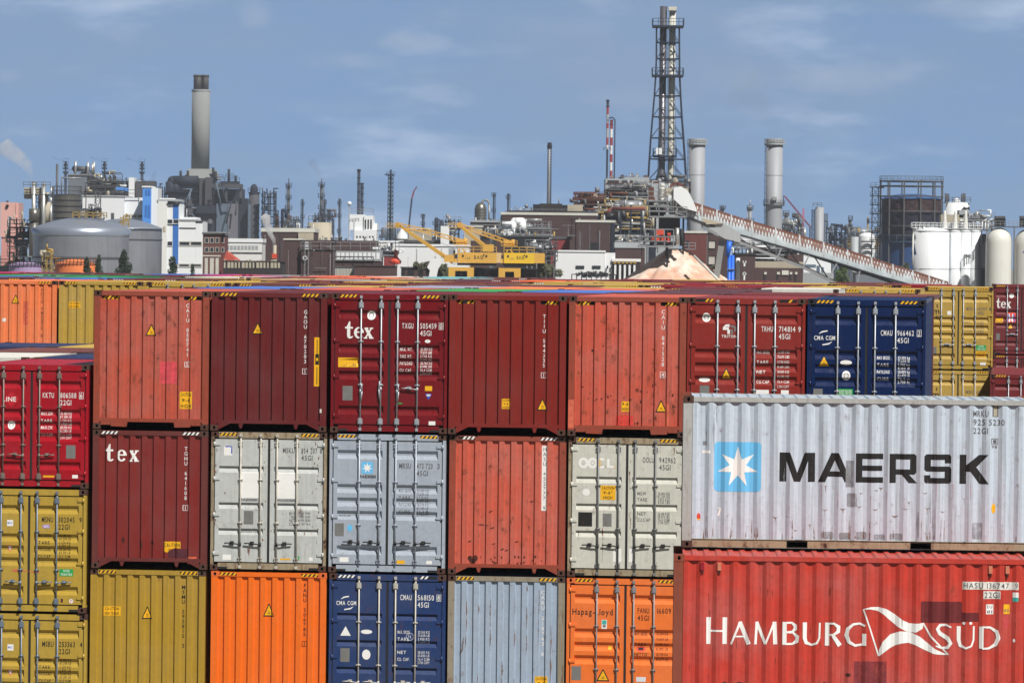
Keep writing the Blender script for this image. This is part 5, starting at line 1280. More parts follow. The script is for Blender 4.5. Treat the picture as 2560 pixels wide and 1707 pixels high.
B['creamtank'] = flat('cream_silo_paint', lin(218, 218, 212), 0.5, 0, 0.08, 0.1, 0.25)
B['redsteel'] = flat('vermilion_machine', lin(212, 78, 54), 0.5, var=0.1)
B['cyanpipe'] = flat('bright_blue_pipe', lin(28, 104, 214), 0.45, var=0.1, scale=0.3)
B['leafd'] = flat('dark_foliage', (0.022, 0.042, 0.018, 1), 0.8, var=0.5, scale=0.9)
B['leafm'] = flat('spring_foliage', (0.062, 0.105, 0.026, 1), 0.8, var=0.4, scale=0.9)
B['leafg'] = flat('dry_foliage', (0.10, 0.11, 0.062, 1), 0.8, var=0.4, scale=0.9)
B['bark'] = flat('bark', (0.06, 0.045, 0.03, 1), 0.9)

def bld(name, label, cat, x0, x1, yt, D, mat, depth=18, roof='paleroof', edge=0.5, yaw=0.0, zb=0.0):
    """a building whose front spans pixels x0..x1 and whose eaves are at pixel row yt"""
    a, b = X(x0, D), X(x1, D); zt = Z(yt, D, (x0 + x1) / 2)
    t = thing(name, label, cat, ((a + b) / 2, D, 0))
    MB().box(a, b, D, D + depth, zb, zt - 0.02).build('wall', B[mat] if isinstance(mat, str) else mat, t)
    if roof:
        MB().box(a - 0.15, b + 0.15, D - 0.15, D + depth + 0.15, zt, zt + edge).build('roof', B[roof], t)
    t['_D'] = D
    return t
def rects(t, name, boxes, D, mat, out=0.06, thick=0.12, split=True, frame=None):
    """panels px0, px1, py0, py1 on the front of a building: each its own part"""
    r = []
    for (x0, x1, y0, y1) in boxes:
        a, b = X(x0, D), X(x1, D); z1, z0 = Z(y0, D, x0), Z(y1, D, x0)
        mb = MB().box(a, b, D - out, D + thick, z0, z1)
        o = mb.build(name, B[mat] if isinstance(mat, str) else mat, t); r.append(o)
        if frame:
            f = MB(); w = max(0.08, (b - a) * 0.08)
            n = max(1, int(round((b - a) / max(1.4, (z1 - z0) * 0.8))))
            for i in range(n + 1):
                q = a + (b - a) * i / n; f.box(q - w / 2, q + w / 2, D - out - 0.06, D - out - 0.005, z0, z1)
            f.box(a, b, D - out - 0.055, D - out - 0.006, z1 - w, z1); f.box(a, b, D - out - 0.055, D - out - 0.006, z0, z0 + w)
            fo = f.mesh('window_frame', B[frame], tuple(ABS[t.name])); q = link('window_frame', fo, o)
    return r
def cyl_thing(t, name, x0, x1, yt, yb, D, mat, n=24, cap=0.0, capmat=None, smooth=True):
    """upright cylinder between pixel columns x0..x1"""
    cx = X((x0 + x1) / 2, D, yt if yb is None else (yt + yb) / 2); r = (X(x1, D) - X(x0, D)) / 2; zt = Z(yt, D, (x0 + x1) / 2); zb = Z(yb, D, (x0 + x1) / 2) if yb is not None else 0.0
    mb = MB(); prof = [(r, zb), (r, zt)]
    if cap: prof += [(r * math.cos(a), zt + cap * math.sin(a)) for a in [PI / 2 * i / 6 for i in range(1, 7)]]
    else: prof += [(0.001, zt)]
    mb.lathe(cx, D + r, [(r * 0.999, zb)] + prof, n, smooth=smooth)
    # keep the shoulder crisp
    return mb.build(name, B[mat], t), cx, D + r, r, zt, zb
def tower(name, label, cat, x, w, yt, yb, D, mat='mid', plats=3, seed=0, top='pipe', taper=1.0, group=None):
    """process column with platforms, ladder and a side pipe"""
    rnd = random.Random(seed); r = m2(w, D) / 2; cx = X(x, D, (yt + yb) / 2); cy = D + r; zt = Z(yt, D, x); zb = 0.0
    t = thing(name, label, cat, (cx, cy, 0), group=group)
    mb = MB(); zm = zb + (zt - zb) * 0.55
    mb.lathe(cx, cy, [(r, zb), (r, zm), (r * taper, zm + r), (r * taper, zt - r * taper), (r * taper * 0.7, zt - r * 0.3), (0.01, zt)], 14)
    mb.build('shell', B[mat], t)
    zv = Z(yb, D, x)
    for i in range(plats):
        z = zt - (zt - zv) * (i + 0.35 + rnd.uniform(-.15, .15)) / plats
        p = MB(); rr = r * rnd.uniform(1.5, 2.0); p.lathe(cx, cy, [(r * 0.95, z), (rr, z), (rr, z + 0.22), (r * 0.95, z + 0.22)], 10, smooth=False)
        pts = [(cx + rr * math.cos(a), cy + rr * math.sin(a), z + 0.2) for a in [PI + PI * k / 5 for k in range(6)]]
        p.rail(pts, 1.3, max(0.12, m2(0.7, D)), 2.0); p.build('platform', B['dark' if mat != 'galv' else 'mid'], t)
    s = rnd.choice((-1, 1)); mb = MB(); pr = max(0.12, r * 0.22)
    mb.pipe([(cx, cy - r, zt - r), (cx + s * r * 1.35, cy - r * 0.4, zt - r), (cx + s * r * 1.35, cy - r * 0.4, zv)], pr, 6); mb.build('pipe', B[mat], t)
    if top == 'tip': MB().cyl((cx, cy, zt - 0.2), (cx, cy, zt + r * 3), r * 0.3, n=8).build('vent_pipe', B[mat], t)
    return t
def lattice(mb, cx, cy, z0, z1, h0, h1, n, w, mi=0, cross=True, dz=None):
    """square lattice mast: half widths h0 at the bottom, h1 at the top"""
    def c(k, i):
        f = k / n; h = h0 + (h1 - h0) * f; z = z0 + (z1 - z0) * f
        sx, sy = ((-1, -1), (1, -1), (1, 1), (-1, 1))[i % 4]; return (cx + sx * h, cy + sy * h, z)
    for i in range(4):
        mb.beam(c(0, i), c(n, i), w, mi)
    for k in range(n):
        for i in range(4):
            mb.beam(c(k + 1, i), c(k + 1, i + 1), w * 0.7, mi)
            if cross:
                mb.beam(c(k, i), c(k + 1, i + 1), w * 0.55, mi); mb.beam(c(k, i + 1), c(k + 1, i), w * 0.55, mi)
            elif (k + i) % 2: mb.beam(c(k, i), c(k + 1, i + 1), w * 0.6, mi)
            else: mb.beam(c(k, i + 1), c(k + 1, i), w * 0.6, mi)
def rack(name, label, cat, x0, x1, yt, yb, D, depth=12, nx=4, nz=4, seed=1, fm='mid', pal=('bright', 'galv', 'mid'), vessels=5, pipes=8, w=None, zb=None, rails='yellow', floors=True, fill=0):
    """open process structure: steel frame, floors, vessels and pipe runs"""
    rnd = random.Random(seed); a, b = X(x0, D), X(x1, D); zt = Z(yt, D, (x0 + x1) / 2); z0 = Z(yb, D, (x0 + x1) / 2); w = w or max(0.25, m2(1.6, D))
    t = thing(name, label, cat, ((a + b) / 2, D + depth / 2, 0 if zb is None else zb))
    mb = MB(); zz = [z0 + (zt - z0) * k / nz for k in range(nz + 1)]; xx = [a + (b - a) * k / nx for k in range(nx + 1)]
    for x in xx:
        for y in (D, D + depth):
            mb.beam((x, y, 0 if zb is None else zb), (x, y, zt - rnd.choice([0, 0, (zt - z0) / nz])), w)
    for z in zz[:-1]:
        for y in (D, D + depth): mb.beam((a, y, z), (b, y, z), w * 0.8)
        for x in xx: mb.beam((x, D, z), (x, D + depth, z), w * 0.7)
    for k in range(nx * 2):
        i = rnd.randrange(nx); j = rnd.randrange(nz); mb.beam((xx[i], D, zz[j]), (xx[i + 1], D, zz[j + 1]), w * 0.5)
    mb.build('frame', B[fm], t)
    if floors:
        for z in zz[1:-1]:
            p = MB(); p.box(a - 0.4, b + 0.4, D - 0.5, D + depth, z - 0.12, z + 0.12)
            p.rail([(a - 0.4, D - 0.5, z + 0.1), (b + 0.4, D - 0.5, z + 0.1)], 1.3, w * 0.45, 2.5); p.build('platform', B[rnd.choice([fm, rails])], t)
    for k in range(vessels):
        x = rnd.uniform(a + 1, b - 1); r = rnd.uniform(0.05, 0.14) * (b - a); r = min(r, depth * .4); j = rnd.randrange(nz); z = zz[j]; h = (zt - z0) / nz * rnd.uniform(0.6, 1.5); v = MB()
        y = D + rnd.uniform(.25, .7) * depth; mt = B[rnd.choice(pal)]
        if rnd.random() < 0.6: v.lathe(x, y, [(r * 0.3, z), (r, z + r * 0.5), (r, z + h), (r * 0.7, z + h + r * 0.4), (0.01, z + h + r * 0.55)], 14)
        else: v.cyl((x - r * 1.6, y, z + r * 1.1), (x + r * 1.6, y, z + r * 1.1), r * 0.9, n=12); v.ball((x - r * 1.6, y, z + r * 1.1), r * .9, 10); v.ball((x + r * 1.6, y, z + r * 1.1), r * .9, 10)
        v.build('vessel', mt, t)
    for k in range(pipes):
        p = MB(); r = rnd.uniform(0.10, 0.30) * max(1, D / 900.0); y = D - rnd.uniform(0.1, 0.6) + rnd.choice([0, depth * .3, depth * .6])
        x = rnd.uniform(a, b); z = rnd.uniform(z0, zt); pts = [(x, y, z)]
        for q in range(rnd.randrange(2, 5)):
            if q % 2 == k % 2: x = min(b + 1, max(a - 1, x + rnd.uniform(-.5, .5) * (b - a)))
            else: z = min(zt + 1, max(z0, z + rnd.uniform(-.5, .5) * (zt - z0)))
            pts.append((x, y, z))
        p.pipe(pts, r, 6); p.build('pipe', B[rnd.choice(pal)], t)
    for k in range(fill):
        q = MB(); x = rnd.uniform(a, b - 2); j = rnd.randrange(nz); q.box(x, min(b, x + rnd.uniform(.1, .3) * (b - a)), D + rnd.uniform(.5, 3), D + depth * .8, zz[j] + .13, zz[j] + (zt - z0) / nz * rnd.uniform(.4, .95)); q.build('housing', B[rnd.choice(pal)], t)
    return t
def roof_clutter(t, x0, x1, y, D, seed, pal=('galv', 'mid', 'bright', 'white'), n=10, h=14, depth=10, rail=True):
    """vents, ducts and a railing on a roof: each a part of the building"""
    rnd = random.Random(seed); z = Z(y, D, (x0 + x1) / 2)
    if rail:
        MB().rail([(X(x0, D), D + .4, z), (X(x1, D), D + .4, z)], m2(5, D), m2(.55, D), m2(12, D)).build('roof_railing', B['galv'], t)
    for k in range(n):
        x = X(rnd.uniform(x0 + 3, x1 - 3), D); yy = D + rnd.uniform(1, depth); hh = m2(rnd.uniform(.3, 1) * h, D); mt = B[rnd.choice(pal)]; q = rnd.random(); mb = MB(); r = m2(rnd.uniform(.6, 1.8), D)
        if q < .45:
            mb.cyl((x, yy, z - .1), (x, yy, z + hh), r, n=8); mb.cyl((x, yy, z + hh), (x, yy, z + hh + r * 1.2), r * 1.7, r * .6, 8); nm = 'roof_vent'
        elif q < .75:
            mb.pipe([(x, yy, z - .1), (x, yy, z + hh * .7), (x + rnd.uniform(-1, 1) * m2(14, D), yy, z + hh * .7)], r * .6, 6); nm = 'roof_pipe'
        else:
            mb.box(x - r * 2.2, x + r * 2.2, yy, yy + r * 4, z - .05, z + hh * .6); mb.box(x - r * 2.4, x + r * 2.4, yy - .1, yy + r * 4.1, z + hh * .6, z + hh * .66); nm = 'roof_unit'
        mb.build(nm, mt, t)
def leafball(mb, cx, cy, cz, rx, rz, n, size, rnd, mi=0):
    for k in range(n):
        while True:
            p = Vector((rnd.uniform(-1, 1), rnd.uniform(-1, 1), rnd.uniform(-1, 1)))
            if 0.25 < p.length < 1: break
        c = Vector((cx + p.x * rx, cy + p.y * rx, cz + p.z * rz)); u = Vector((rnd.gauss(0, 1), rnd.gauss(0, 1), rnd.gauss(0, 1))).normalized(); v = u.orthogonal().normalized(); s = size * rnd.uniform(.6, 1.3)
        mb.face([c - u * s, c + v * s * .55, c + u * s, c - v * s * .55], mi)
def tree(name, label, x, w, yt, D, mat='leafd', seed=0, h=None, shape='oval', leaf=0.32, n=1500):
    rnd = random.Random(seed); cx = X(x, D, yt); zt = Z(yt, D, x); zb = 0.0; r = m2(w, D) / 2 * (1.15 if shape == 'poplar' else 1); cz0 = zt * (0.25 if shape == 'poplar' else 0.4); n *= 2
    t = thing(name, label, 'tree', (cx, D, 0))
    mb = MB(); mb.cyl((cx, D, 0), (cx + .1, D, zt * .6), r * .10 + .1, r * .05 + .05, 8)
    for k in range(5): a = rnd.uniform(0, 6.28); mb.cyl((cx, D, zt * (.3 + .08 * k)), (cx + r * .6 * math.cos(a), D + r * .6 * math.sin(a), zt * (.5 + .09 * k)), .12, .04, 6)
    mb.build('trunk', B['bark'], t)
    mb = MB(); k = 16
    for i in range(k):
        f = i / (k - 1); z = cz0 + (zt - cz0) * (f * .92 + .02); rr = r * (math.sin(PI * (0.12 + 0.80 * f)) ** .6) * rnd.uniform(.5, 1.1); a = rnd.uniform(0, 6.28); o = rr * rnd.uniform(.1, .8)
        leafball(mb, cx + o * math.cos(a), D + o * math.sin(a), z, rr * (1.05 if shape == 'poplar' else .72), (zt - cz0) * .075 * rnd.uniform(.8, 1.3), int(n * 1.6) // k, leaf * .75, rnd)
    mb.build('crown', B[mat], t); return t

def wall_clutter(t, x0, x1, y0, y1, D, seed, n=12, pal=('mid', 'galv', 'dark', 'greylight'), drop=6):
    """downpipes, cable trays, boxes and ladders on a facade, each a part"""
    rnd = random.Random(seed)
    for k in range(n):
        q = rnd.random(); x = rnd.uniform(x0 + 1, x1 - 1); mt = B[rnd.choice(pal)]; mb = MB(); w = m2(rnd.uniform(.4, .9), D)
        za, zb = Z(y0, D, x), Z(y1, D, x); X_ = X(x, D)
        if q < .4: mb.cyl((X_, D - w, zb - drop), (X_, D - w, za - rnd.uniform(0, .5) * (za - zb)), w * .6, n=6); nm = 'downpipe'
        elif q < .6:
            z = rnd.uniform(zb, za); b = min(X(x1, D), X_ + m2(rnd.uniform(8, 30), D)); mb.box(X_, b, D - w, D + .05, z, z + w * 1.3); nm = 'cable_tray'
        elif q < .85:
            z = rnd.uniform(zb, za - 1); mb.box(X_, X_ + w * rnd.uniform(2, 5), D - w * 2, D + .05, z, z + w * rnd.uniform(2, 5)); nm = 'wall_box'
        else:
            mb.rail([(X_, D - w, zb), (X_ + w * 2.4, D - w, zb)], za - zb, w * .5, w * 2.4)
            z = zb
            while z < za: mb.box(X_, X_ + w * 2.4, D - w * 1.1, D - w * .8, z, z + w * .3); z += w * 1.6
            nm = 'wall_ladder'
        mb.build(nm, mt, t)
# ==== far left: pink tower, pipe structure, steel tanks
t = bld('stair_tower', 'pale pink rendered tower beside the big steel tanks', 'tower', 3, 34, 593, 930, 'pink2', 10, None)
a, b = X(3, 930), X(34, 930)
MB().box(a - .2, b + .2, 929.8, 940, Z(593, 930, 20), Z(506, 930, 20)).build('upper_wall', B['pink1'], t)
MB().box(X(34.5, 930), X(44, 930), 931, 940, Z(600, 930, 40), Z(507, 930, 40)).build('side_block', B['pink1'], t)
rects(t, 'louvre', [(35.5, 38.5, 512, 536)], 931, 'dark'); MB().ball((X(17, 929.6), 929.6, Z(515, 930, 17)), .32).build('lamp', B['dark'], t)
MB().cyl((X(17, 935), 935, Z(506, 930, 17)), (X(17, 935), 935, Z(501, 930, 17)), .2, n=8).build('roof_vent', B['dark'], t)
rack('pipe_structure', 'dark open pipe structure between the pink tower and the big tank', 'structure', 24, 74, 545, 665, 910, 14, 3, 5, 11, 'dark', ('bright', 'galv', 'rust', 'dark', 'tan'), 9, 16, rails='galv', fill=4)
t = thing('exhaust_tower', 'twin silver exhaust pipes with a cream box platform', 'exhaust tower', (X(85, 900), 902, 0))
for x0, x1, y0 in ((78, 89, 454), (102.5, 113, 458)): cyl_thing(t, 'flue', x0, x1, y0, 640, 900, 'bright', 14)
cyl_thing(t, 'filter_drum', 71, 97, 522, 552, 898, 'ribbed', 18); cyl_thing(t, 'filter_drum', 72, 95, 553, 640, 898.3, 'ribbed', 18)
D = 902
for x0, x1, y0, y1 in ((60, 76, 469, 497), (89, 103, 469, 486)): MB().box(X(x0, D), X(x1, D), D - 1, D + 4, Z(y1, D, x0), Z(y0, D, x0)).build('filter_box', B['tan'], t)
MB().box(X(59, D), X(127, D), D - 2, D + 4, Z(487, D, 90), Z(485.5, D, 90)).rail([(X(59, D), D - 2, Z(469, D, 60)), (X(127, D), D - 2, Z(469, D, 100))], 1.0, .09, 1.2).build('platform', B['mid'], t)
mb = MB()
for x0, y0, x1, y1, r in ((112, 480, 104, 545, .75), (104, 545, 103, 640, .8), (118, 505, 112, 560, .6), (112, 560, 120, 640, .6)): mb.cyl((X(x0, D), D, Z(y0, D, x0)), (X(x1, D), D, Z(y1, D, x1)), r, n=12)
mb.build('duct', B['tan'], t)
rack('pipe_structure', 'rusty pipework standing between the exhaust pipes and the ribbed tank', 'structure', 96, 130, 480, 640, 915, 10, 3, 6, 15, 'dark', ('rust', 'tan', 'bright', 'dark'), 6, 14, rails='yellow')
def round_tank(name, label, x0, x1, ysh, ytop, D, mat, roofmat, rings=0, lip=0, n=64, group=None):
    cx = X((x0 + x1) / 2, D); r = (X(x1, D) - X(x0, D)) / 2; cy = D + r; zs = Z(ysh, D, (x0 + x1) / 2); zt = Z(ytop, D, (x0 + x1) / 2)
    t = thing(name, label, 'tank', (cx, cy, 0), group=group)
    MB().lathe(cx, cy, [(r, 0), (r, zs)], n).build('shell', B[mat], t)
    k = 10; prof = [(r + lip, zs), (r + lip, zs + .01)] + [((r + lip) * (1 - i / k), zs + (zt - zs) * math.sin(PI / 2 * i / k) ** .9) for i in range(1, k)] + [(.01, zt)]
    MB().lathe(cx, cy, prof, n).build('dome_roof', B[roofmat], t)
    for i in range(rings):
        z = zs * (1 - (i + 1) / (rings + 1)); MB().lathe(cx, cy, [(r, z), (r + .12, z), (r + .12, z + .22), (r, z + .22)], n, smooth=False).build('band', B['mid'], t)
    return t, cx, cy, r, zs, zt
t, cx, cy, r, zs, zt = round_tank('storage_tank', 'large brushed steel domed tank behind the lilac and orange tanks', 71, 312, 572, 543, 760, 'bigtank', 'domesteel', 0, .35)
MB().lathe(cx, cy, [(r + .05, zs - 1.1), (r + .38, zs + .02), (r + .05, zs + .02)], 64).build('eaves_skirt', B['domesteel'], t)
MB().lathe(cx, cy, [(r + .04, Z(645, 760, 100)), (r + .14, Z(645, 760, 100)), (r + .14, Z(641, 760, 100)), (r + .04, Z(641, 760, 100))], 64, smooth=False).build('band', B['mid'], t)
mb = MB()
for k in range(5): x = cx + (k - 1.0) * 1.1; mb.rail([(x, cy - 3, zt - .1), (x + 1, cy - 3, zt - .1)], .9, .14, 1); 
mb.build('roof_railing', B['yellow'], t); MB().cyl((cx, cy, zt - .3), (cx, cy, zt + .7), 1.1, n=12).build('roof_hatch', B['mid'], t)
MB().box(X(311, 775), X(321, 775), 774, 777, Z(575, 775, 315), Z(571, 775, 315)).rail([(X(308, 775), 774, Z(570, 775, 315)), (X(322, 775), 774, Z(570, 775, 315))], 1.2, .15, 1.5).build('platform', B['yellow'], t)
t, cx, cy, r, zs, zt = round_tank('storage_tank', 'second brushed steel domed tank half hidden behind the larger one', 199, 397, 571, 546, 800, 'bigtank', 'domesteel', 0, .3)
MB().lathe(cx, cy, [(r + .03, Z(600, 800, 360)), (r + .12, Z(600, 800, 360)), (r + .12, Z(598, 800, 360)), (r + .03, Z(598, 800, 360))], 64, smooth=False).build('band', B['mid'], t)
mb = MB()
for k in range(3): mb.rail([(X(300 + 6 * k, 802), 802 + k, zs + .3 + .35 * k), (X(309 + 6 * k, 802), 802 + k, zs + .3)], 1.5, .16, 1)
mb.build('roof_railing', B['yellow'], t); MB().box(X(276, 806), X(282, 806), 806, 808, zs, zs + 2.6).build('roof_unit', B['mid'], t)
t, cx, cy, r, zs, zt = round_tank('storage_tank', 'ribbed grey steel tank with a railing above the big domed tank', 127, 199, 487, 484, 850, 'ribbed', 'mid', 0, .1, 40)
for k in range(1, 6):
    z = zs - (zs - Z(560, 850, 160)) * k / 5; MB().lathe(cx, cy, [(r, z), (r + .09, z), (r + .09, z + .12), (r, z + .12)], 40, smooth=False).build('band', B['dark'], t)
MB().rail([(cx + r * 1.02 * math.cos(a), cy + r * 1.02 * math.sin(a), zs) for a in [2 * PI * i / 20 for i in range(21)]], 1.5, .09, 2).build('roof_railing', B['mid'], t)
MB().pipe([(cx - 1, cy, zs), (cx - 1, cy, zs + 3.0), (cx + 2.5, cy, zs + 3.0)], .14).build('roof_pipe', B['galv'], t)
MB().pipe([(cx + r, cy - 1, zs + .8), (cx + r + .9, cy - 1, zs - .3), (cx + r + .8, cy - 1, zs - 6), (cx + r * .9, cy - 1, zs - 9)], .10, 6).build('ladder', B['mid'], t)
t, cx, cy, r, zs, zt = round_tank('storage_tank', 'low lilac tank with a shallow roof just over the containers', 18, 101, 664, 654, 660, 'lilac', 'lilac', 0, .15, 40)
MB().rail([(cx + r * 1.08 * math.cos(a), cy + r * 1.08 * math.sin(a), zs) for a in [PI + PI * i / 14 for i in range(15)]], .5, .1, 1.5).build('roof_railing', B['dark'], t)
t, cx, cy, r, zs, zt = round_tank('storage_tank', 'low orange tank with a shallow roof just over the containers', 133, 236, 661, 647, 665, 'orange', 'orange', 0, .1, 40)
MB().rail([(cx + r * 1.04 * math.cos(a), cy + r * 1.04 * math.sin(a), zs) for a in [PI + PI * i / 18 for i in range(19)]], .75, .11, .9).build('roof_railing', B['rust'], t)
rack('pipe_structure', 'thin yellow pipe frame between the lilac tank and the orange tank', 'structure', 106, 142, 628, 676, 672, 5, 3, 3, 5, 'yellow', ('yellow', 'tan', 'dark'), 2, 7, w=.12, floors=False)
mb = MB(); mb.rail([(X(-5, 690), 690, Z(664, 690, 0)), (X(24, 690), 690, Z(664, 690, 0))], .9, .12, 1.2); tf = thing('fence', 'dark fence at the foot of the pink tower', 'fence', (X(10, 690), 690, 0)); mb.box(X(-5, 690), X(24, 690), 690.2, 690.5, 0, Z(664, 690, 0)); mb.build('railing', B['dark'], tf)
# ==== block with machinery on its roof
t = bld('boiler_house', 'grey clad block with pipework on its roof above the ribbed tank', 'building', 168, 216, 439, 1010, 'grey', 16, None)
MB().box(X(216.3, 1010), X(224, 1010), 1012, 1026, 0, Z(439, 1010, 220)).build('side_wall', B['plantdark'], t)
z = Z(439, 1010, 190)
MB().box(X(167, 1010), X(224, 1010), 1009.8, 1026, z, z + .35).build('roof', B['galv'], t)
mb = MB(); mb.cyl((X(185, 1015), 1015, z + 1.5), (X(222, 1015), 1015, z + 1.4), .6, n=14); mb.ball((X(185, 1015), 1015, z + 1.5), .65); mb.build('vessel', B['mid'], t)
MB().lathe(X(210, 1016), 1016, [(1.1, z), (1.1, z + .5), (.3, z + 1.2)], 16).build('hopper', B['galv'], t)
for x, h in ((186, 3.1), (217, 2.9), (228, 2.5), (232, 3.0)): MB().cyl((X(x, 1014), 1014, z + .3), (X(x + 1, 1014), 1014, z + h), .26, n=10).build('flue', B['bright'], t)
roof_clutter(t, 170, 232, 432, 1014, 5, n=8, h=22)
rack('pipe_structure', 'silver pipework heaped on the roofs beside the grey clad block', 'structure', 224, 300, 440, 492, 1000, 14, 6, 4, 21, 'mid', ('bright', 'galv', 'mid', 'tan'), 10, 26, rails='galv', zb=Z(494, 1000, 260), fill=3)
rack('pipe_structure', 'silver pipework with a round vessel beside the bright blue lift tower', 'structure', 296, 354, 452, 494, 990, 12, 5, 3, 23, 'mid', ('bright', 'galv', 'dark', 'white'), 8, 18, rails='galv', zb=Z(494, 990, 320), fill=2)
t = thing('cooling_unit', 'white and grey roof cooling housings beside the blue lift tower', 'roof unit', (X(355, 985), 987, Z(492, 985, 340)))
for x0, x1, y0, y1, m in ((320, 334, 444, 470, 'white'), (336, 384, 452, 476, 'mid'), (338, 352, 453, 475, 'tan')): MB().box(X(x0, 985), X(x1, 985), 985 + (x0 % 5), 992, Z(y1 + 24, 985, x0), Z(y0, 985, x0)).build('housing', B[m], t)
rects(t, 'blue_panel', [(288, 309, 468, 476), (310, 320, 470, 478)], 985, 'brightblue')
for i, (x, y0, lab) in enumerate(((142, 410, 'slim plain grey stack behind the ribbed tank'),)):
    t = thing('stack', lab, 'chimney', (X(x, 960), 962, 0)); cyl_thing(t, 'shell', x - 3, x + 3, y0, 560, 960, 'mid', 12)
def flare(x, yt, yb, D, lab, w=7, seed=1):
    t = thing('flare_stack', lab, 'flare stack', (X(x, D), D, 0), group=None); cx = X(x, D, (yt + yb) / 2); zt, zb = Z(yt, D, x), Z(yb, D, x); h = m2(w, D) / 2; rnd = random.Random(seed)
    MB().cyl((cx, D, 0), (cx, D, zt), h * .42, n=10).build('riser', B['bluedark'], t)
    mb = MB(); lattice(mb, cx, D, 0, zb + (zt - zb) * .6, h * .9, h * .7, 14, m2(.7, D)); mb.build('lattice', B['bluedark'], t)
    for k, f in enumerate((.55, .7, .82)):
        z = zb + (zt - zb) * f; mb = MB(); mb.lathe(cx, D, [(.1, z), (h * (1.5 - .2 * k), z), (h * (1.5 - .2 * k), z + .8), (.1, z + .8)], 8, smooth=False); mb.rail([(cx - h * 1.5, D - h, z + .8), (cx + h * 1.5, D - h, z + .8)], 2.2, m2(.5, D), 3); mb.build('platform', B['bluedark'], t)
    MB().lathe(cx, D, [(h * .5, zt - 2.5), (h * .75, zt - 1), (h * .6, zt), (.05, zt)], 10).build('tip', B['dark'], t)
    return t
flare(164, 404, 470, 1900, 'dark blue flare stack behind the grey clad block, beside the plain slim stack', 9, 2)
flare(261, 404, 470, 1900, 'dark blue flare stack above the silver pipework, second of the three tall ones', 9, 3)
flare(355, 405, 470, 1900, 'dark blue flare stack above the bright blue lift tower', 9, 4)
# ==== white production building
t = bld('production_hall', 'broad white clad hall behind the domed tanks', 'building', 205, 308, 492, 940, 'white', 20, 'greylight', .3)
MB().box(X(308.3, 942), X(360, 942), 942, 960, 0, Z(494, 942, 330)).build('wing_wall', B['white'], t)
rects(t, 'window', [(310, 358, 535, 546)], 942, 'glass', .05, .1, frame='frame')
MB().rail([(X(205, 940), 941, Z(492, 940, 250)), (X(352, 940), 941, Z(492, 940, 300))], 1.4, .1, 2.5).build('roof_railing', B['mid'], t)
mb = MB(); lattice(mb, X(241, 935), 937, 0, Z(480, 935, 241), .8, .5, 16, .12); mb.build('ladder_mast', B['mid'], t)
rack('pipe_structure', 'grey pipework crossing in front of the broad white hall', 'structure', 200, 252, 520, 548, 925, 6, 4, 2, 31, 'mid', ('mid', 'galv', 'dark'), 3, 14, w=.16, rails='mid', floors=False)
t = bld('lift_tower', 'bright blue lift tower with small windows beside the white hall', 'tower', 355, 376, 469, 930, 'brightblue', 10, 'white', .3)
MB().box(X(376.3, 930), X(393, 930), 930.5, 940, 0, Z(470, 930, 385)).build('side_wall', B['white'], t)
rects(t, 'window', [(361, 366, 475, 489), (368, 374, 475, 489), (361, 366, 513, 543), (368, 374, 513, 545), (361, 366, 560, 600)], 930, 'bluewall', .05, .1)
t = bld('office_tower', 'tall white block with one dark blue stripe down its face', 'building', 394, 417, 503, 900, 'whitewarm', 14, None)
D = 900
MB().box(X(394, D) - .05, X(447, D), D + .3, D + 14, Z(503, D, 420), Z(503, D, 420) + .4).build('roof', B['greylight'], t)
MB().box(X(417.05, D), X(447, D), D + .25, D + 14, 0, Z(509, D, 430)).build('face_wall', B['white'], t)
rects(t, 'stripe', [(431.5, 445.5, 512, 660)], D + .25, 'bluewall', .06)
for k in range(6): MB().ball((X(398 + 6 * k, D), D + 4, Z(503, D, 400)), .9, sz=.7).build('roof_dome', B['white'], t)
rects(t, 'window', [(417.5, 431, 548, 560), (432, 446, 548, 560)], D + .1, 'glass', .05, .1, frame='white')
rects(t, 'louvre', [(407, 413, 566, 580)], D, 'tan')
MB().box(X(416, D), X(448, D), D - .2, D + .25, Z(510.5, D, 430), Z(508, D, 430)).build('eaves_band', B['dark'], t)
t = bld('office_block', 'lower white block with window bands joined to the blue striped tower', 'building', 447.3, 489, 552, 900.3, 'white', 14, 'greylight', .3)
D = 900.3
MB().box(X(489.2, D), X(506, D), D + 0, D + 14, 0, Z(554, D, 497)).build('end_wall', B['white'], t)
MB().box(X(447.5, D), X(490, D), D + 1, D + 12, Z(552, D, 470) + .3, Z(543, D, 470)).build('attic', B['white'], t)
MB().cyl((X(462, D), D + 4, Z(550, D, 462)), (X(462, D), D + 4, Z(521, D, 462)), .12, n=8).build('aerial', B['galv'], t)
for q in ((447.5, 489, 569, 570.5), (489, 506, 552.5, 556)): rects(t, 'eaves_band', [q], D, 'dark', .15)
rects(t, 'window', [(418, 431, 603, 615)], 900.2, 'glass', .05, .1, frame='white'); rects(t, 'window', [(448, 474, 603, 615), (476, 504, 603, 615), (448, 474, 659, 668), (476, 504, 659, 668)], D, 'glass', .05, .1, frame='frame')
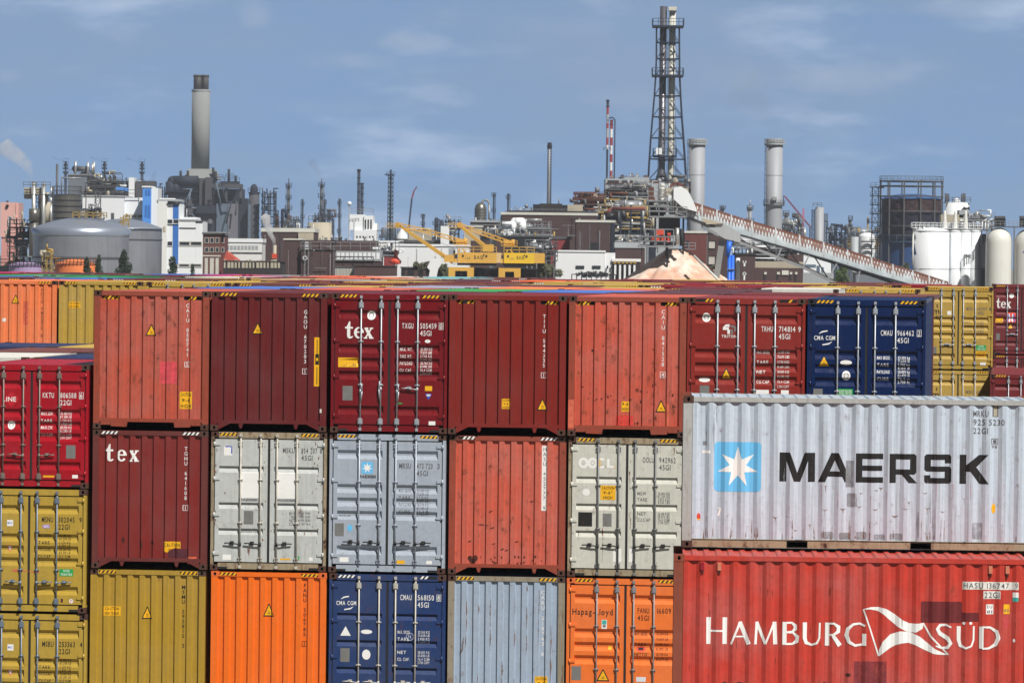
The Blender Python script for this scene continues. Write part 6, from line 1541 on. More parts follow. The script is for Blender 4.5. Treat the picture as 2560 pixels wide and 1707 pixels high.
# ==== brick house
t = bld('brick_house', 'dark brick house with rows of pale framed windows', 'building', 507, 552, 586, 860, 'brick', 12, 'paleroof', .4)
MB().box(X(552.2, 861), X(561, 861), 861, 872, 0, Z(588, 861, 555)).build('side_wall', B['redbrown'], t)
MB().box(X(505, 860), X(565, 860), 859.5, 873, Z(586, 860, 530) + .42, Z(582, 860, 530)).build('cornice', B['greylight'], t)
rects(t, 'window', [(512, 521, 594, 608), (525, 534, 594, 608), (539, 547, 594, 608), (512, 521, 618, 631), (525, 534, 618, 631), (539, 547, 618, 631)], 860, 'glass', .05, .1, frame='frame')
rects(t, 'door_surround', [(512, 520, 645, 690), (525, 535, 645, 690), (539, 547, 645, 690)], 860, 'frame', .06)
rects(t, 'window', [(553, 560, 594, 608), (553, 560, 618, 631)], 861, 'glass', .05, .1, frame='frame')
rects(t, 'band_course', [(507, 552, 638, 641)], 860, 'paleroof', .08)
t = bld('long_shed', 'long low white shed behind the brick house', 'building', 561, 655, 606, 880, 'whitewarm', 12, 'white', .7)
rects(t, 'window', [(566 + 9 * k, 573 + 9 * k, 614, 624) for k in range(9)], 880, 'greylight', .05, .1); rects(t, 'eaves_band', [(561, 655, 630, 633)], 880, 'mid', .1)
t = thing('small_house', 'small house with a red tiled roof beside the brick house', 'house', (X(575, 850), 854, 0))
a, b = X(563, 850), X(587, 850); z0, z1 = Z(651, 850, 575), Z(629, 850, 570)
MB().box(a, b, 850, 858, 0, z0).build('wall', B['whitewarm'], t)
mb = MB(); mb.slab([(a - .3, z0), (b + .6, z0), (a + (b - a) * .12, z1)], 849.6, 858.4); mb.build('roof', B['redroof'], t)
t = bld('low_shed', 'long dark shed with patchy pale walls in front of the long white shed', 'building', 558, 706, 655, 800, 'darkroof', 10, 'darkroof', .2)
rects(t, 'wall_panel', [(560 + 9 * k, 564 + 9 * k + (k * 7) % 4, 648 + (k * 5) % 7, 670) for k in range(16)], 800, 'tan', .1)
tree('poplar_tree', 'small dark poplar in front of the orange tank', 217, 26, 646, 640, 'leafd', 3, shape='poplar', leaf=.2, n=1100)
tree('poplar_tree', 'dark leaning poplar between the orange tank and the taller poplar', 247, 30, 641, 642, 'leafd', 4, shape='poplar', leaf=.2, n=1200)
tree('poplar_tree', 'tallest dark poplar in front of the two domed tanks', 306, 38, 628, 645, 'leafd', 5, shape='poplar', leaf=.22, n=1700)
tree('poplar_tree', 'ragged poplar in front of the white block with the blue stripe', 430, 34, 642, 645, 'leafd', 6, shape='poplar', leaf=.22, n=1100)
tree('poplar_tree', 'smallest dark poplar below the lower white block', 481, 18, 659, 645, 'leafd', 7, shape='poplar', leaf=.18, n=600)
# ==== power station with the concrete chimney
D = 1900
t = thing('chimney', 'tall round concrete chimney with dark brown flue tips', 'chimney', (X(500, D), D + 10, 0))
o, cx, cy, r, zt, zb = cyl_thing(t, 'shaft', 477.5, 523, 227, 425, D, 'concrete', 40)
MB().lathe(cx, cy, [(r * 1.02, zt - .1), (r * 1.05, zt - .1), (r * 1.05, zt + .5), (.1, zt + .5)], 40, smooth=False).build('rim', B['greylight'], t)
for k in range(4):
    a = PI / 4 + k * PI / 2 + .25; q = r * .5; x, y = cx + q * math.cos(a) * 1.15, cy + q * math.sin(a); z1 = Z(187, D, 500)
    mb = MB(); mb.cyl((x, y, zt), (x, y, z1), r * .36, n=14); mb.lathe(x, y, [(r * .36, z1 - .8), (r * .40, z1 - .8), (r * .40, z1), (r * .36, z1)], 14); mb.build('flue', B['flue'], t)
t = thing('power_station', 'dark power station building under the concrete chimney', 'power station', (X(520, D), D - 6, 0))
def pb(name, x0, x1, y0, y1, mat, yo=0, dep=14): return MB().box(X(x0, D), X(x1, D), D - 20 + yo, D - 20 + yo + dep, 0 if y1 is None else Z(y1, D, x0), Z(y0, D, (x0 + x1) / 2)).build(name, B[mat], t)
mb = MB(); za, zb = Z(448, D, 500), Z(423, D, 500); x0, x1, x2, x3 = X(459, D), X(543, D), X(470, D), X(531, D)
for f in range(1):
    mb.v += [(x0, D - 8, za), (x1, D - 8, za), (x1, D + 26, za), (x0, D + 26, za), (x2, D - 4, zb), (x3, D - 4, zb), (x3, D + 22, zb), (x2, D + 22, zb)]
    for q in ((4, 5, 6, 7), (0, 1, 5, 4), (1, 2, 6, 5), (2, 3, 7, 6), (3, 0, 4, 7)): mb.f.append(q); mb.m.append(0); mb.sm.append(False)
mb.build('chimney_plinth', B['concrete'], t)
pb('main_hall', 425, 530, 447, None, 'plantdark', 8, 30); pb('boiler_wall', 505, 520, 448, 515, 'plantgrey', 0, 8); pb('stair_shaft', 520, 536, 446, 514, 'plantgrey', -2, 8)
pb('gallery_beam', 536, 610, 462, 472, 'plantgrey', -1, 10)
for x0, x1 in ((569, 574), (604, 610)): pb('pillar', x0, x1, 472, 512, 'plantgrey', 0, 4)
pb('back_wall', 536, 608, 473, None, 'plantdark', 14, 14); pb('roof_house', 552, 600, 455, 462, 'plantdark', 4, 10)
pb('silo_wall', 549, 576, 511, None, 'plantblue', -4, 10); pb('silo_wall', 577, 602, 511, None, 'plantmauve', -3.5, 10); pb('conveyor_wall', 602, 624, 498, None, 'plantdark', 0, 10); pb('column_wall', 628, 634, 512, None, 'plantblue', -5, 4)
pb('duct_house', 500, 548, 516, 535, 'plantdark', -5, 8); pb('low_house', 505, 552, 536, None, 'plantdark', -3, 10); pb('grey_house', 468, 492, 512, 530, 'plantgrey', -3, 6); pb('grey_house', 440, 500, 530, None, 'plantdark', -1, 8)
y = D - 14
MB().cyl((X(438, D), y, Z(454, D, 440)), (X(500, D), y, Z(454, D, 500)), 2.0, n=18).ball((X(436, D), y, Z(455, D, 440)), 2.1, 14).cyl((X(431, D), y, Z(456, D, 430)), (X(431, D), y, Z(490, D, 430)), 2.0, n=18).cyl((X(444, D), y, Z(456, D, 430)), (X(444, D), y, Z(490, D, 430)), 1.6, n=18).build('flue_duct', B['plantdark'], t)
rnd = random.Random(9)
for k in range(9): x0 = rnd.uniform(426, 545); y0 = rnd.uniform(470, 560); pb('plant_box', x0, x0 + rnd.uniform(6, 18), y0, y0 + rnd.uniform(5, 16), rnd.choice(['plantgrey', 'plantdark', 'plantblue', 'plantmauve']), -7 - rnd.uniform(0, 2), 5)
for k in range(10):
    x0 = rnd.uniform(428, 612); mb = MB(); z0 = Z(rnd.uniform(455, 560), D, x0); mb.pipe([(X(x0, D), D - 27, z0), (X(x0 + rnd.uniform(-25, 25), D), D - 27, z0), (X(x0 + rnd.uniform(-5, 5), D), D - 27, z0 - rnd.uniform(4, 10))], .3, 6); mb.build('pipe', B[rnd.choice(['plantgrey', 'bluedark', 'plantblue'])], t)
for x, y0, y1 in ((453, 428, 445), (471, 428, 446), (534, 420, 444), (573, 424, 456), (540, 430, 450), (590, 440, 456)): MB().cyl((X(x, D), D - 8, Z(y1 + 6, D, x)), (X(x, D), D - 8, Z(y0, D, x)), .55, .5, 8).build('vent_pipe', B['dark'], t)
for x0, x1, yy in ((545, 600, 455), (536, 560, 449), (565, 585, 446)): MB().rail([(X(x0, D), D - 10, Z(yy, D, x0)), (X(x1, D), D - 10, Z(yy, D, x1))], 1.6, .16, 2.5).build('roof_railing', B['bluedark'], t)
for yy in (480, 500, 520, 545, 570): MB().box(X(424, D), X(500, D), D - 22.5, D - 14, Z(yy + 1.5, D, 450), Z(yy, D, 450)).rail([(X(424, D), D - 22.5, Z(yy, D, 440)), (X(500, D), D - 22.5, Z(yy, D, 480))], 1.5, .2, 4).build('platform', B['bluedark'], t)
rack('scaffold', 'dark scaffold at the near end of the power station behind the white tower', 'scaffold', 394, 424, 466, 640, 1880, 12, 3, 9, 41, 'bluedark', ('plantdark', 'bluedark'), 3, 6, w=.42, rails='bluedark')
t = thing('absorber_tower', 'dark round tower with a domed cap beside the power station', 'tower', (X(635, D), D - 10, 0))
o, cx, cy, r, zt, zb = cyl_thing(t, 'shell', 622, 648, 484, None, D - 16, 'plantgrey', 24)
cyl_thing(t, 'cap', 625, 644, 474, 487, D - 14, 'plantdark', 20, 2.2); MB().lathe(cx, cy, [(r * .9, zt), (r * 1.15, zt), (r * 1.15, zt + .6), (r * .9, zt + .6)], 20, smooth=False).rail([(cx - r * 1.15, cy - r, zt + .6), (cx + r * 1.15, cy - r, zt + .6)], 1.6, .18, 2).build('platform', B['bluedark'], t)
for k in range(6): z = Z(515 + 16 * k, D, 640); MB().box(cx + r * .1, cx + r * 1.1, cy - r - .8, cy, z, z + .5).build('gallery', B['bluedark'], t)
rack('scaffold', 'dark scaffold tower standing right of the domed absorber', 'scaffold', 655, 684, 477, 640, 1880, 14, 2, 10, 43, 'bluedark', ('plantdark', 'bluedark', 'mid'), 5, 10, w=.5, rails='bluedark')
# ==== brown hall with steam, tan drum, white silo house
t = bld('brown_hall', 'long brown brick hall behind the nearer brown block with a round vent', 'building', 653.5, 785, 580, 900, 'brown', 20, 'paleroof', .7)
roof_clutter(t, 664, 784, 575, 902, 8, n=15, h=26)
MB().box(X(745, 899), X(783, 899), 899, 900, Z(600, 899, 760), Z(582, 899, 760)).build('roof_house', B['tan'], t)
MB().pipe([(X(705, 905), 905, Z(575, 905, 705)), (X(705, 905), 905, Z(526, 905, 705)), (X(714, 905), 905, Z(526, 905, 705)), (X(714, 905), 905, Z(545, 905, 705))], .3).build('roof_pipe', B['bluedark'], t)
wall_clutter(t, 656, 708, 585, 640, 900, 4, 8)
t = bld('brown_block', 'nearer dark brown brick block with a small round white vent', 'building', 710, 752, 600, 830, 'brown', 20, 'paleroof', .25)
MB().box(X(752.3, 829), X(838, 829), 829, 848, 0, Z(625, 829, 800)).build('front_wall', B['brown'], t)
MB().box(X(752, 829), X(840, 829), 828.8, 848, Z(625, 829, 800), Z(623.5, 829, 800)).build('roof', B['mid'], t)
MB().box(X(838.3, 831), X(952, 831), 831, 846, Z(652, 831, 900), Z(628, 831, 900)).build('pale_wall', B['greylight'], t)
MB().box(X(838.3, 831.2), X(952, 831.2), 831.2, 846, 0, Z(652.3, 831, 900)).build('low_wall', B['brown'], t)
rects(t, 'window', [(842 + 11 * k, 850 + 11 * k, 632, 648) for k in range(10)], 831, 'white', .05, .1)
o = MB().cyl((X(763, 829), 828.9, Z(645, 829, 763)), (X(763, 829), 828.6, Z(645, 829, 763)), .42, n=16).build('round_vent', B['white'], t); MB().cyl((X(763, 829), 828.6, Z(645, 829, 763)), (X(763, 829), 828.5, Z(645, 829, 763)), .2, n=12).build('vent_core', B['dark'], t)
rects(t, 'panel', [(763, 770, 605, 624)], 829.5, 'white')
MB().rail([(X(752, 829), 829.2, Z(624, 829, 800)), (X(950, 829), 829.2, Z(624, 829, 860))], 1.3, .09, 1.6).build('roof_railing', B['galv'], t)
roof_clutter(t, 756, 950, 600, 845, 12, n=22, h=16, rail=False, pal=('white', 'galv', 'bright', 'mid'))
MB().box(X(752, 846), X(940, 846), 848, 862, 0, Z(601, 848, 850)).build('rear_wall', B['brown'], t)
wall_clutter(t, 712, 836, 606, 690, 828.5, 3, 14)
t = bld('brown_wall', 'low brown wall block in front of the yellow cranes and white hall', 'building', 886, 990, 666, 790, 'brown', 8, 'darkroof', .15)
t = bld('pale_shed', 'narrow pale shed between the dark brown block and the low brown wall', 'building', 838, 886, 668, 795, 'greylight', 8, 'mid', .15); rects(t, 'panel', [(842 + 8 * k, 846 + 8 * k, 672, 700) for k in range(5)], 795, 'tan')
t = thing('drum_tank', 'broad tan rendered drum behind the brown halls', 'tank', (X(797, 935), 940, 0)); cyl_thing(t, 'shell', 768, 828, 556, None, 935, 'tan', 32); 
t2 = t; cx = X(797, 935); MB().rail([(X(770, 935), 936, Z(556, 935, 797)), (X(826, 935), 936, Z(556, 935, 797))], 1.2, .1, 2).build('roof_railing', B['mid'], t)
t = thing('silo_house', 'white clad silo house with dark slots beside the tall lattice mast', 'building', (X(900, 960), 965, 0))
D = 960
for x0, x1, y0, y1, yo in ((872, 908, 536, 575, 2), (908.4, 931, 539, 575, 1.6), (884, 940, 575.2, 605, 1), (931.3, 941, 558, 575, 3)): MB().box(X(x0, D), X(x1, D), D + yo, D + 14, Z(y1, D, x0), Z(y0, D, x0)).build('wall', B['white'], t)
MB().box(X(872, D), X(941, D), D + 2.2, D + 13, 0, Z(605.3, D, 900)).build('base_wall', B['greylight'], t)
rects(t, 'slot', [(911 + 7 * k, 914.5 + 7 * k, 549, 573) for k in range(3)], D + 1.6, 'dark', .06); rects(t, 'window', [(890 + 8 * k, 894 + 8 * k, 590, 594) for k in range(6)], D + 1, 'glass', .06)
MB().rail([(X(872, D), D + 2, Z(536, D, 880)), (X(931, D), D + 2, Z(536, D, 920))], 1.2, .1, 2).build('roof_railing', B['galv'], t)
t = thing('light_mast', 'thin mast with a cluster of lamps in front of the white silo house', 'mast', (X(884, 880), 880, 0)); MB().cyl((X(884, 880), 880, 0), (X(884, 880), 880, Z(552, 880, 884)), .16, .1, 8).build('pole', B['galv'], t)
MB().rail([(X(872, 880), 880, Z(557, 880, 884)), (X(896, 880), 880, Z(554, 880, 884))], .6, .12, .5).build('lamp_rack', B['galv'], t)
t = thing('light_mast', 'pole with a round white lamp above the brown halls', 'mast', (X(872, 890), 890, 0)); MB().cyl((X(872, 890), 890, 0), (X(872, 890), 890, Z(513, 890, 872)), .15, .1, 8).build('pole', B['galv'], t); MB().ball((X(872, 890), 890, Z(509, 890, 872)), .42).build('lamp', B['white'], t)
for k, (x, w, yt, D, mt, lab) in enumerate(((721, 9, 459, 1700, 'mid', 'ragged grey process column right of the scaffold tower'), (803, 9, 459, 1800, 'mid', 'ragged grey process column with a faint smoke wisp'), (756, 6, 497, 2000, 'bluedark', 'short dark column between the two ragged grey columns'), (811, 5, 497, 2000, 'bluedark', 'short dark column touching the column with the smoke wisp'), (848, 6, 496, 2000, 'bluedark', 'short dark column left of the pair of tall dark stacks'), (692, 4, 535, 1300, 'rust', 'thin rusty vent pipe beside the brown hall'), (1057, 6, 534, 2000, 'bluedark', 'short dark column right of the curved crane jib'), (1234, 6, 483, 1900, 'bluedark', 'dark column right of the looped duct vessel'), (1270, 7, 483, 1950, 'bluedark', 'dark column above the brown hall roof'))):
    tower('process_column', lab, 'process column', x, w, yt, 600, D, mt, 5 if w > 8 else 3, 50 + k, 'tip' if w > 8 else 'pipe', .8)
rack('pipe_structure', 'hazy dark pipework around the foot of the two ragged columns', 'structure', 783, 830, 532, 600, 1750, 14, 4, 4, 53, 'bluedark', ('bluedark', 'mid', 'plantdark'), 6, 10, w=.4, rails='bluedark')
rack('pipe_structure', 'grey pipework on the skyline beside the tan drum', 'structure', 690, 740, 540, 600, 1500, 14, 4, 4, 54, 'mid', ('mid', 'bluedark', 'galv', 'rust'), 5, 12, w=.3, rails='mid')
D = 1500
t = thing('stack', 'taller of two dark stacks above the white silo house', 'chimney', (X(897, D), D, 0)); o, cx, cy, r, zt, zb = cyl_thing(t, 'shell', 893.5, 901, 428, None, D, 'bluedark', 14)
MB().lathe(cx, cy, [(r, zt - .2), (r * 1.25, zt - .2), (r * 1.25, zt + .6), (.1, zt + .6)], 14, smooth=False).build('rim', B['dark'], t)
for q in (445, 460, 480, 500, 520): MB().lathe(cx, cy, [(r, Z(q, D, 897)), (r * 1.3, Z(q, D, 897)), (r * 1.3, Z(q - 1.5, D, 897)), (r, Z(q - 1.5, D, 897))], 12, smooth=False).build('band', B['dark'], t)
t = thing('stack', 'shorter dark stack with platforms joined to the taller one', 'chimney', (X(905, D), D, 0)); o, cx, cy, r, zt, zb = cyl_thing(t, 'shell', 901.5, 909, 459, None, D + 1, 'bluedark', 14)
for q in (459, 470, 485, 505, 520): MB().lathe(cx, cy, [(r, Z(q, D, 905)), (r * 1.5, Z(q, D, 905)), (r * 1.5, Z(q - 1.5, D, 905)), (r, Z(q - 1.5, D, 905))], 12, smooth=False).build('platform', B['dark'], t)
D = 1250
t = thing('lattice_mast', 'tall dark green lattice mast with an arm near the top', 'mast', (X(976, D), D + 1, 0)); cx = X(976, D, 500)
mb = MB(); lattice(mb, cx, D + .7, 0, Z(436, D, 976), .78, .62, 34, .17); mb.build('lattice', flat('green_black_steel', lin(44, 60, 62), .7, .2, .2), t)
MB().cyl((cx, D + .7, 0), (cx, D + .7, Z(424, D, 976)), .34, .26, 10).build('riser', B['bluedark'], t)
mb = MB(); z = Z(440, D, 976); mb.box(cx - 1.1, cx + 1.1, D - .4, D + 1.8, z, z + .15); mb.rail([(cx - 1.1, D - .4, z), (cx + 1.1, D - .4, z)], 1.0, .1, .8); mb.beam((cx - 1.6, D, z + .3), (cx + .5, D, z + .5), .22); mb.build('platform', B['bluedark'], t)
D = 1600
t = thing('crane_jib', 'thin crane jib, dark below and red at its bent tip', 'crane', (X(1024, D), D, 0))
mb = MB(); mb.beam((X(1022, D), D, 0), (X(1022, D), D, Z(560, D, 1022)), .7); mb.beam((X(1022, D), D, Z(560, D, 1022)), (X(1028, D), D, Z(497, D, 1028)), .55); mb.build('mast', B['bluedark'], t)
mb = MB(); mb.beam((X(1028, D), D, Z(497, D, 1028)), (X(1033, D), D, Z(478, D, 1033)), .5); mb.beam((X(1033, D), D, Z(478, D, 1033)), (X(1040, D), D, Z(467, D, 1040)), .35); mb.build('jib', flat('dull_red_jib', lin(120, 48, 62), .6), t)
# far hazy plant between the mast and the brown hall
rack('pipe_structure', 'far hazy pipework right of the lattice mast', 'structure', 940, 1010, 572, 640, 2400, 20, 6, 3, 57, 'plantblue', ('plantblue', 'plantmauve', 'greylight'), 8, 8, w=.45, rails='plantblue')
t = thing('silo', 'pale far silo with a conical top left of the crane jib', 'silo', (X(1004, 1400), 1402, 0)); D = 1400; cx = X(1004, D)
MB().lathe(cx, D + 2, [(1.6, 0), (1.6, Z(588, D, 1004)), (.5, Z(575, D, 1004)), (.45, Z(566, D, 1004)), (.01, Z(565, D, 1004))], 16).build('shell', B['white'], t); MB().box(cx - 2.6, cx + 1.8, D - .6, D, Z(601, D, 1004), Z(597, D, 1004)).build('hood', B['dark'], t)
tower('cooling_tower', 'stubby dark twin tower on the skyline, taller half', 'tower', 1091, 11, 543, 600, 1900, 'bluedark', 1, 61)
tower('cooling_tower', 'stubby dark twin tower on the skyline, shorter half', 'tower', 1104, 8, 549, 600, 1900, 'bluedark', 1, 62)
t = thing('cyclone_vessel', 'silver vessel with a looped duct on the skyline', 'vessel', (X(1205, 1150), 1155, 0)); D = 1150
cx = X(1200, D); r = m2(30, D) / 2
MB().lathe(cx, D + r, [(r, 0), (r, Z(521, D, 1200)), (r * .75, Z(511, D, 1200)), (r * .3, Z(507, D, 1200)), (.01, Z(506, D, 1200))], 20).build('shell', B['ribbed'], t)
mb = MB(); zc = Z(511, D, 1212); pts = [(cx + .2, D + r, Z(508, D, 1200))] + [(X(1212, D) + m2(9.5, D) * math.cos(a), D + r, zc + m2(11, D) * math.sin(a)) for a in [PI - PI * i / 8 for i in range(9)]] + [(X(1221.5, D), D + r, Z(560, D, 1221))]; mb.pipe(pts, m2(2.7, D), 10); mb.build('duct', B['galv'], t)
for k in range(5): MB().lathe(cx, D + r, [(r, Z(525 + 7 * k, D, 1200)), (r * 1.06, Z(525 + 7 * k, D, 1200)), (r * 1.06, Z(524 + 7 * k, D, 1200)), (r, Z(524 + 7 * k, D, 1200))], 20, smooth=False).build('band', B['mid'], t)
# low roofs in the middle distance
t = bld('factory_hall', 'grey flat roofed hall with a railing behind the crane booms', 'building', 1010, 1250, 608, 930, 'darkroof', 20, 'mid', .5); roof_clutter(t, 1012, 1246, 604, 930, 18, n=26, h=18, pal=('galv', 'white', 'mid', 'yellow', 'bright'))
t = bld('tan_block', 'tan rendered block behind the crane boom', 'building', 1021, 1078, 574, 945, 'tan', 14, 'paleroof', .3)
t = bld('plant_shed', 'low long shed under the looped duct vessel', 'building', 1175, 1252, 556, 1000, 'darkroof', 14, 'greylight', .4); rects(t, 'panel', [(1176, 1250, 561, 563)], 1000, 'galv'); roof_clutter(t, 1178, 1250, 554, 1000, 19, n=6, h=10)
t = bld('plant_room', 'small white plant room beside a dark scaffold box', 'building', 1101, 1122, 565, 920, 'white', 8, None); rack('scaffold', 'dark scaffold box beside the small white plant room', 'scaffold', 1113, 1146, 548, 585, 925, 6, 3, 3, 66, 'dark', ('mid', 'galv'), 2, 6, w=.2, rails='galv')
t = bld('plant_shed', 'cream shed with pale cladding under the second crane boom', 'building', 1160, 1205, 568, 925, 'tan', 8, 'paleroof', .3)
# white hall and salt heap
t = bld('white_hall', 'long plain white hall behind the yellow cranes', 'building', 988, 1172, 616, 850, 'white', 26, 'white', .4)
rects(t, 'door', [(1122, 1138, 621, 640)], 850, 'greylight'); rects(t, 'door', [(1133, 1141, 626, 660)], 850, 'whitewarm')
wall_clutter(t, 992, 1120, 622, 668, 850, 5, 8, ('greylight', 'galv', 'mid'))
t = bld('conveyor_shed', 'low white ribbed shed left of the long white hall', 'building', 940, 990, 606, 870, 'whitewarm', 10, 'white', .3); rack('pipe_structure', 'pale pipework in front of the low white ribbed shed', 'structure', 946, 992, 614, 640, 845, 6, 3, 2, 67, 'galv', ('white', 'galv', 'dark'), 3, 8, w=.2, rails='galv')
t = bld('red_shed', 'small dark red shed left of the long white hall', 'building', 960, 982, 640, 838, 'redwall', 6, 'galv', .2)
t = thing('grab_bucket', 'orange crane grab hanging beside the small red shed', 'grab', (X(989, 805), 805, Z(662, 805, 989))); D = 805
MB().cyl((X(989, D), D, Z(640, D, 989)), (X(989, D), D, Z(625, D, 989)), .25, n=8).build('cable_block', B['redsteel'], t); MB().lathe(X(989, D), D, [(.2, Z(636, D, 989)), (.5, Z(645, D, 989)), (1.0, Z(653, D, 989)), (.9, Z(659, D, 989)), (.1, Z(662, D, 989))], 8, smooth=False).build('shell', B['redsteel'], t)
mb = MB(); 
for a in range(3): mb.beam((X(989, D), D, Z(636, D, 989)), (X(982 + 7 * a, D), D - .2, Z(651, D, 989)), .15)
mb.build('arm', B['redsteel'], t); MB().cyl((X(989, D), D, Z(625, D, 989)), (X(989, D), D + .1, Z(559, D, 989)), .035, n=5).build('cable', B['dark'], t)
t = thing('salt_chute', 'white tarpaulin covered chute hanging in front of the white hall', 'chute', (X(1090, 812), 812, 0)); D = 812
mb = MB(); q = [(1077, 645), (1106, 645), (1104, 660), (1096, 672), (1092, 690), (1095, 702), (1066, 702), (1073, 690), (1075, 676), (1068, 668), (1074, 656)]; mb.slab([(X(a, D), Z(b, D, a)) for a, b in q], D, D + 3); mb.build('cover', B['white'], t); MB().box(X(1069, D), X(1092, D), D + .3, D + 2.7, 0, Z(702.5, D, 1080)).build('leg', B['galv'], t)
t = bld('quay_shed', 'low dark quay building under the bushes and cranes', 'building', 1003, 1345, 672, 822, 'dark', 10, 'darkroof', .2); rects(t, 'panel', [(1012 + 23 * k, 1019 + 23 * k + (k * 3) % 6, 676, 700) for k in range(14)], 822, 'brown', .08)
rnd = random.Random(4)
def bush(lab, x, w, yt, yb, D, mat, n, seed):
    rnd = random.Random(seed); t = thing('bush', lab, 'bush', (X(x, D), D, 0)); mb = MB(); zt, zb = Z(yt, D, x), Z(yb, D, x); r = m2(w, D) / 2
    MB().cyl((X(x, D), D, 0), (X(x, D), D, (zt + zb) / 2), .15, .06, 6).build('stem', B['bark'], t)
    for k in range(9): leafball(mb, X(x, D) + rnd.uniform(-.75, .75) * r, D + rnd.uniform(-1, 1), zb + (zt - zb) * rnd.uniform(.1, .75), r * .3, (zt - zb) * .28, n // 9, .26, rnd)
    mb.build('foliage', B[mat], t)
bush('grey green bush in front of the long white hall', 1052, 52, 645, 672, 815, 'leafg', 700, 2); bush('grey bush on the quay right of the yellow cranes', 1375, 70, 652, 690, 818, 'leafg', 900, 3); bush('grey bush under the portal of the first crane', 1110, 26, 655, 690, 817, 'leafg', 400, 5)
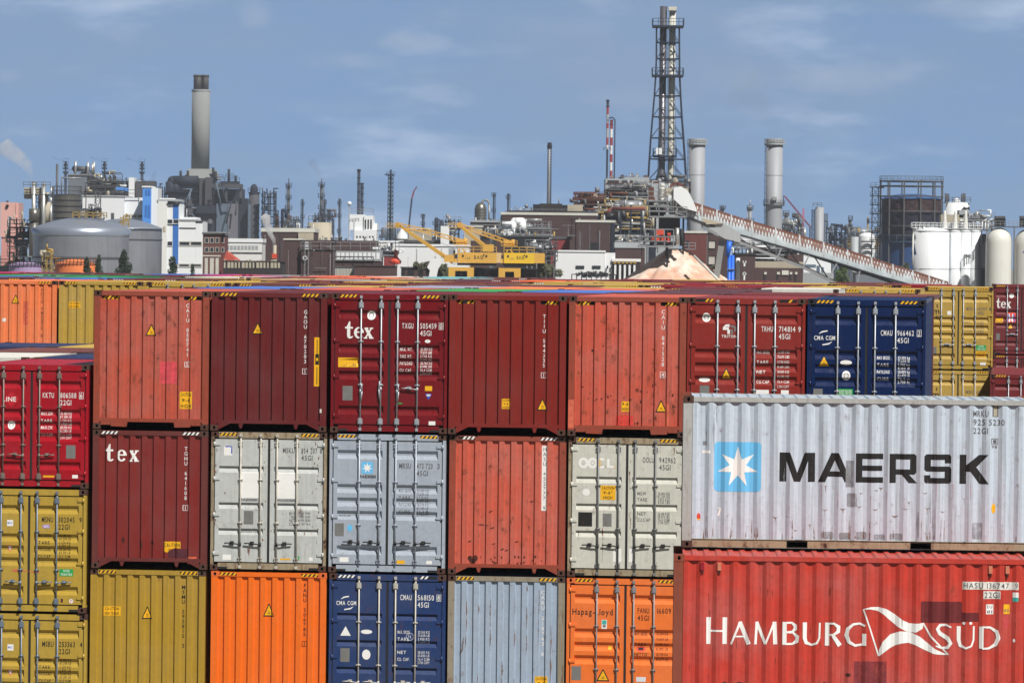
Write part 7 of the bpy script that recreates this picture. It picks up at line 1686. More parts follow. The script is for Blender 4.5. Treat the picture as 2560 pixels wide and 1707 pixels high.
# yellow harbour cranes
def crane(label, D, body, cab, boom, tie, back, portal, mat, logo=True):
    (x0, x1, y0, y1) = body; t = thing('harbour_crane', label, 'crane', (X((x0 + x1) / 2, D), D + 2, 0)); M = B[mat]; K = B['crane']
    o = MB().box(X(x0, D), X(x1, D), D, D + 5, Z(y1, D, x0), Z(y0, D, x0)).build('machine_house', M, t)
    xs = x1 + (18 if not logo else 12); MB().box(X(x1, D) + .01, X(x1 + cab, D), D + .05, D + 4.9, Z(y1, D, x1), Z(y0 + 1, D, x1)).build('counterweight', B['cranepale'] if mat == 'crane' else B['crane'], t)
    H = Z(y0, D, x0) - Z(y1, D, x0); W_ = X(x1, D) - X(x0, D)
    d = D2(); d.text('BASF', 0, 0, H * .36, width=W_ * .26, gap=.1); d.rect(W_ * .235, W_ * .27, H * .36, H * .50); o2 = d.build('logo', B['dark'], t); o2.location = Vector((X(x0 + (x1 - x0) * .42, D), D, Z(y1 - (y1 - y0) * .36, D, x0))) - ABS[t.name]
    d = D2(); d.text('3 KR', 0, 0, H * .2, width=W_ * .15); o2 = d.build('code_lettering', B['mid'], t); o2.location = Vector((X(x0 + (x1 - x0) * .18, D), D, Z(y1 - (y1 - y0) * .33, D, x0))) - ABS[t.name]
    for q in (.11, .72): MB().box(X(x0 + (x1 - x0) * q, D), X(x0 + (x1 - x0) * q + 4, D), D - .12, D + .1, Z(y0 + 10, D, x0), Z(y0 + 6, D, x0)).build('lamp', B['dark'], t)
    MB().box(X(x0 - 2, D), X(x1, D), D + .4, D + 4.6, Z(y1 + 6, D, x0), Z(y1 + .3, D, x0)).build('slewing_ring', B['dark'], t)
    (bx0, by0), (bx1, by1) = boom
    for s in (0.8, 4.2):
        mb = MB(); mb.cyl((X(bx0, D), D + s, Z(by0, D, bx0)), (X(bx1, D), D + 1.6 + s * .35, Z(by1, D, bx1)), .46, .3, 4, smooth=False); mb.build('boom', K, t)
    mb = MB()
    for k in range(1, 8): f = k / 8; a = Vector((X(bx0, D), D, Z(by0, D, bx0))).lerp(Vector((X(bx1, D), D, Z(by1, D, bx1))), f); mb.beam(a + Vector((0, .8 + f * 1.1, 0)), a + Vector((0, 4.2 - f * 1.2, 0)), .2)
    mb.build('boom_bracing', K, t)
    mb = MB(); A = [Vector((X(a, D), D + 2.5, Z(b, D, a))) for a, b in tie]
    for p, q in zip(A, A[1:]):
        for o_ in (-.5, .5):
            mb.beam(p + Vector((0, o_, .3)), q + Vector((0, o_, .3)), .16); mb.beam(p + Vector((0, o_, -.3)), q + Vector((0, o_, -.3)), .16)
        n = max(3, int((q - p).length / 1.1))
        for k in range(n): a, b = p.lerp(q, k / n), p.lerp(q, (k + 1) / n); mb.beam(a + Vector((0, -.5, .3)), b + Vector((0, -.5, -.3)), .1); mb.beam(a + Vector((0, .5, -.3)), b + Vector((0, .5, .3)), .1)
    mb.build('tie_lattice', K, t)
    mb = MB(); p = A[0]; mb.cyl(p + Vector((0, -1, 0)), p + Vector((0, 1, 0)), .45, n=12); mb.rail([p + Vector((-1.9, -1, -.4)), p + Vector((.6, -1, -.4))], .7, .07, .6); mb.box(p.x - 1.9, p.x + .6, p.y - 1, p.y + 1, p.z - .5, p.z - .4); mb.build('boom_head', K, t)
    (ax, ay), h = back; mb = MB(); q = A[-1]
    mb.box(q.x - .9, q.x + .5, D + 1.6, D + 3.4, q.z - .5, q.z + .35); mb.box(q.x - 1.3, q.x + 1.4, D + 1.2, D + 3.8, q.z - .6, q.z - .5); mb.rail([(q.x - 1.3, D + 1.2, q.z - .5), (q.x + 1.4, D + 1.2, q.z - .5)], .8, .07, .5); mb.cyl((q.x + .7, D + 2.5, q.z - .5), (q.x + .7, D + 2.5, q.z + .5), .3, n=8); mb.build('top_platform', K, t)
    mb = MB()
    for s in (1.0, 4.0): mb.beam((q.x - .2, D + s, q.z - 1.2), (X(ax - 6, D), D + s, Z(y0, D, x0)), .2); mb.beam((q.x + .2, D + s, q.z - 1.2), (X(ax + 10, D), D + s, Z(y0, D, x0)), .2)
    mb.build('a_frame', K, t)
    mb = MB(); z = Z(y0, D, x0); mb.rail([(X(x0, D), D + .2, z), (X(x1, D), D + .2, z)], 1.0, .09, 1.2); mb.build('railing', K, t)
    q = MB(); fx = bx0 - 22; q.box(X(fx, D), X(bx0 + 6, D), D + .3, D + 3.6, Z(by0, D, fx), Z(by0 - 18, D, fx)); q.build('boom_foot', K, t); MB().box(X(x0 - 9, D), X(x0 - 1, D), D + .2, D + 2.2, Z(y1, D, x0), Z(y0 + 2, D, x0)).build('cab', K, t); MB().box(X(x0 - 8, D), X(x0 - 2, D), D + .12, D + .3, Z(y0 + 14, D, x0), Z(y0 + 5, D, x0)).build('cab_window', B['glass'], t)
    q = MB()
    for o_ in (-.3, .3): q.beam(A[0] + Vector((0, o_, .2)), Vector((X(x0 + 12, D), D + 2.5 + o_, Z(y0, D, x0))), .05); q.beam(A[0] + Vector((-.3, o_, 0)), A[0] + Vector((-.3, o_, -5.5)), .05)
    q.build('cable', B['dark'], t)
    (p0, p1, py0, py1) = portal; z1, z0 = Z(py0, D, p0), Z(py0 + 9, D, p0)
    MB().box(X(p0, D), X(p1, D), D - 1, D + 6, z0, z1).build('portal_beam', K, t)
    for s in (0, 1):
        for y_ in (D - 1, D + 4.8):
            w = m2(9, D); a = X(p0, D) if s == 0 else X(p1, D) - w; mb = MB(); mb.slab([(a, 0), (a + w, 0), (a + w + (.5 if s == 0 else 0), z0), (a - (.5 if s else 0), z0)], y_, y_ + 1.2); mb.build('leg', K, t)
    return t
crane('amber harbour crane with a long low boom, nearer of the two yellow cranes', 800, (1145, 1241, 631, 657), 12, ((1132, 655), (996, 563)), ((992, 562), (1060, 576), (1152, 603)), ((1152, 604), 30), (1122, 1185, 668, 700), 'crane')
MB_t = None
crane('lemon yellow harbour crane with a short steep boom, farther of the two yellow cranes', 815, (1260, 1336, 632, 658), 26, ((1228, 629), (1146, 563)), ((1147, 562), (1205, 583), (1272, 606)), ((1272, 606), 30), (1247, 1302, 670, 702), 'crane2', False)
# ==== brown works building with roof plant, chimneys behind it
t = bld('brown_works', 'large dark brown brick works building with a flat pale edged roof', 'building', 1252, 1492, 538, 960, 'brown', 30, 'paleroof', .5)
D = 960
MB().box(X(1250, D), X(1255, D), D - .3, D + 28, 0, Z(541, D, 1252)).build('corner_wall', B['dark'], t)
MB().prism([(X(1268, D), D + 3), (X(1490, D), D + 3), (X(1470, D), D + 26), (X(1300, D), D + 26)], Z(538, D, 1380) + .5, Z(527, D, 1380)).build('raised_roof', B['darkroof'], t)
for x0, x1, y0, m in ((1332, 1348, 510, 'dark'), (1348.3, 1405, 508, 'darkroof'), (1405.3, 1418, 512, 'dark'), (1418.3, 1457, 511, 'tan')): MB().box(X(x0, D), X(x1, D), D + 6, D + 20, Z(530, D, x0), Z(y0, D, x0)).build('roof_house', B[m], t)
MB().cyl((X(1396, D), D + 8, Z(509, D, 1396)), (X(1397, D), D + 8, Z(495, D, 1397)), .12, n=6).build('aerial', B['galv'], t)
MB().cyl((X(1315, D), D + 8, Z(536, D, 1315)), (X(1315, D), D + 8, Z(517, D, 1315)), .12, n=6).ball((X(1315, D), D + 8, Z(514, D, 1315)), .4).build('lamp_post', B['galv'], t)
wall_clutter(t, 1262, 1488, 545, 600, D, 6, 24); roof_clutter(t, 1270, 1440, 527, D + 4, 61, n=16, h=14)
rack('pipe_structure', 'white and yellow pipework with a large white pipe bend before the brown works', 'structure', 1250, 1372, 556, 602, 930, 10, 7, 3, 71, 'galv', ('white', 'galv', 'yellow', 'bright'), 4, 14, w=.2, rails='yellow', floors=True)
t_bw = t
t = thing('pipe_bend', 'large white pipe loop in front of the brown works', 'pipe', (X(1293, 920), 920, Z(600, 920, 1293))); D = 920
MB().pipe([(X(x, D), D, Z(y, D, x)) for x, y in ((1254, 574), (1280, 574), (1285, 554), (1304, 554), (1306, 578))], .75, 10).build('pipe', B['white'], t); MB().pipe([(X(x, D), D - 1, Z(y, D, x)) for x, y in ((1254, 560), (1282, 559), (1283, 583), (1252, 584))], .4, 8).build('return_pipe', B['white'], t)
for x in (1254, 1284, 1306): MB().cyl((X(x, D), D, 0), (X(x, D), D, Z(574, D, x)), .25, n=8).build('support', B['galv'], t)
t = bld('dark_works', 'dark flat roofed works block with a railing, behind the lemon crane', 'building', 1200, 1374, 592, 905, 'dark', 12, 'mid', .3); roof_clutter(t, 1204, 1372, 588, 905, 72, n=22, h=24, pal=('galv', 'mid', 'white', 'yellow'))
MB().box(X(1176, 904), X(1260, 904), 904, 905, 0, Z(602, 904, 1200)).build('front_wall', B['brown'], t)
t = thing('vent_stack', 'pale grey vent stack with a round cap among the crane booms', 'chimney', (X(1231, 870), 870, 0)); D = 870
MB().lathe(X(1231, D), D, [(.5, 0), (.5, Z(575, D, 1231)), (.95, Z(575, D, 1231)), (.95, Z(571, D, 1231)), (.05, Z(569, D, 1231))], 14).build('shell', B['stackgrey'], t)
rack('pipe_structure', 'white handrails and small vessels in front of the dark works block', 'structure', 1318, 1366, 606, 632, 880, 6, 4, 2, 73, 'galv', ('white', 'galv', 'bright'), 4, 8, w=.18, rails='galv')
rack('platform_tower', 'thin grey stair platform right of the lemon crane', 'structure', 1362, 1388, 600, 665, 835, 5, 2, 5, 74, 'mid', ('mid', 'galv'), 1, 5, w=.22, rails='mid')
t = bld('red_hut', 'flat dark red sheet hut in front of the brown works', 'building', 1376, 1424, 598, 900, 'redwall', 8, 'mid', .5)
t = bld('brown_cube', 'plain dark brown brick cube with a pale roof edge', 'building', 1440, 1536, 556, 890, 'brown', 16, 'paleroof', .4)
MB().box(X(1527, 890), X(1537, 890), 889.8, 905, 0, Z(558, 890, 1530)).build('corner_wall', B['plantdark'], t); rects(t, 'louvre', [(1476, 1497, 606, 628)], 890, 'dark')
wall_clutter(t, 1442, 1526, 562, 625, 890, 7, 9); roof_clutter(t, 1444, 1530, 555, 892, 62, n=7, h=8)
t = bld('white_house', 'low white house with two dark slit windows in front of the brown cube', 'building', 1386, 1512, 630, 845, 'white', 16, 'white', .3)
MB().box(X(1512.3, 845.3), X(1538, 845.3), 845.3, 860, 0, Z(632, 845, 1525)).build('end_wall', B['white'], t)
rects(t, 'window', [(1440, 1461, 664, 671), (1481, 1502, 664, 671), (1517, 1521, 664, 672), (1527, 1531, 664, 672)], 844.9, 'glass', .06)
t = thing('fence', 'dark tangled fence at the foot of the low white house', 'fence', (X(1460, 838), 838, 0)); mb = MB(); z = Z(686, 838, 1460)
mb.rail([(X(1430, 838), 838, 0), (X(1540, 838), 838, 0)], z, .16, .8); rnd = random.Random(6); leafball(mb, X(1485, 838), 838, z, 3.4, .5, 260, .3, rnd); mb.build('railing', B['dark'], t)
# slim chimneys
D = 1350
t = thing('chimney', 'slim grey lattice clad chimney with a dark cap above the brown works', 'chimney', (X(1373, D), D, 0)); o, cx, cy, r, zt, zb = cyl_thing(t, 'shell', 1369, 1379, 372, None, D, 'stackgrey', 14)
mb = MB(); lattice(mb, cx, cy, Z(520, D, 1373), zt, r * 1.0, r * .85, 22, .16); mb.build('ladder_cage', B['bluedark'], t)
MB().lathe(cx, cy, [(r * 1.2, zt), (r * 1.3, zt + .8), (r * 1.3, zt + .9), (r * 1.1, zt + 1), (r * 1.0, zt + 1.6), (r * 1.4, zt + 1.7), (r * 1.4, Z(357, D, 1375)), (.1, Z(357, D, 1375))], 12, smooth=False).build('cap', B['dark'], t)
def banded(lab, x0, x1, yt, D, bands, top):
    t = thing('chimney', lab, 'chimney', (X((x0 + x1) / 2, D), D, 0)); cx = X((x0 + x1) / 2, D); r = m2(x1 - x0, D) / 2
    for i, (a, b, c) in enumerate(bands): MB().lathe(cx, D + r, [(r, Z(b, D, x0)), (r, Z(a, D, x0))], 16).build('band', B[c], t)
    a = bands[-1][1]; MB().lathe(cx, D + r, [(r * .8, 0), (r * .8, Z(a, D, x0))], 12).build('shell', B['bluedark'], t)
    return t, cx, r
D = 1450
t, cx, r = banded('thin red and white banded stack with a dark tip', 1512, 1518, 250, D, [(268, 286, 'red'), (286, 308, 'greylight'), (308, 321, 'red'), (321, 344, 'greylight'), (344, 363, 'red'), (363, 374, 'white')], 250)
MB().lathe(cx, D + r, [(r, Z(268, D, 1515)), (r * 1.6, Z(267, D, 1515)), (r * 1.6, Z(265, D, 1515)), (r, Z(264, D, 1515)), (r * 1.1, Z(256, D, 1515)), (r * 1.7, Z(250, D, 1515)), (.05, Z(249, D, 1515))], 12).build('tip', B['bluedark'], t)
MB().rail([(cx - 1.1, D - .5, Z(377, D, 1515)), (cx + 1.1, D - .5, Z(377, D, 1515))], 1.0, .12, .8).build('platform', B['bluedark'], t)
t, cx, r = banded('thicker red and white banded stack beside the thin one', 1521.5, 1528.5, 300, D, [(300, 323, 'red'), (323, 344, 'white'), (344, 364, 'red'), (364, 386, 'white'), (386, 406, 'red'), (406, 427, 'white'), (427, 445, 'red')], 300)
MB().pipe([(cx - .9, D - .4, Z(296, D, 1525)), (cx + .2, D - .4, Z(294, D, 1525)), (cx + 1.0, D - .4, Z(300, D, 1525)), (cx + 1.0, D - .4, Z(520, D, 1525))], .2, 6).build('pipe', B['bluedark'], t)
MB().lathe(cx, D + r, [(r, Z(312, D, 1525)), (r * 1.3, Z(312, D, 1525)), (r * 1.3, Z(310, D, 1525)), (r, Z(310, D, 1525))], 12).build('ring', B['bluedark'], t)
# round grey stacks
def roundstack(lab, x0, x1, yt, D, collar, seed, ring=None):
    t = thing('chimney', lab, 'chimney', (X((x0 + x1) / 2, D), D, 0)); o, cx, cy, r, zt, zb = cyl_thing(t, 'shell', x0, x1, yt + 12, None, D, 'stackgrey', 36)
    zz = Z(yt + 12, D, x0); mb = MB(); mb.lathe(cx, cy, [(r * 1.02, zz), (r * 1.08, zz + .1), (r * 1.08, Z(yt + 1, D, x0)), (r * .9, Z(yt, D, x0)), (.05, Z(yt, D, x0))], 36, smooth=False); mb.build('rim', B['stackgrey'], t)
    mb = MB(); mb.lathe(cx, cy, [(r, zz - .4), (r * 1.26, zz - .4), (r * 1.26, zz), (r, zz)], 24, smooth=False); mb.rail([(cx + r * 1.26 * math.cos(a), cy + r * 1.26 * math.sin(a), zz) for a in [PI + PI * i / 10 for i in range(11)]], 1.1, .1, 1.2); mb.build('platform', B['greylight'], t)
    mb = MB(); mb.rail([(cx - r - .3, cy - .6, 0), (cx - r - .3, cy - .6, zz)], .01, .14, 400); 
    z = 20.0
    while z < zz: mb.box(cx - r - .5, cx - r, cy - .9, cy - .3, z, z + .15); z += 1.6
    mb.build('ladder', B['mid'], t)
    if ring:
        zr = Z(ring, D, x0); mb = MB(); mb.lathe(cx, cy, [(r, zr - .4), (r * 1.28, zr - .4), (r * 1.28, zr), (r, zr)], 24, smooth=False); mb.rail([(cx + r * 1.28 * math.cos(a), cy + r * 1.28 * math.sin(a), zr) for a in [PI + PI * i / 10 for i in range(11)]], 1.1, .1, 1.2); mb.build('platform', B['mid'], t)
        MB().lathe(cx, cy, [(r * 1.02, 0), (r * 1.02, zr - .9), (r, zr - .41)], 36).build('lower_shell', B['stackgrey'], t)
        MB().box(cx - .6, cx + .6, cy - r - .5, cy, Z(502, D, x0), Z(492, D, x0)).build('access_box', B['bright'], t)
    for q in (.82, .6): z = zz * q; MB().lathe(cx, cy, [(r, z), (r * 1.006, z), (r * 1.006, z + .12), (r, z + .12)], 36, smooth=False).build('seam', B['mid'], t)
roundstack('thick round grey stack partly behind the twin flue tower', 1723.5, 1764, 346, 1300, None, 1)
roundstack('thick round grey stack standing free, with a ring platform low down', 1917, 1958.5, 346, 1280, None, 2, 511)
# ==== twin flue tower
D = 1060
t = thing('flue_tower', 'tallest tower, a dark and a cream flue inside a steel lattice frame', 'chimney tower', (X(1670, D), D + 6, 0))
def levels(): return [(66, 1643.5, 1700.5), (104, 1643.2, 1700.7), (145, 1643, 1701), (186, 1641.5, 1701.5), (238, 1638, 1704), (291, 1633.5, 1707), (344, 1629, 1711), (397, 1625.5, 1714.5), (450, 1622.5, 1718), (505, 1619.5, 1721)]
LV = levels(); dep = lambda a, b: (X(b, D) - X(a, D))
def pts(k):
    y, a, b = LV[k]; z = Z(y, D, 1670); w = dep(a, b); xa, xb = X(a, D, y), X(b, D, y); yc = D + 6
    return [Vector((xa, yc - w / 2, z)), Vector((xb, yc - w / 2, z)), Vector((xb, yc + w / 2, z)), Vector((xa, yc + w / 2, z))]
for i in range(4):
    mb = MB(); 
    for k in range(len(LV) - 1): mb.beam(pts(k)[i], pts(k + 1)[i], .21)
    p = pts(len(LV) - 1)[i]; d_ = (p - pts(len(LV) - 2)[i]).normalized(); mb.beam(p, p + d_ * (p.z / -d_.z), .23); mb.build('leg', B['bluedark'], t)
for k in range(1, len(LV)):
    q = pts(k); mb = MB()
    for i in range(4): mb.beam(q[i], q[(i + 1) % 4], .15)
    mb.beam(q[0].lerp(q[1], .5), q[1].lerp(q[2], .5), .1); mb.beam(q[2].lerp(q[3], .5), q[3].lerp(q[0], .5), .1); mb.build('ring_beam', B['bluedark'], t)
mb = MB()
for k in range(len(LV) - 1):
    a, b = pts(k), pts(k + 1)
    for i in range(4):
        j = (i + 1) % 4; m = a[i].lerp(a[j], .5); mb.beam(m, b[i], .13); mb.beam(m, b[j], .13); mb.beam(b[i].lerp(b[j], .25), a[i].lerp(m, .5), .08); mb.beam(b[i].lerp(b[j], .75), a[j].lerp(m, .5), .08); mb.beam(m, b[i].lerp(b[j], .5), .07)
mb.build('bracing', B['bluedark'], t)
for y, x0, x1 in ((62, 1633.6, 1711), (186, 1632.5, 1710), (388, 1635, 1693)):
    z = Z(y, D, 1670); w = dep(x0, x1); xa, xb = X(x0, D, y), X(x1, D, y); mb = MB(); mb.box(xa, xb, D + 6 - w / 2, D + 6 + w / 2, z - .4, z); mb.rail([(xa, D + 6 - w / 2, z), (xb, D + 6 - w / 2, z), (xb, D + 6 + w / 2, z)], 1.5, .1, 1.0); mb.rail([(xa, D + 6 + w / 2, z), (xa, D + 6 - w / 2, z)], 1.5, .1, 1.0); mb.build('platform', B['bluedark'], t)
def flue(x0, x1, yt, mat, nm, ringm):
    cx, r = X((x0 + x1) / 2, D, 250), m2(x1 - x0, D) / 2; zt = Z(yt, D, 1670); z0 = Z(450, D, 1670)
    o = MB().lathe(cx, D + 6, [(r * (1.9 if mat == 'darkflue' else 1), z0), (r, Z(425, D, 1670)), (r, zt), (r * .85, zt), (r * .85, zt - 1)], 22).build(nm, B[mat], t)
    for k in range(1, 9): z = Z(LV[k][0] + 5, D, 1670); MB().lathe(cx, D + 6, [(r, z), (r * 1.06, z), (r * 1.06, z + .3), (r, z + .3)], 22, smooth=False).build('flue_ring', B[ringm], o)
    q = MB()
    for k in range(1, 9): z = Z(LV[k][0] + 4, D, 1670); q.lathe(cx, D + 6, [(r * 1.01, z), (r * 1.07, z), (r * 1.07, z + .35), (r * 1.01, z + .35)], 22, smooth=False)
    me = q.mesh('flue_band', B[ringm], tuple(ABS[t.name])); link('flue_band', me, o)
    return cx, r, zt
flue(1649.5, 1667, 13, 'darkflue', 'flue', 'mid'); cx, r, zt = flue(1673, 1689.5, 14, 'creamflue', 'flue', 'mid')
MB().box(cx - r * 1.3, cx + r * 1.2, D + 4.5, D + 7.5, Z(24, D, 1680), Z(14.5, D, 1680)).build('top_housing', B['creamflue'], t)
for x0, x1 in ((1637, 1643), (1645, 1652)): MB().box(X(x0, D), X(x1, D), D + 1, D + 3, Z(386, D, x0), Z(370, D, x0)).build('instrument_box', B['white'], t)
# ==== rusty process building below it
D = 1010
t = thing('process_building', 'pale grey rust stained process building beneath the flue tower', 'building', (X(1570, D), D + 8, 0))
for x0, x1, y0, m, yo, dp in ((1512, 1560, 446, 'greylight', 2, 16), (1560.3, 1622, 443, 'greylight', 3, 16), (1524, 1622.2, 476, 'greylight', .6, 12), (1622.4, 1700, 458, 'greylight', 4, 14), (1500, 1640, 512, 'plantdark', 1.5, 16)): MB().box(X(x0, D), X(x1, D), D + yo, D + yo + dp, 0, Z(y0, D, x0)).build('wall', B[m], t)
rects(t, 'window', [(1517, 1545, 451, 457), (1553, 1580, 451, 457)], D + 2, 'dark', .1); rects(t, 'eaves_band', [(1514, 1558, 457, 459), (1562, 1580, 457, 459)], D + 2, 'rust', .2)
rects(t, 'rust_panel', [(1500, 1507, 484, 516), (1522, 1527, 478, 512), (1508, 1528, 484, 489)], D + .5, 'rust', .2); rects(t, 'tall_window', [(1510, 1521, 495, 513)], D + .5, 'white', .1)
rects(t, 'opening', [(1560, 1608, 507, 513), (1547, 1562, 470, 492)], D + .4, 'dark', .1)
def halfwheel(x, y, rpx, D, mat, t, nm='wheel_arch'):
    cx, zc = X(x, D), Z(y, D, x); r = m2(rpx, D); mb = MB()
    for k in range(14):
        a0, a1 = PI * k / 14, PI * (k + 1) / 14; mb.slab([(cx + r * math.cos(a0), zc + r * math.sin(a0)), (cx + r * math.cos(a1), zc + r * math.sin(a1)), (cx + .72 * r * math.cos(a1), zc + .72 * r * math.sin(a1)), (cx + .72 * r * math.cos(a0), zc + .72 * r * math.sin(a0))], D - .9, D + .4)
    mb.build(nm, B[mat], t)
    mb = MB()
    for k in range(1, 9): a = PI * k / 9; mb.beam((cx, D - .5, zc), (cx + r * .8 * math.cos(a), D - .5, zc + r * .8 * math.sin(a)), .3)
    mb.build('wheel_spoke', B['white'], t)
halfwheel(1586, 483, 19, D, 'rust2', t)
MB().cyl((X(1586, D), D - .6, Z(490, D, 1586)), (X(1586, D), D + .5, Z(490, D, 1586)), m2(10, D), n=20).build('fan_drum', B['plantdark'], t)
halfwheel(1689, 478, 22, D - 4, 'rust2', t)
for x0, x1, y0, y1, m in ((1537, 1545, 466, 490, 'white'), (1546, 1551, 464, 490, 'galv'), (1485, 1497, 468, 482, 'grey')): MB().cyl((X((x0 + x1) / 2, D), D - 1, Z(y1, D, x0)), (X((x0 + x1) / 2, D), D - 1, Z(y0, D, x0)), m2(x1 - x0, D) / 2, n=14).build('vessel', B[m], t)
roof_clutter(t, 1516, 1620, 446, D + 4, 81, n=26, h=14, pal=('galv', 'rust', 'greylight', 'mid', 'dark')); wall_clutter(t, 1514, 1620, 450, 506, D - .2, 82, 40, ('mid', 'rust', 'greylight', 'dark', 'rust2', 'galv'))
rack('pipe_structure', 'tangle of grey and rusty pipes on the face of the process building', 'structure', 1524, 1622, 462, 512, 1004, 5, 8, 5, 182, 'mid', ('galv', 'rust', 'greylight', 'dark', 'tan', 'mid'), 12, 44, w=.16, rails='galv', zb=Z(513, 1004, 1570), fill=8)
rack('pipe_structure', 'grey pipes and tanks under the foot of the flue tower', 'structure', 1626, 1712, 452, 512, 1030, 10, 6, 5, 183, 'mid', ('galv', 'rust', 'greylight', 'dark', 'tan', 'mid', 'white'), 12, 40, w=.16, rails='galv', zb=Z(515, 1030, 1670), fill=8)
rack('pipe_structure', 'rust red columns and pipes on the roof of the brown works', 'structure', 1438, 1508, 484, 524, 1000, 8, 5, 3, 83, 'rust', ('rust', 'rust', 'greylight', 'dark', 'tan', 'mid'), 10, 26, w=.26, rails='rust', zb=Z(528, 1000, 1470), fill=5)
rack('pipe_structure', 'dark blue steelwork with yellow railings under the process building', 'structure', 1500, 1622, 512, 612, 980, 14, 6, 5, 84, 'bluedark', ('bright', 'galv', 'dark', 'tan', 'mid', 'yellow', 'bluedark'), 20, 60, w=.2, rails='yellow', fill=6)
t = thing('duct_bridge', 'red brown covered duct running along the dark blue steelwork', 'duct', (X(1560, 972), 972, Z(525, 972, 1560))); D = 972
MB().cyl((X(1528, D), D, Z(522, D, 1528)), (X(1612, D), D, Z(522, D, 1612)), m2(5, D), n=12).build('duct', B['rust2'], t); MB().cyl((X(1528, D), D, Z(522, D, 1528)), (X(1512, D), D, Z(535, D, 1512)), m2(4.5, D), n=12).build('duct_bend', B['rust2'], t)
for x in (1549, 1574, 1600): MB().box(X(x, D), X(x + 4, D), D - .2, D + 1, 0, Z(512 if x < 1600 else 518, D, x)).build('support', B['bluedark'], t)
rack('pipe_structure', 'pale pipework low down beside the plain brown cube', 'structure', 1536, 1600, 588, 640, 930, 10, 4, 3, 85, 'galv', ('galv', 'bright', 'dark', 'tan', 'yellow'), 8, 18, w=.2, rails='galv')
t = bld('transfer_shed', 'small pale roofed shed left of the salt heap', 'building', 1538, 1612, 620, 860, 'brown', 8, 'greylight', 1.0); t2 = bld('open_store', 'open store with white pillars and green and yellow goods left of the salt heap', 'building', 1532, 1600, 654, 845, 'darkroof', 8, 'white', .5)
for k in range(5): MB().box(X(1536 + 12 * k, 844), X(1541 + 12 * k, 844), 844, 844.8, 0, Z(662, 844, 1540)).build('pillar', B['white'], t2)
rects(t2, 'goods', [(1534 + 10 * k, 1541 + 10 * k, 653, 659) for k in range(6)], 844.6, 'yellow', .1)
# ==== conveyor head house, gallery and salt heap
D = 790
t = thing('head_house', 'steel conveyor head house with white machinery, a rust red tower and an orange drive', 'conveyor tower', (X(1640, D), D + 4, 0))
def hb(nm, x0, x1, y0, y1, m, yo=0, dp=4): return MB().box(X(x0, D), X(x1, D), D + yo, D + yo + dp, Z(y1, D, x0), Z(y0, D, x0)).build(nm, B[m], t)
hb('rust_tower', 1621, 1633, 468, 541, 'rust', 0, 3); 
for y in (500, 511, 522, 532): hb('rust_tower_band', 1620, 1634, y, y + 3, 'greylight' if y == 500 else 'dark', -.2, 3.4)
for x0, x1, y0, y1, m, yo in ((1668, 1712, 488, 502, 'white', 0), (1662, 1704, 502, 518, 'greylight', .5), (1660, 1690, 518, 536, 'white', 1), (1646, 1660, 455, 500, 'greylight', 1), (1690, 1726, 505, 530, 'greylight', 2), (1662, 1720, 470, 488, 'tan', 2), (1634, 1660, 512, 540, 'mid', 2), (1648, 1700, 541, 588, 'dark', 1.5)): hb('housing', x0, x1, y0, y1, m, yo)
for k in range(7): x = 1654; MB().lathe(X(x, D), D, [(m2(3, D), Z(520 - 9 * k, D, x)), (m2(6.5, D), Z(519 - 9 * k, D, x)), (m2(6.5, D), Z(516 - 9 * k, D, x)), (m2(3, D), Z(513 - 9 * k, D, x))], 14, smooth=False).build('insulator', B['creamtank'], t)
mb = MB(); mb.slab([(X(a, D), Z(b, D, a)) for a, b in ((1700, 466), (1718, 478), (1730, 500), (1742, 530), (1706, 520), (1682, 498), (1682, 470))], D - .5, D + 3.5); mb.build('chute_hood', B['white'], t)
for x, y0 in ((1668, 541), (1709, 541), (1667, 541)): MB().beam((X(x, D), D + (3 if x % 2 else 0), 0), (X(x, D), D + (3 if x % 2 else 0), Z(y0, D, x)), .30).build('leg', B['dark'], t)
for (a, b, y) in ((1596, 1682, 614), (1622, 1715, 540), (1618, 1664, 502), (1612, 1666, 526)):
    mb = MB(); z = Z(y, D, a); mb.box(X(a, D), X(b, D), D - 1.5, D + 4, z - .25, z); mb.rail([(X(a, D), D - 1.5, z), (X(b, D), D - 1.5, z)], 1.5, .13, 1.4); mb.build('platform', B['galv'], t)
mb = MB(); mb.rail([(X(1612, D), D - 1.3, Z(613, D, 1620)), (X(1683, D), D - 1.3, Z(613, D, 1650))], 2.6, .16, 1.5); mb.build('railing', B['galv'], t)
hb('control_cabin', 1600, 1623, 600, 613, 'greylight', -1, 3)
for x0, x1, y0, y1 in ((1641, 1660, 572, 587), (1628, 1648, 589, 603), (1649, 1664, 588, 604), (1668, 1676, 582, 606)): hb('drive_unit', x0, x1, y0, y1, 'redsteel', -.5, 2)
MB().cyl((X(1637, D), D - .7, Z(599, D, 1637)), (X(1637, D), D - .4, Z(599, D, 1637)), m2(4, D), n=14).build('drive_wheel', B['dark'], t)
hb('drive_frame', 1624, 1690, 604, 613, 'dark', -.4, 3); hb('hopper', 1648, 1672, 542, 572, 'dark', -.3, 3)
MB().cyl((X(1692, D), D - 1, Z(611, D, 1692)), (X(1692, D), D - 1, Z(570, D, 1692)), m2(5, D), n=14).build('pipe', B['bright'], t); MB().cyl((X(1704, D), D, Z(615, D, 1704)), (X(1703, D), D, Z(572, D, 1703)), .35, n=8).build('pipe', B['dark'], t)
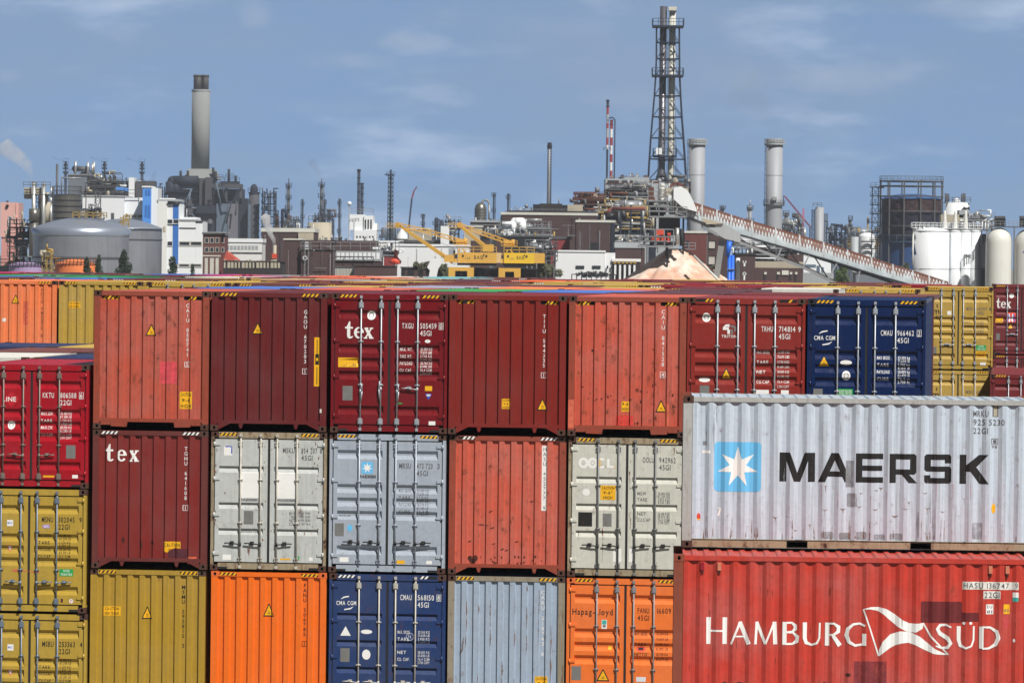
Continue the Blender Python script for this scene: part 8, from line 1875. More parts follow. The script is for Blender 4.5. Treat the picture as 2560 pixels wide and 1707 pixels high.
wall_clutter(t, 1636, 1728, 470, 538, D - .4, 191, 46, ('galv', 'rust', 'dark', 'mid', 'greylight', 'tan'), 0); roof_clutter(t, 1640, 1730, 472, D + 1, 91, n=16, h=16, pal=('galv', 'white', 'rust', 'dark')); roof_clutter(t, 1660, 1735, 500, D + 2, 92, n=8, h=16, pal=('galv', 'dark', 'mid'), rail=False)
mb = MB()
for k in range(3): mb.beam((X(1604 + 20 * k, D), D, Z(614, D, 1610)), (X(1604 + 20 * k, D), D, Z(638 - 3 * k, D, 1610)), .12)
mb.build('hanger', B['dark'], t)
# gallery
gal_m, gt, gb = newmat('galvanised_hood_rust')
v = coords(gt); sp = N(gt, 'ShaderNodeSeparateXYZ'); gt.links.new(v, sp.inputs[0])
c0 = mixrgb(gt, step(gt, noise(gt, v, .5, 5), .35, .7), lin(158, 170, 176), lin(190, 198, 202))
uv = N(gt, 'ShaderNodeUVMap'); us = N(gt, 'ShaderNodeSeparateXYZ'); gt.links.new(uv.outputs[0], us.inputs[0])
def mth(op, a, b=None, c=None):
    n = N(gt, 'ShaderNodeMath', operation=op)
    for i, q in enumerate((a, b, c)):
        if q is None: continue
        if hasattr(q, 'links'): gt.links.new(q, n.inputs[i])
        else: n.inputs[i].default_value = q
    return n.outputs[0]
# criss-cross rust left where the sheets' coating has gone, in bays of about 4 m
s1 = mth('SINE', mth('MULTIPLY_ADD', us.outputs[0], 11.0, mth('MULTIPLY', us.outputs[1], 11.0))); s2 = mth('SINE', mth('MULTIPLY_ADD', us.outputs[0], 11.0, mth('MULTIPLY', us.outputs[1], -11.0)))
cr = mth('MAXIMUM', s1, s2)
bayn = N(gt, 'ShaderNodeTexNoise', noise_dimensions='1D'); bayn.inputs['Scale'].default_value = 0.30; bayn.inputs['Detail'].default_value = 2; gt.links.new(us.outputs[0], bayn.inputs['W'])
bay = step(gt, bayn.outputs['Fac'], .38, .62)
hgt = mth('ADD', mth('MULTIPLY', us.outputs[1], 1.55), mth('MULTIPLY', bay, 0.6))            # more rust near the crest
dens = mth('ADD', mth('MULTIPLY', cr, 0.5), mth('MULTIPLY', hgt, 0.95))
nz_ = noise(gt, v, 1.6, 5)
rst = step(gt, mth('ADD', dens, mth('MULTIPLY', nz_, .6)), 1.16, 1.34)
mid = mth('MULTIPLY', rst, step(gt, us.outputs[1], .16, .26))
gt.links.new(mixrgb(gt, mid, c0, lin(94, 54, 38)), gb.inputs['Base Color']); gb.inputs['Roughness'].default_value = .5; gb.inputs['Metallic'].default_value = .1
D0g, D1g = 790, 802
def GP(px, py): f = (px - 1700) / (2370 - 1700); D = D0g + (D1g - D0g) * f; return P(px, py, D), D
t = thing('conveyor_gallery', 'long sloping conveyor gallery with a rust streaked curved steel hood', 'conveyor', tuple(GP(1700, 525)[0]))
topl = [(1690, 492), (1769, 516), (1841, 540), (1960, 575), (2080, 611), (2200, 650), (2300, 681), (2372, 704)]
th_ = [42, 43, 43, 42, 40, 39, 36, 31]
me = bpy.data.meshes.new('hood'); vs = []; fs = []; uvs = []; nseg = 8; acc = 0; prev = None; dense = []
for i in range(len(topl) - 1):
    for k in range(6): f = k / 6; dense.append((topl[i][0] + (topl[i + 1][0] - topl[i][0]) * f, topl[i][1] + (topl[i + 1][1] - topl[i][1]) * f, th_[i] + (th_[i + 1] - th_[i]) * f))
dense.append((topl[-1][0], topl[-1][1], th_[-1]))
hood_low = []
for px, py, hh in dense:
    p, Dd = GP(px, py); h = m2(hh, Dd); 
    if prev is not None: acc += (p - prev).length
    prev = p; off = ABS[t.name]
    for k in range(nseg + 1):
        a = -0.15 + (PI / 2 + .15) * k / nseg if False else PI / 2 * k / nseg
        vs.append((p.x - off.x, p.y - off.y + 1.4 - 1.4 * math.cos(a) , p.z - off.z - h + h * math.sin(a) )); uvs.append((acc, k / nseg))
    for k in range(1, nseg + 1):
        a = PI / 2 * (1 - k / nseg); vs.append((p.x - off.x, p.y - off.y + 1.4 + 1.4 * math.cos(a), p.z - off.z - h + h * math.sin(a))); uvs.append((acc, 1 - k / nseg))
    hood_low.append(p - Vector((0, 0, h)))
w = 2 * nseg + 1
for i in range(len(dense) - 1):
    for k in range(2 * nseg): fs.append((i * w + k, (i + 1) * w + k, (i + 1) * w + k + 1, i * w + k + 1))
me.from_pydata(vs, [], fs); ul = me.uv_layers.new(name='UVMap')
for poly in me.polygons:
    poly.use_smooth = True
    for li in poly.loop_indices: ul.data[li].uv = uvs[me.loops[li].vertex_index]
me.materials.append(gal_m); link('hood', me, t)
for i in range(2, len(dense), 3):
    px, py, hh = dense[i]; p, Dd = GP(px, py); h = m2(hh, Dd) + .06; q = MB(); pr = [(1.46 * -math.cos(a), h * math.sin(a)) for a in [PI * k / 14 for k in range(15)]]
    for (ya, za), (yb, zb_) in zip(pr, pr[1:]): q.face([(p.x - .12, p.y + 1.4 + ya, p.z - h + .06 + za), (p.x + .12, p.y + 1.4 + ya, p.z - h + .06 + za - .07), (p.x + .12, p.y + 1.4 + yb, p.z - h + .06 + zb_ - .07), (p.x - .12, p.y + 1.4 + yb, p.z - h + .06 + zb_)])
    q.build('hood_rib', B['greylight'], t)
q = MB()
for a, b in zip(hood_low, hood_low[1:]): q.beam(a + Vector((0, -.05, -.1)), b + Vector((0, -.05, -.1)), .26); q.beam(a + Vector((0, 2.85, -.1)), b + Vector((0, 2.85, -.1)), .26)
q.build('upper_chord', B['dark'], t)
q = MB()
for a, b in zip(hood_low, hood_low[1:]): q.face([a + Vector((0, .1, -.35)), b + Vector((0, .1, -.35)), b + Vector((0, 2.7, -.35)), a + Vector((0, 2.7, -.35))]); q.face([a + Vector((0, .1, -.45)), b + Vector((0, .1, -.45)), b + Vector((0, 2.7, -.45)), a + Vector((0, 2.7, -.45))])
q.build('belt_floor', B['mid'], t)
low = [(1756, 567), (1809, 595), (1860, 610), (1935, 640), (2009, 669), (2074, 701), (2160, 742)]
q = MB(); LP = [GP(x, y)[0] for x, y in low]
for a, b in zip(LP, LP[1:]): q.beam(a, b, .46)
q.build('lower_chord', B['galv'], t)
q = MB()
for a, b in zip(LP[1:-1], LP[2:]): q.beam(a + Vector((0, 3, .3)), b + Vector((0, 3, .3)), .36)
q.build('far_lower_chord', B['rust'], t)
far = [(1740, 545), (1852, 586), (1960, 615), (2080, 655), (2200, 695), (2290, 725)]
q = MB(); FP = [GP(x, y)[0] + Vector((0, 3, 0)) for x, y in far]
for a, b in zip(FP, FP[1:]): q.beam(a, b, .4)
q.build('return_belt', B['dark'], t)
def upat(px):
    for a, b in zip(dense, dense[1:]):
        if a[0] <= px <= b[0]: f = (px - a[0]) / (b[0] - a[0]); return a[1] + (b[1] - a[1]) * f + a[2] + (b[2] - a[2]) * f
    return dense[-1][1] + dense[-1][2]
def lowat(px):
    for a, b in zip(low, low[1:]):
        if a[0] <= px <= b[0]: return a[1] + (b[1] - a[1]) * (px - a[0]) / (b[0] - a[0])
    return low[-1][1]
for k, (u, l) in enumerate(((1815, 1809), (1885, 1876), (1955, 1944), (2024, 2008), (2094, 2070), (2150, 2140))):
    MB().beam(GP(u, upat(u))[0], GP(l, lowat(l))[0], .24).build('truss_post', B['galv'], t)
for k, (u, l) in enumerate(((1832, 1876), (1905, 1944), (1965, 2004), (2034, 2074), (2094, 2135))):
    MB().beam(GP(u, upat(u))[0] + Vector((0, .4, 0)), GP(l, lowat(l))[0] + Vector((0, .4, 0)), .2).build('truss_diagonal', B['dark'], t)
q = MB(); sh = [(1750, 540), (1812, 560), (1850, 583), (1850, 607), (1812, 597), (1756, 566)]; p0, Dq = GP(1800, 575)
q.slab([(GP(a, b)[0].x, GP(a, b)[0].z) for a, b in sh], Dq - .4, Dq + 3); q.build('transfer_chute', B['greylight'], t)
q = MB(); sh2 = [(1752, 544), (1808, 559), (1752, 562)]; q.slab([(GP(a, b)[0].x, GP(a, b)[0].z) for a, b in sh2], Dq - .8, Dq - .41); q.build('chute_cover', B['tan'], t)
MB().rail([GP(1690, 537)[0], GP(1745, 560)[0]], 1.3, .14, 1.3).build('walkway_railing', B['galv'], t)
a, b = GP(1805, 600)[0], GP(1790, 702)[0]
t2 = thing('support_leg', 'leaning grey concrete leg under the conveyor gallery', 'support', (b.x, b.y, 0)); MB().beam(a + (a - b) * -.15, b, .95).beam(b, b + (b - a).normalized() * (b.z / ((a - b).normalized().z)), .95).build('leg', B['concrete'], t2); MB().beam(a, a + (b - a) * .16, .9).build('leg_head', B['dark'], t2)
t2 = thing('dust_pipe', 'bright blue pipe pair rising to the conveyor gallery', 'pipe', (X(1826, 745), 745, 0)); D = 745
MB().cyl((X(1824, D), D, Z(603, D, 1824)), (X(1818, D), D, Z(640, D, 1818)), m2(7.5, D), m2(6, D), 16).build('upper_pipe', B['cyanpipe'], t2)
for x in (1823.5, 1832): MB().cyl((X(x, D), D + .2, 0), (X(x, D), D + .2, Z(638, D, x)), m2(4.6, D), n=16).build('pipe', B['cyanpipe'], t2)
MB().box(X(1817, D), X(1836, D), D - .3, D + .9, Z(674, D, 1826), Z(672.5, D, 1826)).build('clamp', B['galv'], t2); MB().box(X(1814, D), X(1834, D), D + .1, D + 1.4, Z(614, D, 1824), Z(601, D, 1824)).build('inlet', B['dark'], t2)
t2 = thing('pipe', 'plain white upright pipe beside the bright blue pipe pair', 'pipe', (X(1845, 800), 800, 0)); MB().cyl((X(1845, 800), 800, 0), (X(1845, 800), 800, Z(645, 800, 1845)), m2(5, 800), n=14).build('pipe', B['white'], t2)
# salt heap
salt, st_, sb_ = newmat('salmon_salt')
v = coords(st_); c0 = mixrgb(st_, step(st_, noise(st_, v, .16, 6, .65), .44, .54), lin(228, 214, 200), lin(210, 168, 144)); vs2 = coords(st_, scale=(.5, .5, .12)); c1 = mixrgb(st_, step(st_, noise(st_, vs2, .9, 6, .7), .46, .66, .75), c0, lin(218, 206, 194)); c2 = mixrgb(st_, step(st_, noise(st_, v, .6, 6, .7), .50, .68, .6), c1, lin(186, 136, 114))
st_.links.new(c2, sb_.inputs['Base Color']); sb_.inputs['Roughness'].default_value = .95
D = 781.5; cx = X(1690, D + 14); zt = Z(622, D + 14, 1690); t = thing('salt_heap', 'flat topped cone of salmon and cream coloured salt', 'heap', (cx, D + 14, 0))
rt = m2(22, D); zb_ = 0.0; slope = (Z(622, D, 1676) - Z(700, D, 1557)) / (X(1668, D) - X(1557, D)); rb_ = rt + (zt - zb_) / slope
rnd = random.Random(17); n = 96; mrows = 34; mb = MB(); k0 = len(mb.v)
from mathutils import noise as mn
for j in range(mrows + 1):
    f = j / mrows; r = rt + (rb_ - rt) * f; z = zt + (zb_ - zt) * f
    for i in range(n):
        a = 2 * PI * i / n; e = mn.noise(Vector((math.cos(a) * 5, math.sin(a) * 5, f * 1.2))) * (.2 + 1.9 * f); e2 = mn.noise(Vector((math.cos(a) * 16, math.sin(a) * 16, f * 7))) * (.1 + .5 * f)
        mb.v.append((cx + (r + e + e2) * math.cos(a), D + 14 + (r + e + e2) * math.sin(a), z + (.3 * e2 if j else 0)))
for j in range(mrows):
    for i in range(n): i2 = (i + 1) % n; mb.f.append((k0 + j * n + i, k0 + j * n + i2, k0 + (j + 1) * n + i2, k0 + (j + 1) * n + i)); mb.m.append(0); mb.sm.append(True)
mb.f.append(tuple(k0 + i for i in range(n))); mb.m.append(0); mb.sm.append(False)
mb.build('heap', salt, t)
t = thing('salt_pipe', 'pale slanting pipe lying down the side of the salt heap', 'pipe', (X(1770, 780), 780, 0)); a, b = P(1735, 640, 786), P(1800, 704, 780); MB().cyl(a, b + (b - a) * .3, m2(3.2, 792), n=12).build('pipe', B['creamtank'], t); MB().box(X(1705, 800), X(1738, 800), 799, 803, Z(624, 800, 1720), Z(622, 800, 1720)).rail([(X(1705, 800), 799, Z(622, 800, 1720)), (X(1738, 800), 799, Z(622, 800, 1720))], 1.0, .12, 1).build('platform', B['galv'], t)
# ==== right of the heap
t = bld('red_brick_block', 'red brown brick block right of the salt heap', 'building', 1712, 1766, 583, 880, 'redbrown', 14, 'paleroof', .4); rects(t, 'window', [(1715, 1722, 601, 618)], 880, 'glass', .06)
t = bld('brown_wing', 'dark brown wing with tall glazed bays behind the leaning leg', 'building', 1766.5, 1822, 584, 882, 'brown', 12, 'mid', .4); rects(t, 'window', [(1771, 1788, 602, 622), (1771, 1788, 640, 662)], 882, 'frame', .06, .1, frame='dark'); rects(t, 'downpipe', [(1766.6, 1768, 588, 700)], 881.8, 'galv')
t = bld('dark_hall', 'long dark brown hall with small pale windows under the conveyor', 'building', 1842, 1888, 638, 860, 'brown', 14, 'darkroof', .4); rects(t, 'window', [(1857, 1866, 652, 657), (1859.5, 1863.5, 652, 666), (1857, 1866, 682, 687), (1859.5, 1863.5, 680, 700)], 860, 'white', .06)
MB().box(X(1888.3, 861), X(2008, 861), 861, 874, 0, Z(670, 861, 1950)).build('front_wall', B['brown'], t); MB().box(X(1888, 862), X(2008, 862), 862, 874, Z(669.8, 862, 1950), Z(654, 862, 1950)).build('pale_parapet', B['tan'], t)
MB().box(X(1970, 866), X(2008, 866), 865.8, 876, Z(655, 866, 1980), Z(636, 866, 1980)).build('rear_wall', B['brown'], t)
rects(t, 'lamp', [(1911, 1917, 680, 686), (1943, 1950, 680, 686), (1955, 1972, 676, 687), (1975, 1981, 680, 686), (1988, 1994, 680, 686)], 861, 'paleroof', .2); rects(t, 'door', [(1909, 1914, 688, 702), (1942, 1947, 688, 702), (1973, 1978, 688, 702), (1986, 1991, 688, 702)], 861, 'dark', .06)
rects(t, 'downpipe', [(1886, 1888, 640, 700)], 860.8, 'galv')
t = bld('pale_hall', 'pale white hall with blue grey bands seen through the conveyor truss', 'building', 2009, 2078, 634, 900, 'white', 14, 'greylight', .4); rects(t, 'panel', [(2012, 2040, 661, 668), (2042, 2050, 664, 682), (2054, 2060, 668, 684)], 900, 'plantblue', .08)
MB().box(X(2000, 890), X(2085, 890), 890, 899, 0, Z(682, 890, 2040)).build('front_wall', B['greylight'], t)
rack('pipe_structure', 'grey plant with pale roofs seen through the near end of the truss', 'structure', 1846, 2000, 606, 652, 930, 16, 8, 3, 95, 'mid', ('galv', 'grey', 'greylight', 'white', 'plantblue'), 12, 20, w=.22, rails='galv', fill=9)
tree('broadleaf_tree', 'fresh green tree behind the end of the conveyor truss', 2112, 64, 668, 830, 'leafm', 11, n=2600, leaf=.42)
tree('broadleaf_tree', 'dull olive tree below the blue gasholder', 2262, 56, 660, 905, 'leafg', 12, n=1600, leaf=.4)
tree('broadleaf_tree', 'dark green tree beside the leaning conveyor leg', 1780, 40, 664, 805, 'leafg', 13, n=1200, leaf=.4)
t = bld('low_store', 'low grey store at the bottom of the conveyor', 'building', 2140, 2284, 684, 862, 'grey', 8, 'mid', .2)
# far columns and cranes
tower('process_column', 'pale ragged column on the skyline between the gallery and the round stack', 'process column', 1875, 10, 514, 600, 1700, 'stackgrey', 3, 101, 'tip')
tower('process_column', 'short teal topped column just over the gallery hood', 'process column', 1806, 8, 514, 600, 1700, 'plantblue', 2, 102)
D = 1500
t = thing('tower_crane', 'thin purple red luffing crane jib right of the round stack', 'crane', (X(2025, D), D, 0)); mb = MB(); a, b = P(1959, 489, D), P(2025, 568, D)
mb.beam(a, b, .3); mb.beam(a + Vector((.6, .8, -.2)), b + Vector((.6, .8, -.2)), .2); mb.build('jib', flat('purple_red_steel', lin(126, 74, 96), .6), t); MB().beam(b, (b.x, b.y, 0), .4).build('mast', B['bluedark'], t); MB().cyl(a, a + Vector((0, 0, -3)), .12, n=6).build('cable', B['dark'], t)
D = 1490
t = thing('mast', 'thin bright red lattice mast crossing the luffing jib', 'mast', (X(2007, D), D, 0)); mb = MB(); lattice(mb, X(2007, D), D, 0, Z(522, D, 2007),   .32, .22, 30, .10); mb.build('lattice', flat('bright_red_steel', lin(206, 64, 74), .6), t)
rack('pipe_structure', 'white and grey process plant at the foot of the red mast', 'structure', 1962, 2004, 545, 600, 1300, 14, 4, 4, 104, 'galv', ('white', 'bright', 'mid', 'galv'), 9, 14, w=.3, rails='mid', fill=3); tower('process_column', 'short ribbed column beside the round free standing stack', 'process column', 1965, 9, 530, 600, 1320, 'galv', 3, 105)
D = 1250
t = thing('vertical_tank', 'smooth pale grey upright tank with a ladder column at each side', 'tank', (X(2050, D), D + 1, 0)); o, cx, cy, r, zt, zb = cyl_thing(t, 'shell', 2039, 2061, 518, None, D, 'stackgrey', 24)
for s, y0 in ((-1, 524), (1, 534)):
    mb = MB(); lattice(mb, cx + s * r * 1.45, cy, 0, Z(y0, D, 2050), r * .3, r * .3, 26, .16); mb.build('ladder_tower', B['bluedark' if s < 0 else 'mid'], t)
MB().rail([(cx - r * 1.6, cy - r, zt), (cx + r * .4, cy - r, zt)], 1.1, .12, 1).build('railing', B['mid'], t)
rack('scaffold', 'dark blue scaffold frame right of the smooth upright tank', 'scaffold', 2074, 2112, 563, 640, 1300, 14, 3, 4, 106, 'bluedark', ('plantblue', 'bluedark', 'mid'), 4, 10, w=.35, rails='bluedark')
rack('pipe_structure', 'hazy blue and yellow pipe racks left of the gasholder', 'structure', 2112, 2200, 578, 640, 1450, 16, 6, 4, 107, 'plantblue', ('plantblue', 'yellow', 'mid', 'plantmauve', 'galv'), 9, 22, w=.3, rails='yellow', fill=4)
tower('process_column', 'thin column topped with yellow railings left of the gasholder', 'process column', 2126, 6, 548, 600, 1500, 'mid', 3, 108); tower('process_column', 'thin plain column between the yellow railed column and the gasholder', 'process column', 2170, 3, 543, 600, 1500, 'yellow', 1, 109)
t = thing('silo', 'white round silo with a domed neighbour left of the gasholder', 'silo', (X(2150, 1150), 1152, 0)); cyl_thing(t, 'shell', 2129, 2148, 592, None, 1150, 'greylight', 20); cyl_thing(t, 'shell', 2148, 2190, 592, None, 1140, 'white', 24, 1.0); rects(t, 'panel', [(2152, 2186, 602, 606), (2150, 2188, 620, 623)], 1139.5, 'mid', .3)
# gasholder
D = 1100; cx = X(2284, D, 560); R_ = m2(80, D); cy = D + R_; t = thing('gasholder', 'large dark blue gasholder inside a ring of steel columns', 'gasholder', (cx, cy, 0))
r = R_ * .93; zq = lambda y: Z(y, D, 2284)
for y0, y1, m in ((497, 531, flat('gasholder_brown', lin(66, 42, 42), .6, 0, .2, .1, .3)), (531, 603, flat('gasholder_navy', lin(24, 28, 48), .6, 0, .2, .1, .3)), (606, None, flat('gasholder_blue', lin(38, 72, 122), .55, 0, .12, .1, .2))):
    MB().lathe(cx, cy, [(r, 0 if y1 is None else zq(y1)), (r, zq(y0))], 48).build('shell', m, t)
MB().lathe(cx, cy, [(r, zq(497)), (r * .96, zq(495)), (r * .7, zq(488)), (r * .35, zq(484.5)), (.01, zq(484))], 48).build('crown_plate', flat('gasholder_crown', lin(52, 92, 150), .5, 0, .1), t)
MB().lathe(cx, cy, [(r, zq(606)), (R_ * 1.03, zq(606)), (R_ * 1.03, zq(603)), (r, zq(603))], 48, smooth=False).rail([(cx + R_ * 1.03 * math.cos(a), cy + R_ * 1.03 * math.sin(a), zq(603)) for a in [2 * PI * i / 24 for i in range(25)]], 1.2, .1, 2).build('platform', flat('gasholder_walk', lin(60, 80, 110), .6), t)
NC = 12
for i in range(NC):
    a = 2 * PI * (i + .42) / NC; x, y = cx + R_ * math.cos(a), cy + R_ * math.sin(a); MB().beam((x, y, 0), (x, y, zq(452 if i % 3 else 449)), .3).build('column', B['mid'], t)
for y in (454, 466, 492, 529, 566, 590):
    MB().lathe(cx, cy, [(R_ - .12, zq(y)), (R_ + .12, zq(y)), (R_ + .12, zq(y) + .25), (R_ - .12, zq(y) + .25)], NC * 2, smooth=False).build('ring_girder', B['mid'], t)
MB().rail([(cx + R_ * math.cos(a), cy + R_ * math.sin(a), zq(453)) for a in [2 * PI * i / 24 for i in range(25)]], 1.2, .07, 2).build('top_railing', B['mid'], t)
mb = MB()
for i in range(NC):
    a0, a1 = 2 * PI * (i + .42) / NC, 2 * PI * (i + 1.42) / NC
    for y0, y1 in ((492, 529), (529, 566)):
        p0, p1 = (cx + R_ * math.cos(a0), cy + R_ * math.sin(a0)), (cx + R_ * math.cos(a1), cy + R_ * math.sin(a1)); mb.beam((*p0, zq(y0)), (*p1, zq(y1)), .07); mb.beam((*p1, zq(y0)), (*p0, zq(y1)), .07)
mb.build('bracing', B['bluedark'], t)
mb = MB(); lx = X(2188, D); lattice(mb, lx, D + 2, 0, zq(468), .7, .7, 16, .13, cross=False)
for k in range(9): z = zq(470 + 22 * k); mb.box(lx - 1.2, lx + 1.2, D + .8, D + 3, z, z + .2); mb.rail([(lx - 1.2, D + .8, z), (lx + 1.2, D + .8, z)], 1.1, .07, 1)
mb.beam((lx, D + 2, zq(469)), (cx - R_ * .9, cy - R_ * .4, zq(469)), .3); mb.build('stair_tower', B['dark'], t)
# building with flues behind the white tanks
D = 1000
t = thing('silo_building', 'white round building with grey flues behind the gasholder', 'building', (X(2396, D), D + 5, 0)); cyl_thing(t, 'drum', 2366, 2426, 507, None, D, 'white', 40)
mb = MB(); 
for a in range(7): mb.box(X(2404 + 2.6 * a, D) , X(2406.2 + 2.6 * a, D), D - .6, D - .1 + .05, Z(526 - (a * 5) % 3, D, 2410), Z(520 - (a * 7) % 4, D, 2410))
mb.build('lettering_panel', B['dark'], t); 
for x in (2367, 2371, 2375, 2408, 2412, 2416): MB().cyl((X(x, D), D + 5, Z(508, D, x)), (X(x, D), D + 5, Z(482 + (x % 3), D, x)), m2(1.8, D), n=10).build('flue', B['flue'], t)
MB().rail([(X(2366, D), D + 1, Z(506, D, 2370)), (X(2426, D), D + 1, Z(506, D, 2420))], 1.0, .12, 1.2).build('railing', B['mid'], t); MB().box(X(2366, D), X(2426, D), D + 1.0, D + 10, Z(506.8, D, 2390), Z(505, D, 2390)).build('roof', B['greylight'], t); MB().ball((X(2395, D), D + 4, Z(503, D, 2395)), .7).build('roof_vent', B['white'], t)
for x0, x1, y0, y1, m in ((2390, 2415, 526, 545, 'greylight'), (2345, 2400, 537, 556, 'tan'), (2400, 2440, 536, 556, 'white')): MB().box(X(x0, D), X(x1, D), D - 6, D - 1.2, Z(y1, D, x0), Z(y0, D, x0)).build('plant_box', B[m], t)
rack('pipe_structure', 'small silver plant on the skyline right of the white round building', 'structure', 2420, 2480, 538, 575, 980, 10, 4, 3, 111, 'galv', ('bright', 'galv', 'white'), 6, 10, w=.2, rails='galv')
# white tanks
def wt(lab, x0, x1, yt, D, cap, n=40, band=True):
    t = thing('white_tank', lab, 'tank', (X((x0 + x1) / 2, D), D, 0)); o, cx, cy, r, zt, zb = cyl_thing(t, 'shell', x0, x1, yt, None, D, 'whitetank', n)
    MB().lathe(cx, cy, [(r * 1.01, zt), (r * 1.01, zt + .05), (r * .6, zt + cap * .75), (.01, zt + cap)], n).build('roof', B['whitetank'], t)
    if band: z = Z(672.5, D, x0); MB().lathe(cx, cy, [(r, z), (r * 1.012, z), (r * 1.012, z + .06), (r, z + .06)], n, smooth=False).build('band', B['mid'], t)
    MB().lathe(cx, cy, [(r, zt - .06), (r * 1.015, zt - .06), (r * 1.015, zt + .02), (r, zt + .02)], n, smooth=False).build('rim', B['mid'], t)
    return t, cx, cy, r, zt
t, cx, cy, r, zt = wt('broad white tank with a conical roof, a rusty pipe down its edge', 2287, 2378, 578, 840, .75)
MB().pipe([(cx - r * .9, cy - r * .8, zt + .5), (cx - r * 1.04, cy - r * .4, zt + .3), (cx - r * 1.04, cy - r * .4, zt - 3), (cx - r * 1.04, cy - r * .4, zt - 6)], .14, 8).build('pipe', B['creamtank'], t)
d = D2(); d.poly([(-.9, 0), (.35, 0), (-.2, 1.5)]); o = d.build('logo', flat('tank_logo_blue', lin(36, 86, 158), .5), t); o.location = Vector((cx - r * .93, cy - r * .45, Z(637, 840, 2290))) - ABS[t.name]; o.rotation_euler = (0, 0, -1.05); o.scale = (1.36, 1, 1.36)
d = D2(); d.ribbon([(-.3, 0), (.35, .5)], .08); d.ribbon([(-.3, .5), (.35, 0)], .08); d.ribbon([(-.3, .25), (.4, .25)], .07); o = d.build('hazard_mark', B['mid'], t); o.location = Vector((cx - r * .90, cy - r * .47, Z(832, 840, 2296))) - ABS[t.name]; o.rotation_euler = (0, 0, -1.0); o.scale = (1.36, 1, 1.36)
MB().ball((cx - r * .45, cy - r * .5, zt + .45), .3).build('roof_hatch', B['whitetank'], t)
for i, (x0, x1, lab) in enumerate(((2376, 2404, 'slim white tank joined to the broad white tank'), (2402, 2429, 'slim white tank in the middle of three joined ones'), (2428, 2453, 'slim white tank at the end, by the dark gap'))):
    wt(lab, x0, x1, 579, 842.5, .3, 28)
t = thing('tank_gangway', 'white railed gangway with three cream horn vents across the white tanks', 'gangway', (X(2380, 838), 840, Z(580, 838, 2380))); D = 842
mb = MB(); z = Z(570, D, 2380); mb.rail([(X(2282, D), D + 1, z), (X(2480, D), D + 1, z)], .9, .06, .7); mb.rail([(X(2282, D), D + 4, z), (X(2480, D), D + 4, z)], .9, .06, .7); mb.box(X(2282, D), X(2480, D), D + 1, D + 4, z - .12, z - .02); mb.build('gangway', B['white'], t)
for x in (2364, 2390.5, 2416.5):
    q = []; 
    for k in range(9): f = k / 8; q.append((m2(6.2, D) * (.9 - .1 * math.sin(PI * f)) * (1 - .62 * f ** 2.2) + .02, z + f * (Z(527, D, x) - z)))
    q.append((.01, Z(527, D, x) + .03)); MB().lathe(X(x, D), D + 2.5, q, 14).build('horn_vent', B['creamtank'], t)
t = thing('pipe_rack', 'pale pipes and valves between the white tanks and the cream silos', 'pipe rack', (X(2470, 838), 840, 0)); rnd = random.Random(3)
for k in range(8):
    x = 2455 + 4 * k; MB().pipe([(X(x, 838), 838 + k * .2, Z(576, 838, x)), (X(x, 838), 838 + k * .2, Z(556 - rnd.uniform(0, 8), 838, x)), (X(x + 10, 838), 838 + k * .2, Z(554 - rnd.uniform(0, 8), 838, x))], .09, 6).build('pipe', B[rnd.choice(['galv', 'white', 'mid'])], t)
MB().box(X(2455, 840), X(2466, 840), 841, 843, 0, Z(585, 840, 2460)).build('dark_frame', B['dark'], t)
def silo(lab, x0, x1, yt, D):
    t = thing('cream_silo', lab, 'silo', (X((x0 + x1) / 2, D), D, 0)); cx = X((x0 + x1) / 2, D); r = m2(x1 - x0, D) / 2; zt = Z(yt, D, x0); hs = r * 1.15
    MB().lathe(cx, D + r, [(r, 0), (r, zt - hs)] + [(r * math.cos(a) ** .9 if a < 1.5 else .01, zt - hs + hs * math.sin(a)) for a in [PI / 2 * i / 8 for i in range(1, 9)]], 40).build('shell', B['creamtank'], t); return t, cx, r, zt
silo('cream round shouldered silo right of the dark gap', 2467, 2533, 569, 832)
t, cx, r, zt = silo('cream silo marked with a blue outlined triangle at the picture edge', 2538, 2612, 572, 832)
d = D2(); d.ribbon([(-1.16, 0), (0, 2.35), (1.16, 0), (-1.16, 0), (-1.1, .02)], .15, 0, 0); d.text('TE', -.57, .19, .46, width=.84); d.text('C', .34, .19, .46, width=.35); o = d.build('logo', MATS['tank_logo_blue'], t, [-1.25 + .2 * k for k in range(13)], 0, lambda x, z: r - math.sqrt(max(0.01, r * r - (x * 1.0) ** 2)) - r); o.location = Vector((X(2575, 832), 832 + r, Z(632, 832, 2570))) - ABS[t.name]
t = thing('silo_platform', 'grey platform with roof units across the cream silos', 'platform', (X(2510, 832), 834, Z(568, 832, 2510))); D = 833
z = Z(567, D, 2510); MB().box(X(2478, D), X(2575, D), D, D + 3, z - .1, z + .08).build('deck', B['mid'], t); MB().rail([(X(2478, D), D, z + .08), (X(2575, D), D, z + .08)], .9, .06, .7).build('railing', B['galv'], t)
for x0, x1, y0 in ((2488, 2513, 540), (2551, 2575, 540)): MB().box(X(x0, D), X(x1, D), D + .6, D + 2.4, z + .1, Z(y0, D, x0)).build('roof_unit', B['mid'], t); MB().rail([(X(x0, D), D + .5, z + .1), (X(x1, D), D + .5, z + .1)], 1.3, .1, .25).build('unit_grille', B['dark'], t)
MB().cyl((X(2535, D), D, 0), (X(2535, D), D, z), .12, n=8).build('column', B['mid'], t)
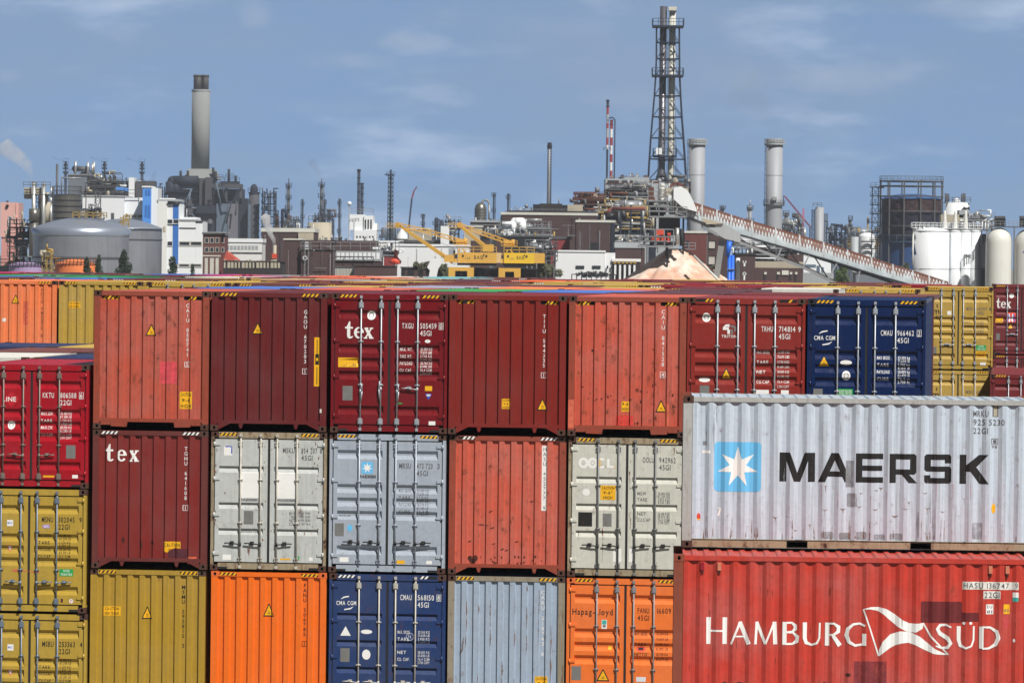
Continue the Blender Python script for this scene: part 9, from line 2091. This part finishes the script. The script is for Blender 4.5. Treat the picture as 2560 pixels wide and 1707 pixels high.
# far building masses low on the skyline and the river bank
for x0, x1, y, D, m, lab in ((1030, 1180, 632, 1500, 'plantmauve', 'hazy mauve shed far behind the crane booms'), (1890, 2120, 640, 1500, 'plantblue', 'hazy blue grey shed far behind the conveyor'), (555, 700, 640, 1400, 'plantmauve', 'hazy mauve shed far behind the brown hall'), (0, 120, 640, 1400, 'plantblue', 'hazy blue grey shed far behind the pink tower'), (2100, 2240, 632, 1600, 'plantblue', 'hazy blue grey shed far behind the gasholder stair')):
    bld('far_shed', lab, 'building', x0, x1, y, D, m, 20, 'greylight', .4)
# ---------------------------------------------------------------- steam and smoke
def plume(name, lab, pts, D, dens, col, seed, emis=0.0):
    m = bpy.data.materials.new(name); m.use_nodes = True; tr = m.node_tree
    for n in list(tr.nodes): tr.nodes.remove(n)
    o = N(tr, 'ShaderNodeOutputMaterial'); pv = N(tr, 'ShaderNodeVolumePrincipled'); pv.inputs['Color'].default_value = col; pv.inputs['Anisotropy'].default_value = 0.2
    v = coords(tr); f = step(tr, noise(tr, v, .35, 6, .7), .30, .74, dens); tr.links.new(f, pv.inputs['Density']); tr.links.new(pv.outputs[0], o.inputs['Volume'])
    m.cycles.volume_sampling = 'MULTIPLE_IMPORTANCE'
    t = thing(name, lab, 'plume', tuple(P(pts[0][0], pts[0][1], D))); tag(t, kind='stuff')
    rnd = random.Random(seed); mb = MB(); Q = [(P(x, y, D), m2(w, D) / 2) for x, y, w in pts]; Q = [(Q[0][0] - (Q[1][0] - Q[0][0]) * .2, .02)] + Q + [(Q[-1][0] + (Q[-1][0] - Q[-2][0]) * .45, .05)]
    n = 12; rings = []
    for i, (p, r) in enumerate(Q):
        a = Q[max(0, i - 1)][0]; b = Q[min(len(Q) - 1, i + 1)][0]; d_ = (b - a).normalized(); u = Vector((0, 1, 0)); w_ = d_.cross(u).normalized()
        rings.append([p + (u * math.cos(q) + w_ * math.sin(q)) * r * rnd.uniform(.8, 1.15) for q in [2 * PI * k / n for k in range(n)]])
    k0 = len(mb.v)
    for rg in rings: mb.v += [tuple(q) for q in rg]
    for i in range(len(rings) - 1):
        for k in range(n): k2 = (k + 1) % n; mb.f.append((k0 + i * n + k, k0 + i * n + k2, k0 + (i + 1) * n + k2, k0 + (i + 1) * n + k)); mb.m.append(0); mb.sm.append(True)
    mb.f.append(tuple(k0 + k for k in range(n))); mb.m.append(0); mb.sm.append(False); mb.f.append(tuple(k0 + (len(rings) - 1) * n + k for k in range(n))); mb.m.append(0); mb.sm.append(False)
    mb.build('cloud', m, t); return t
plume('steam_plume', 'pale drifting steam above the twin exhaust pipes', [(81, 446, 5), (76, 430, 18), (66, 412, 30), (50, 395, 38), (30, 380, 44), (8, 366, 50)], 900, .5, (1, 1, 1, 1), 1)
plume('steam_plume', 'thick white steam puff from a short pipe at the brown hall', [(687, 612, 5), (684, 600, 11), (677, 586, 13), (672, 574, 16), (666, 556, 22), (664, 540, 26)], 880, 3.0, (1, 1, 1, 1), 2)
plume('smoke_plume', 'thin dark smoke wisp over the ragged process column', [(802, 458, 5), (798, 445, 10), (794, 430, 16), (786, 415, 20), (778, 402, 26)], 1800, .12, (.25, .25, .28, 1), 3)
plume('smoke_plume', 'faint brownish haze drifting off the free standing round stack', [(1936, 344, 30), (1930, 320, 40), (1916, 290, 60), (1890, 250, 90), (1850, 215, 120)], 1280, .02, (.45, .42, .34, 1), 4)
for k, (x, y) in enumerate(((150, 398), (247, 398), (338, 400))):
    plume('smoke_plume', ['thin dark smoke trailing from the flare stack by the slim stack', 'thin dark smoke trailing from the flare stack over the silver pipework', 'thin dark smoke trailing from the flare stack over the blue lift tower'][k], [(x + 14, y + 7, 3), (x + 4, y + 3, 5), (x - 6, y, 6), (x - 18, y - 4, 7)], 1900, .45, (.16, .18, .22, 1), 10 + k)
plume('smoke_plume', 'small dark smoke cloud beside the blue lift tower', [(376, 462, 8), (380, 450, 16), (384, 438, 14), (388, 428, 8)], 1700, .2, (.2, .24, .32, 1), 20)
# burner pipe at the brown hall
t = thing('steam_pipe', 'thin tan pipe with an orange foot venting the thick white steam', 'pipe', (X(687, 820), 820, 0)); MB().cyl((X(686, 820), 820, 0), (X(687, 820), 820, Z(613, 820, 687)), .28, n=8).build('pipe', B['tan'], t); MB().box(X(680, 820), X(692, 820), 819.6, 821, Z(646, 820, 686), Z(634, 820, 686)).build('valve_box', B['redsteel'], t)
# ---------------------------------------------------------------- air
hz_m = bpy.data.materials.new('haze_air'); hz_m.use_nodes = True; tr = hz_m.node_tree
for n in list(tr.nodes): tr.nodes.remove(n)
o = N(tr, 'ShaderNodeOutputMaterial'); pv = N(tr, 'ShaderNodeVolumePrincipled'); pv.inputs['Color'].default_value = (.80, .88, 1, 1); pv.inputs['Density'].default_value = 0.00009; pv.inputs['Anisotropy'].default_value = 0.3
tr.links.new(pv.outputs[0], o.inputs['Volume'])
HAZE = True
if HAZE:
    mb = MB(); mb.box(-1500, 1500, -60, 3000, -1, 150); h = mb.build('haze', hz_m); tag(h, 'thin air haze over the port and the works', 'haze', kind='stuff')
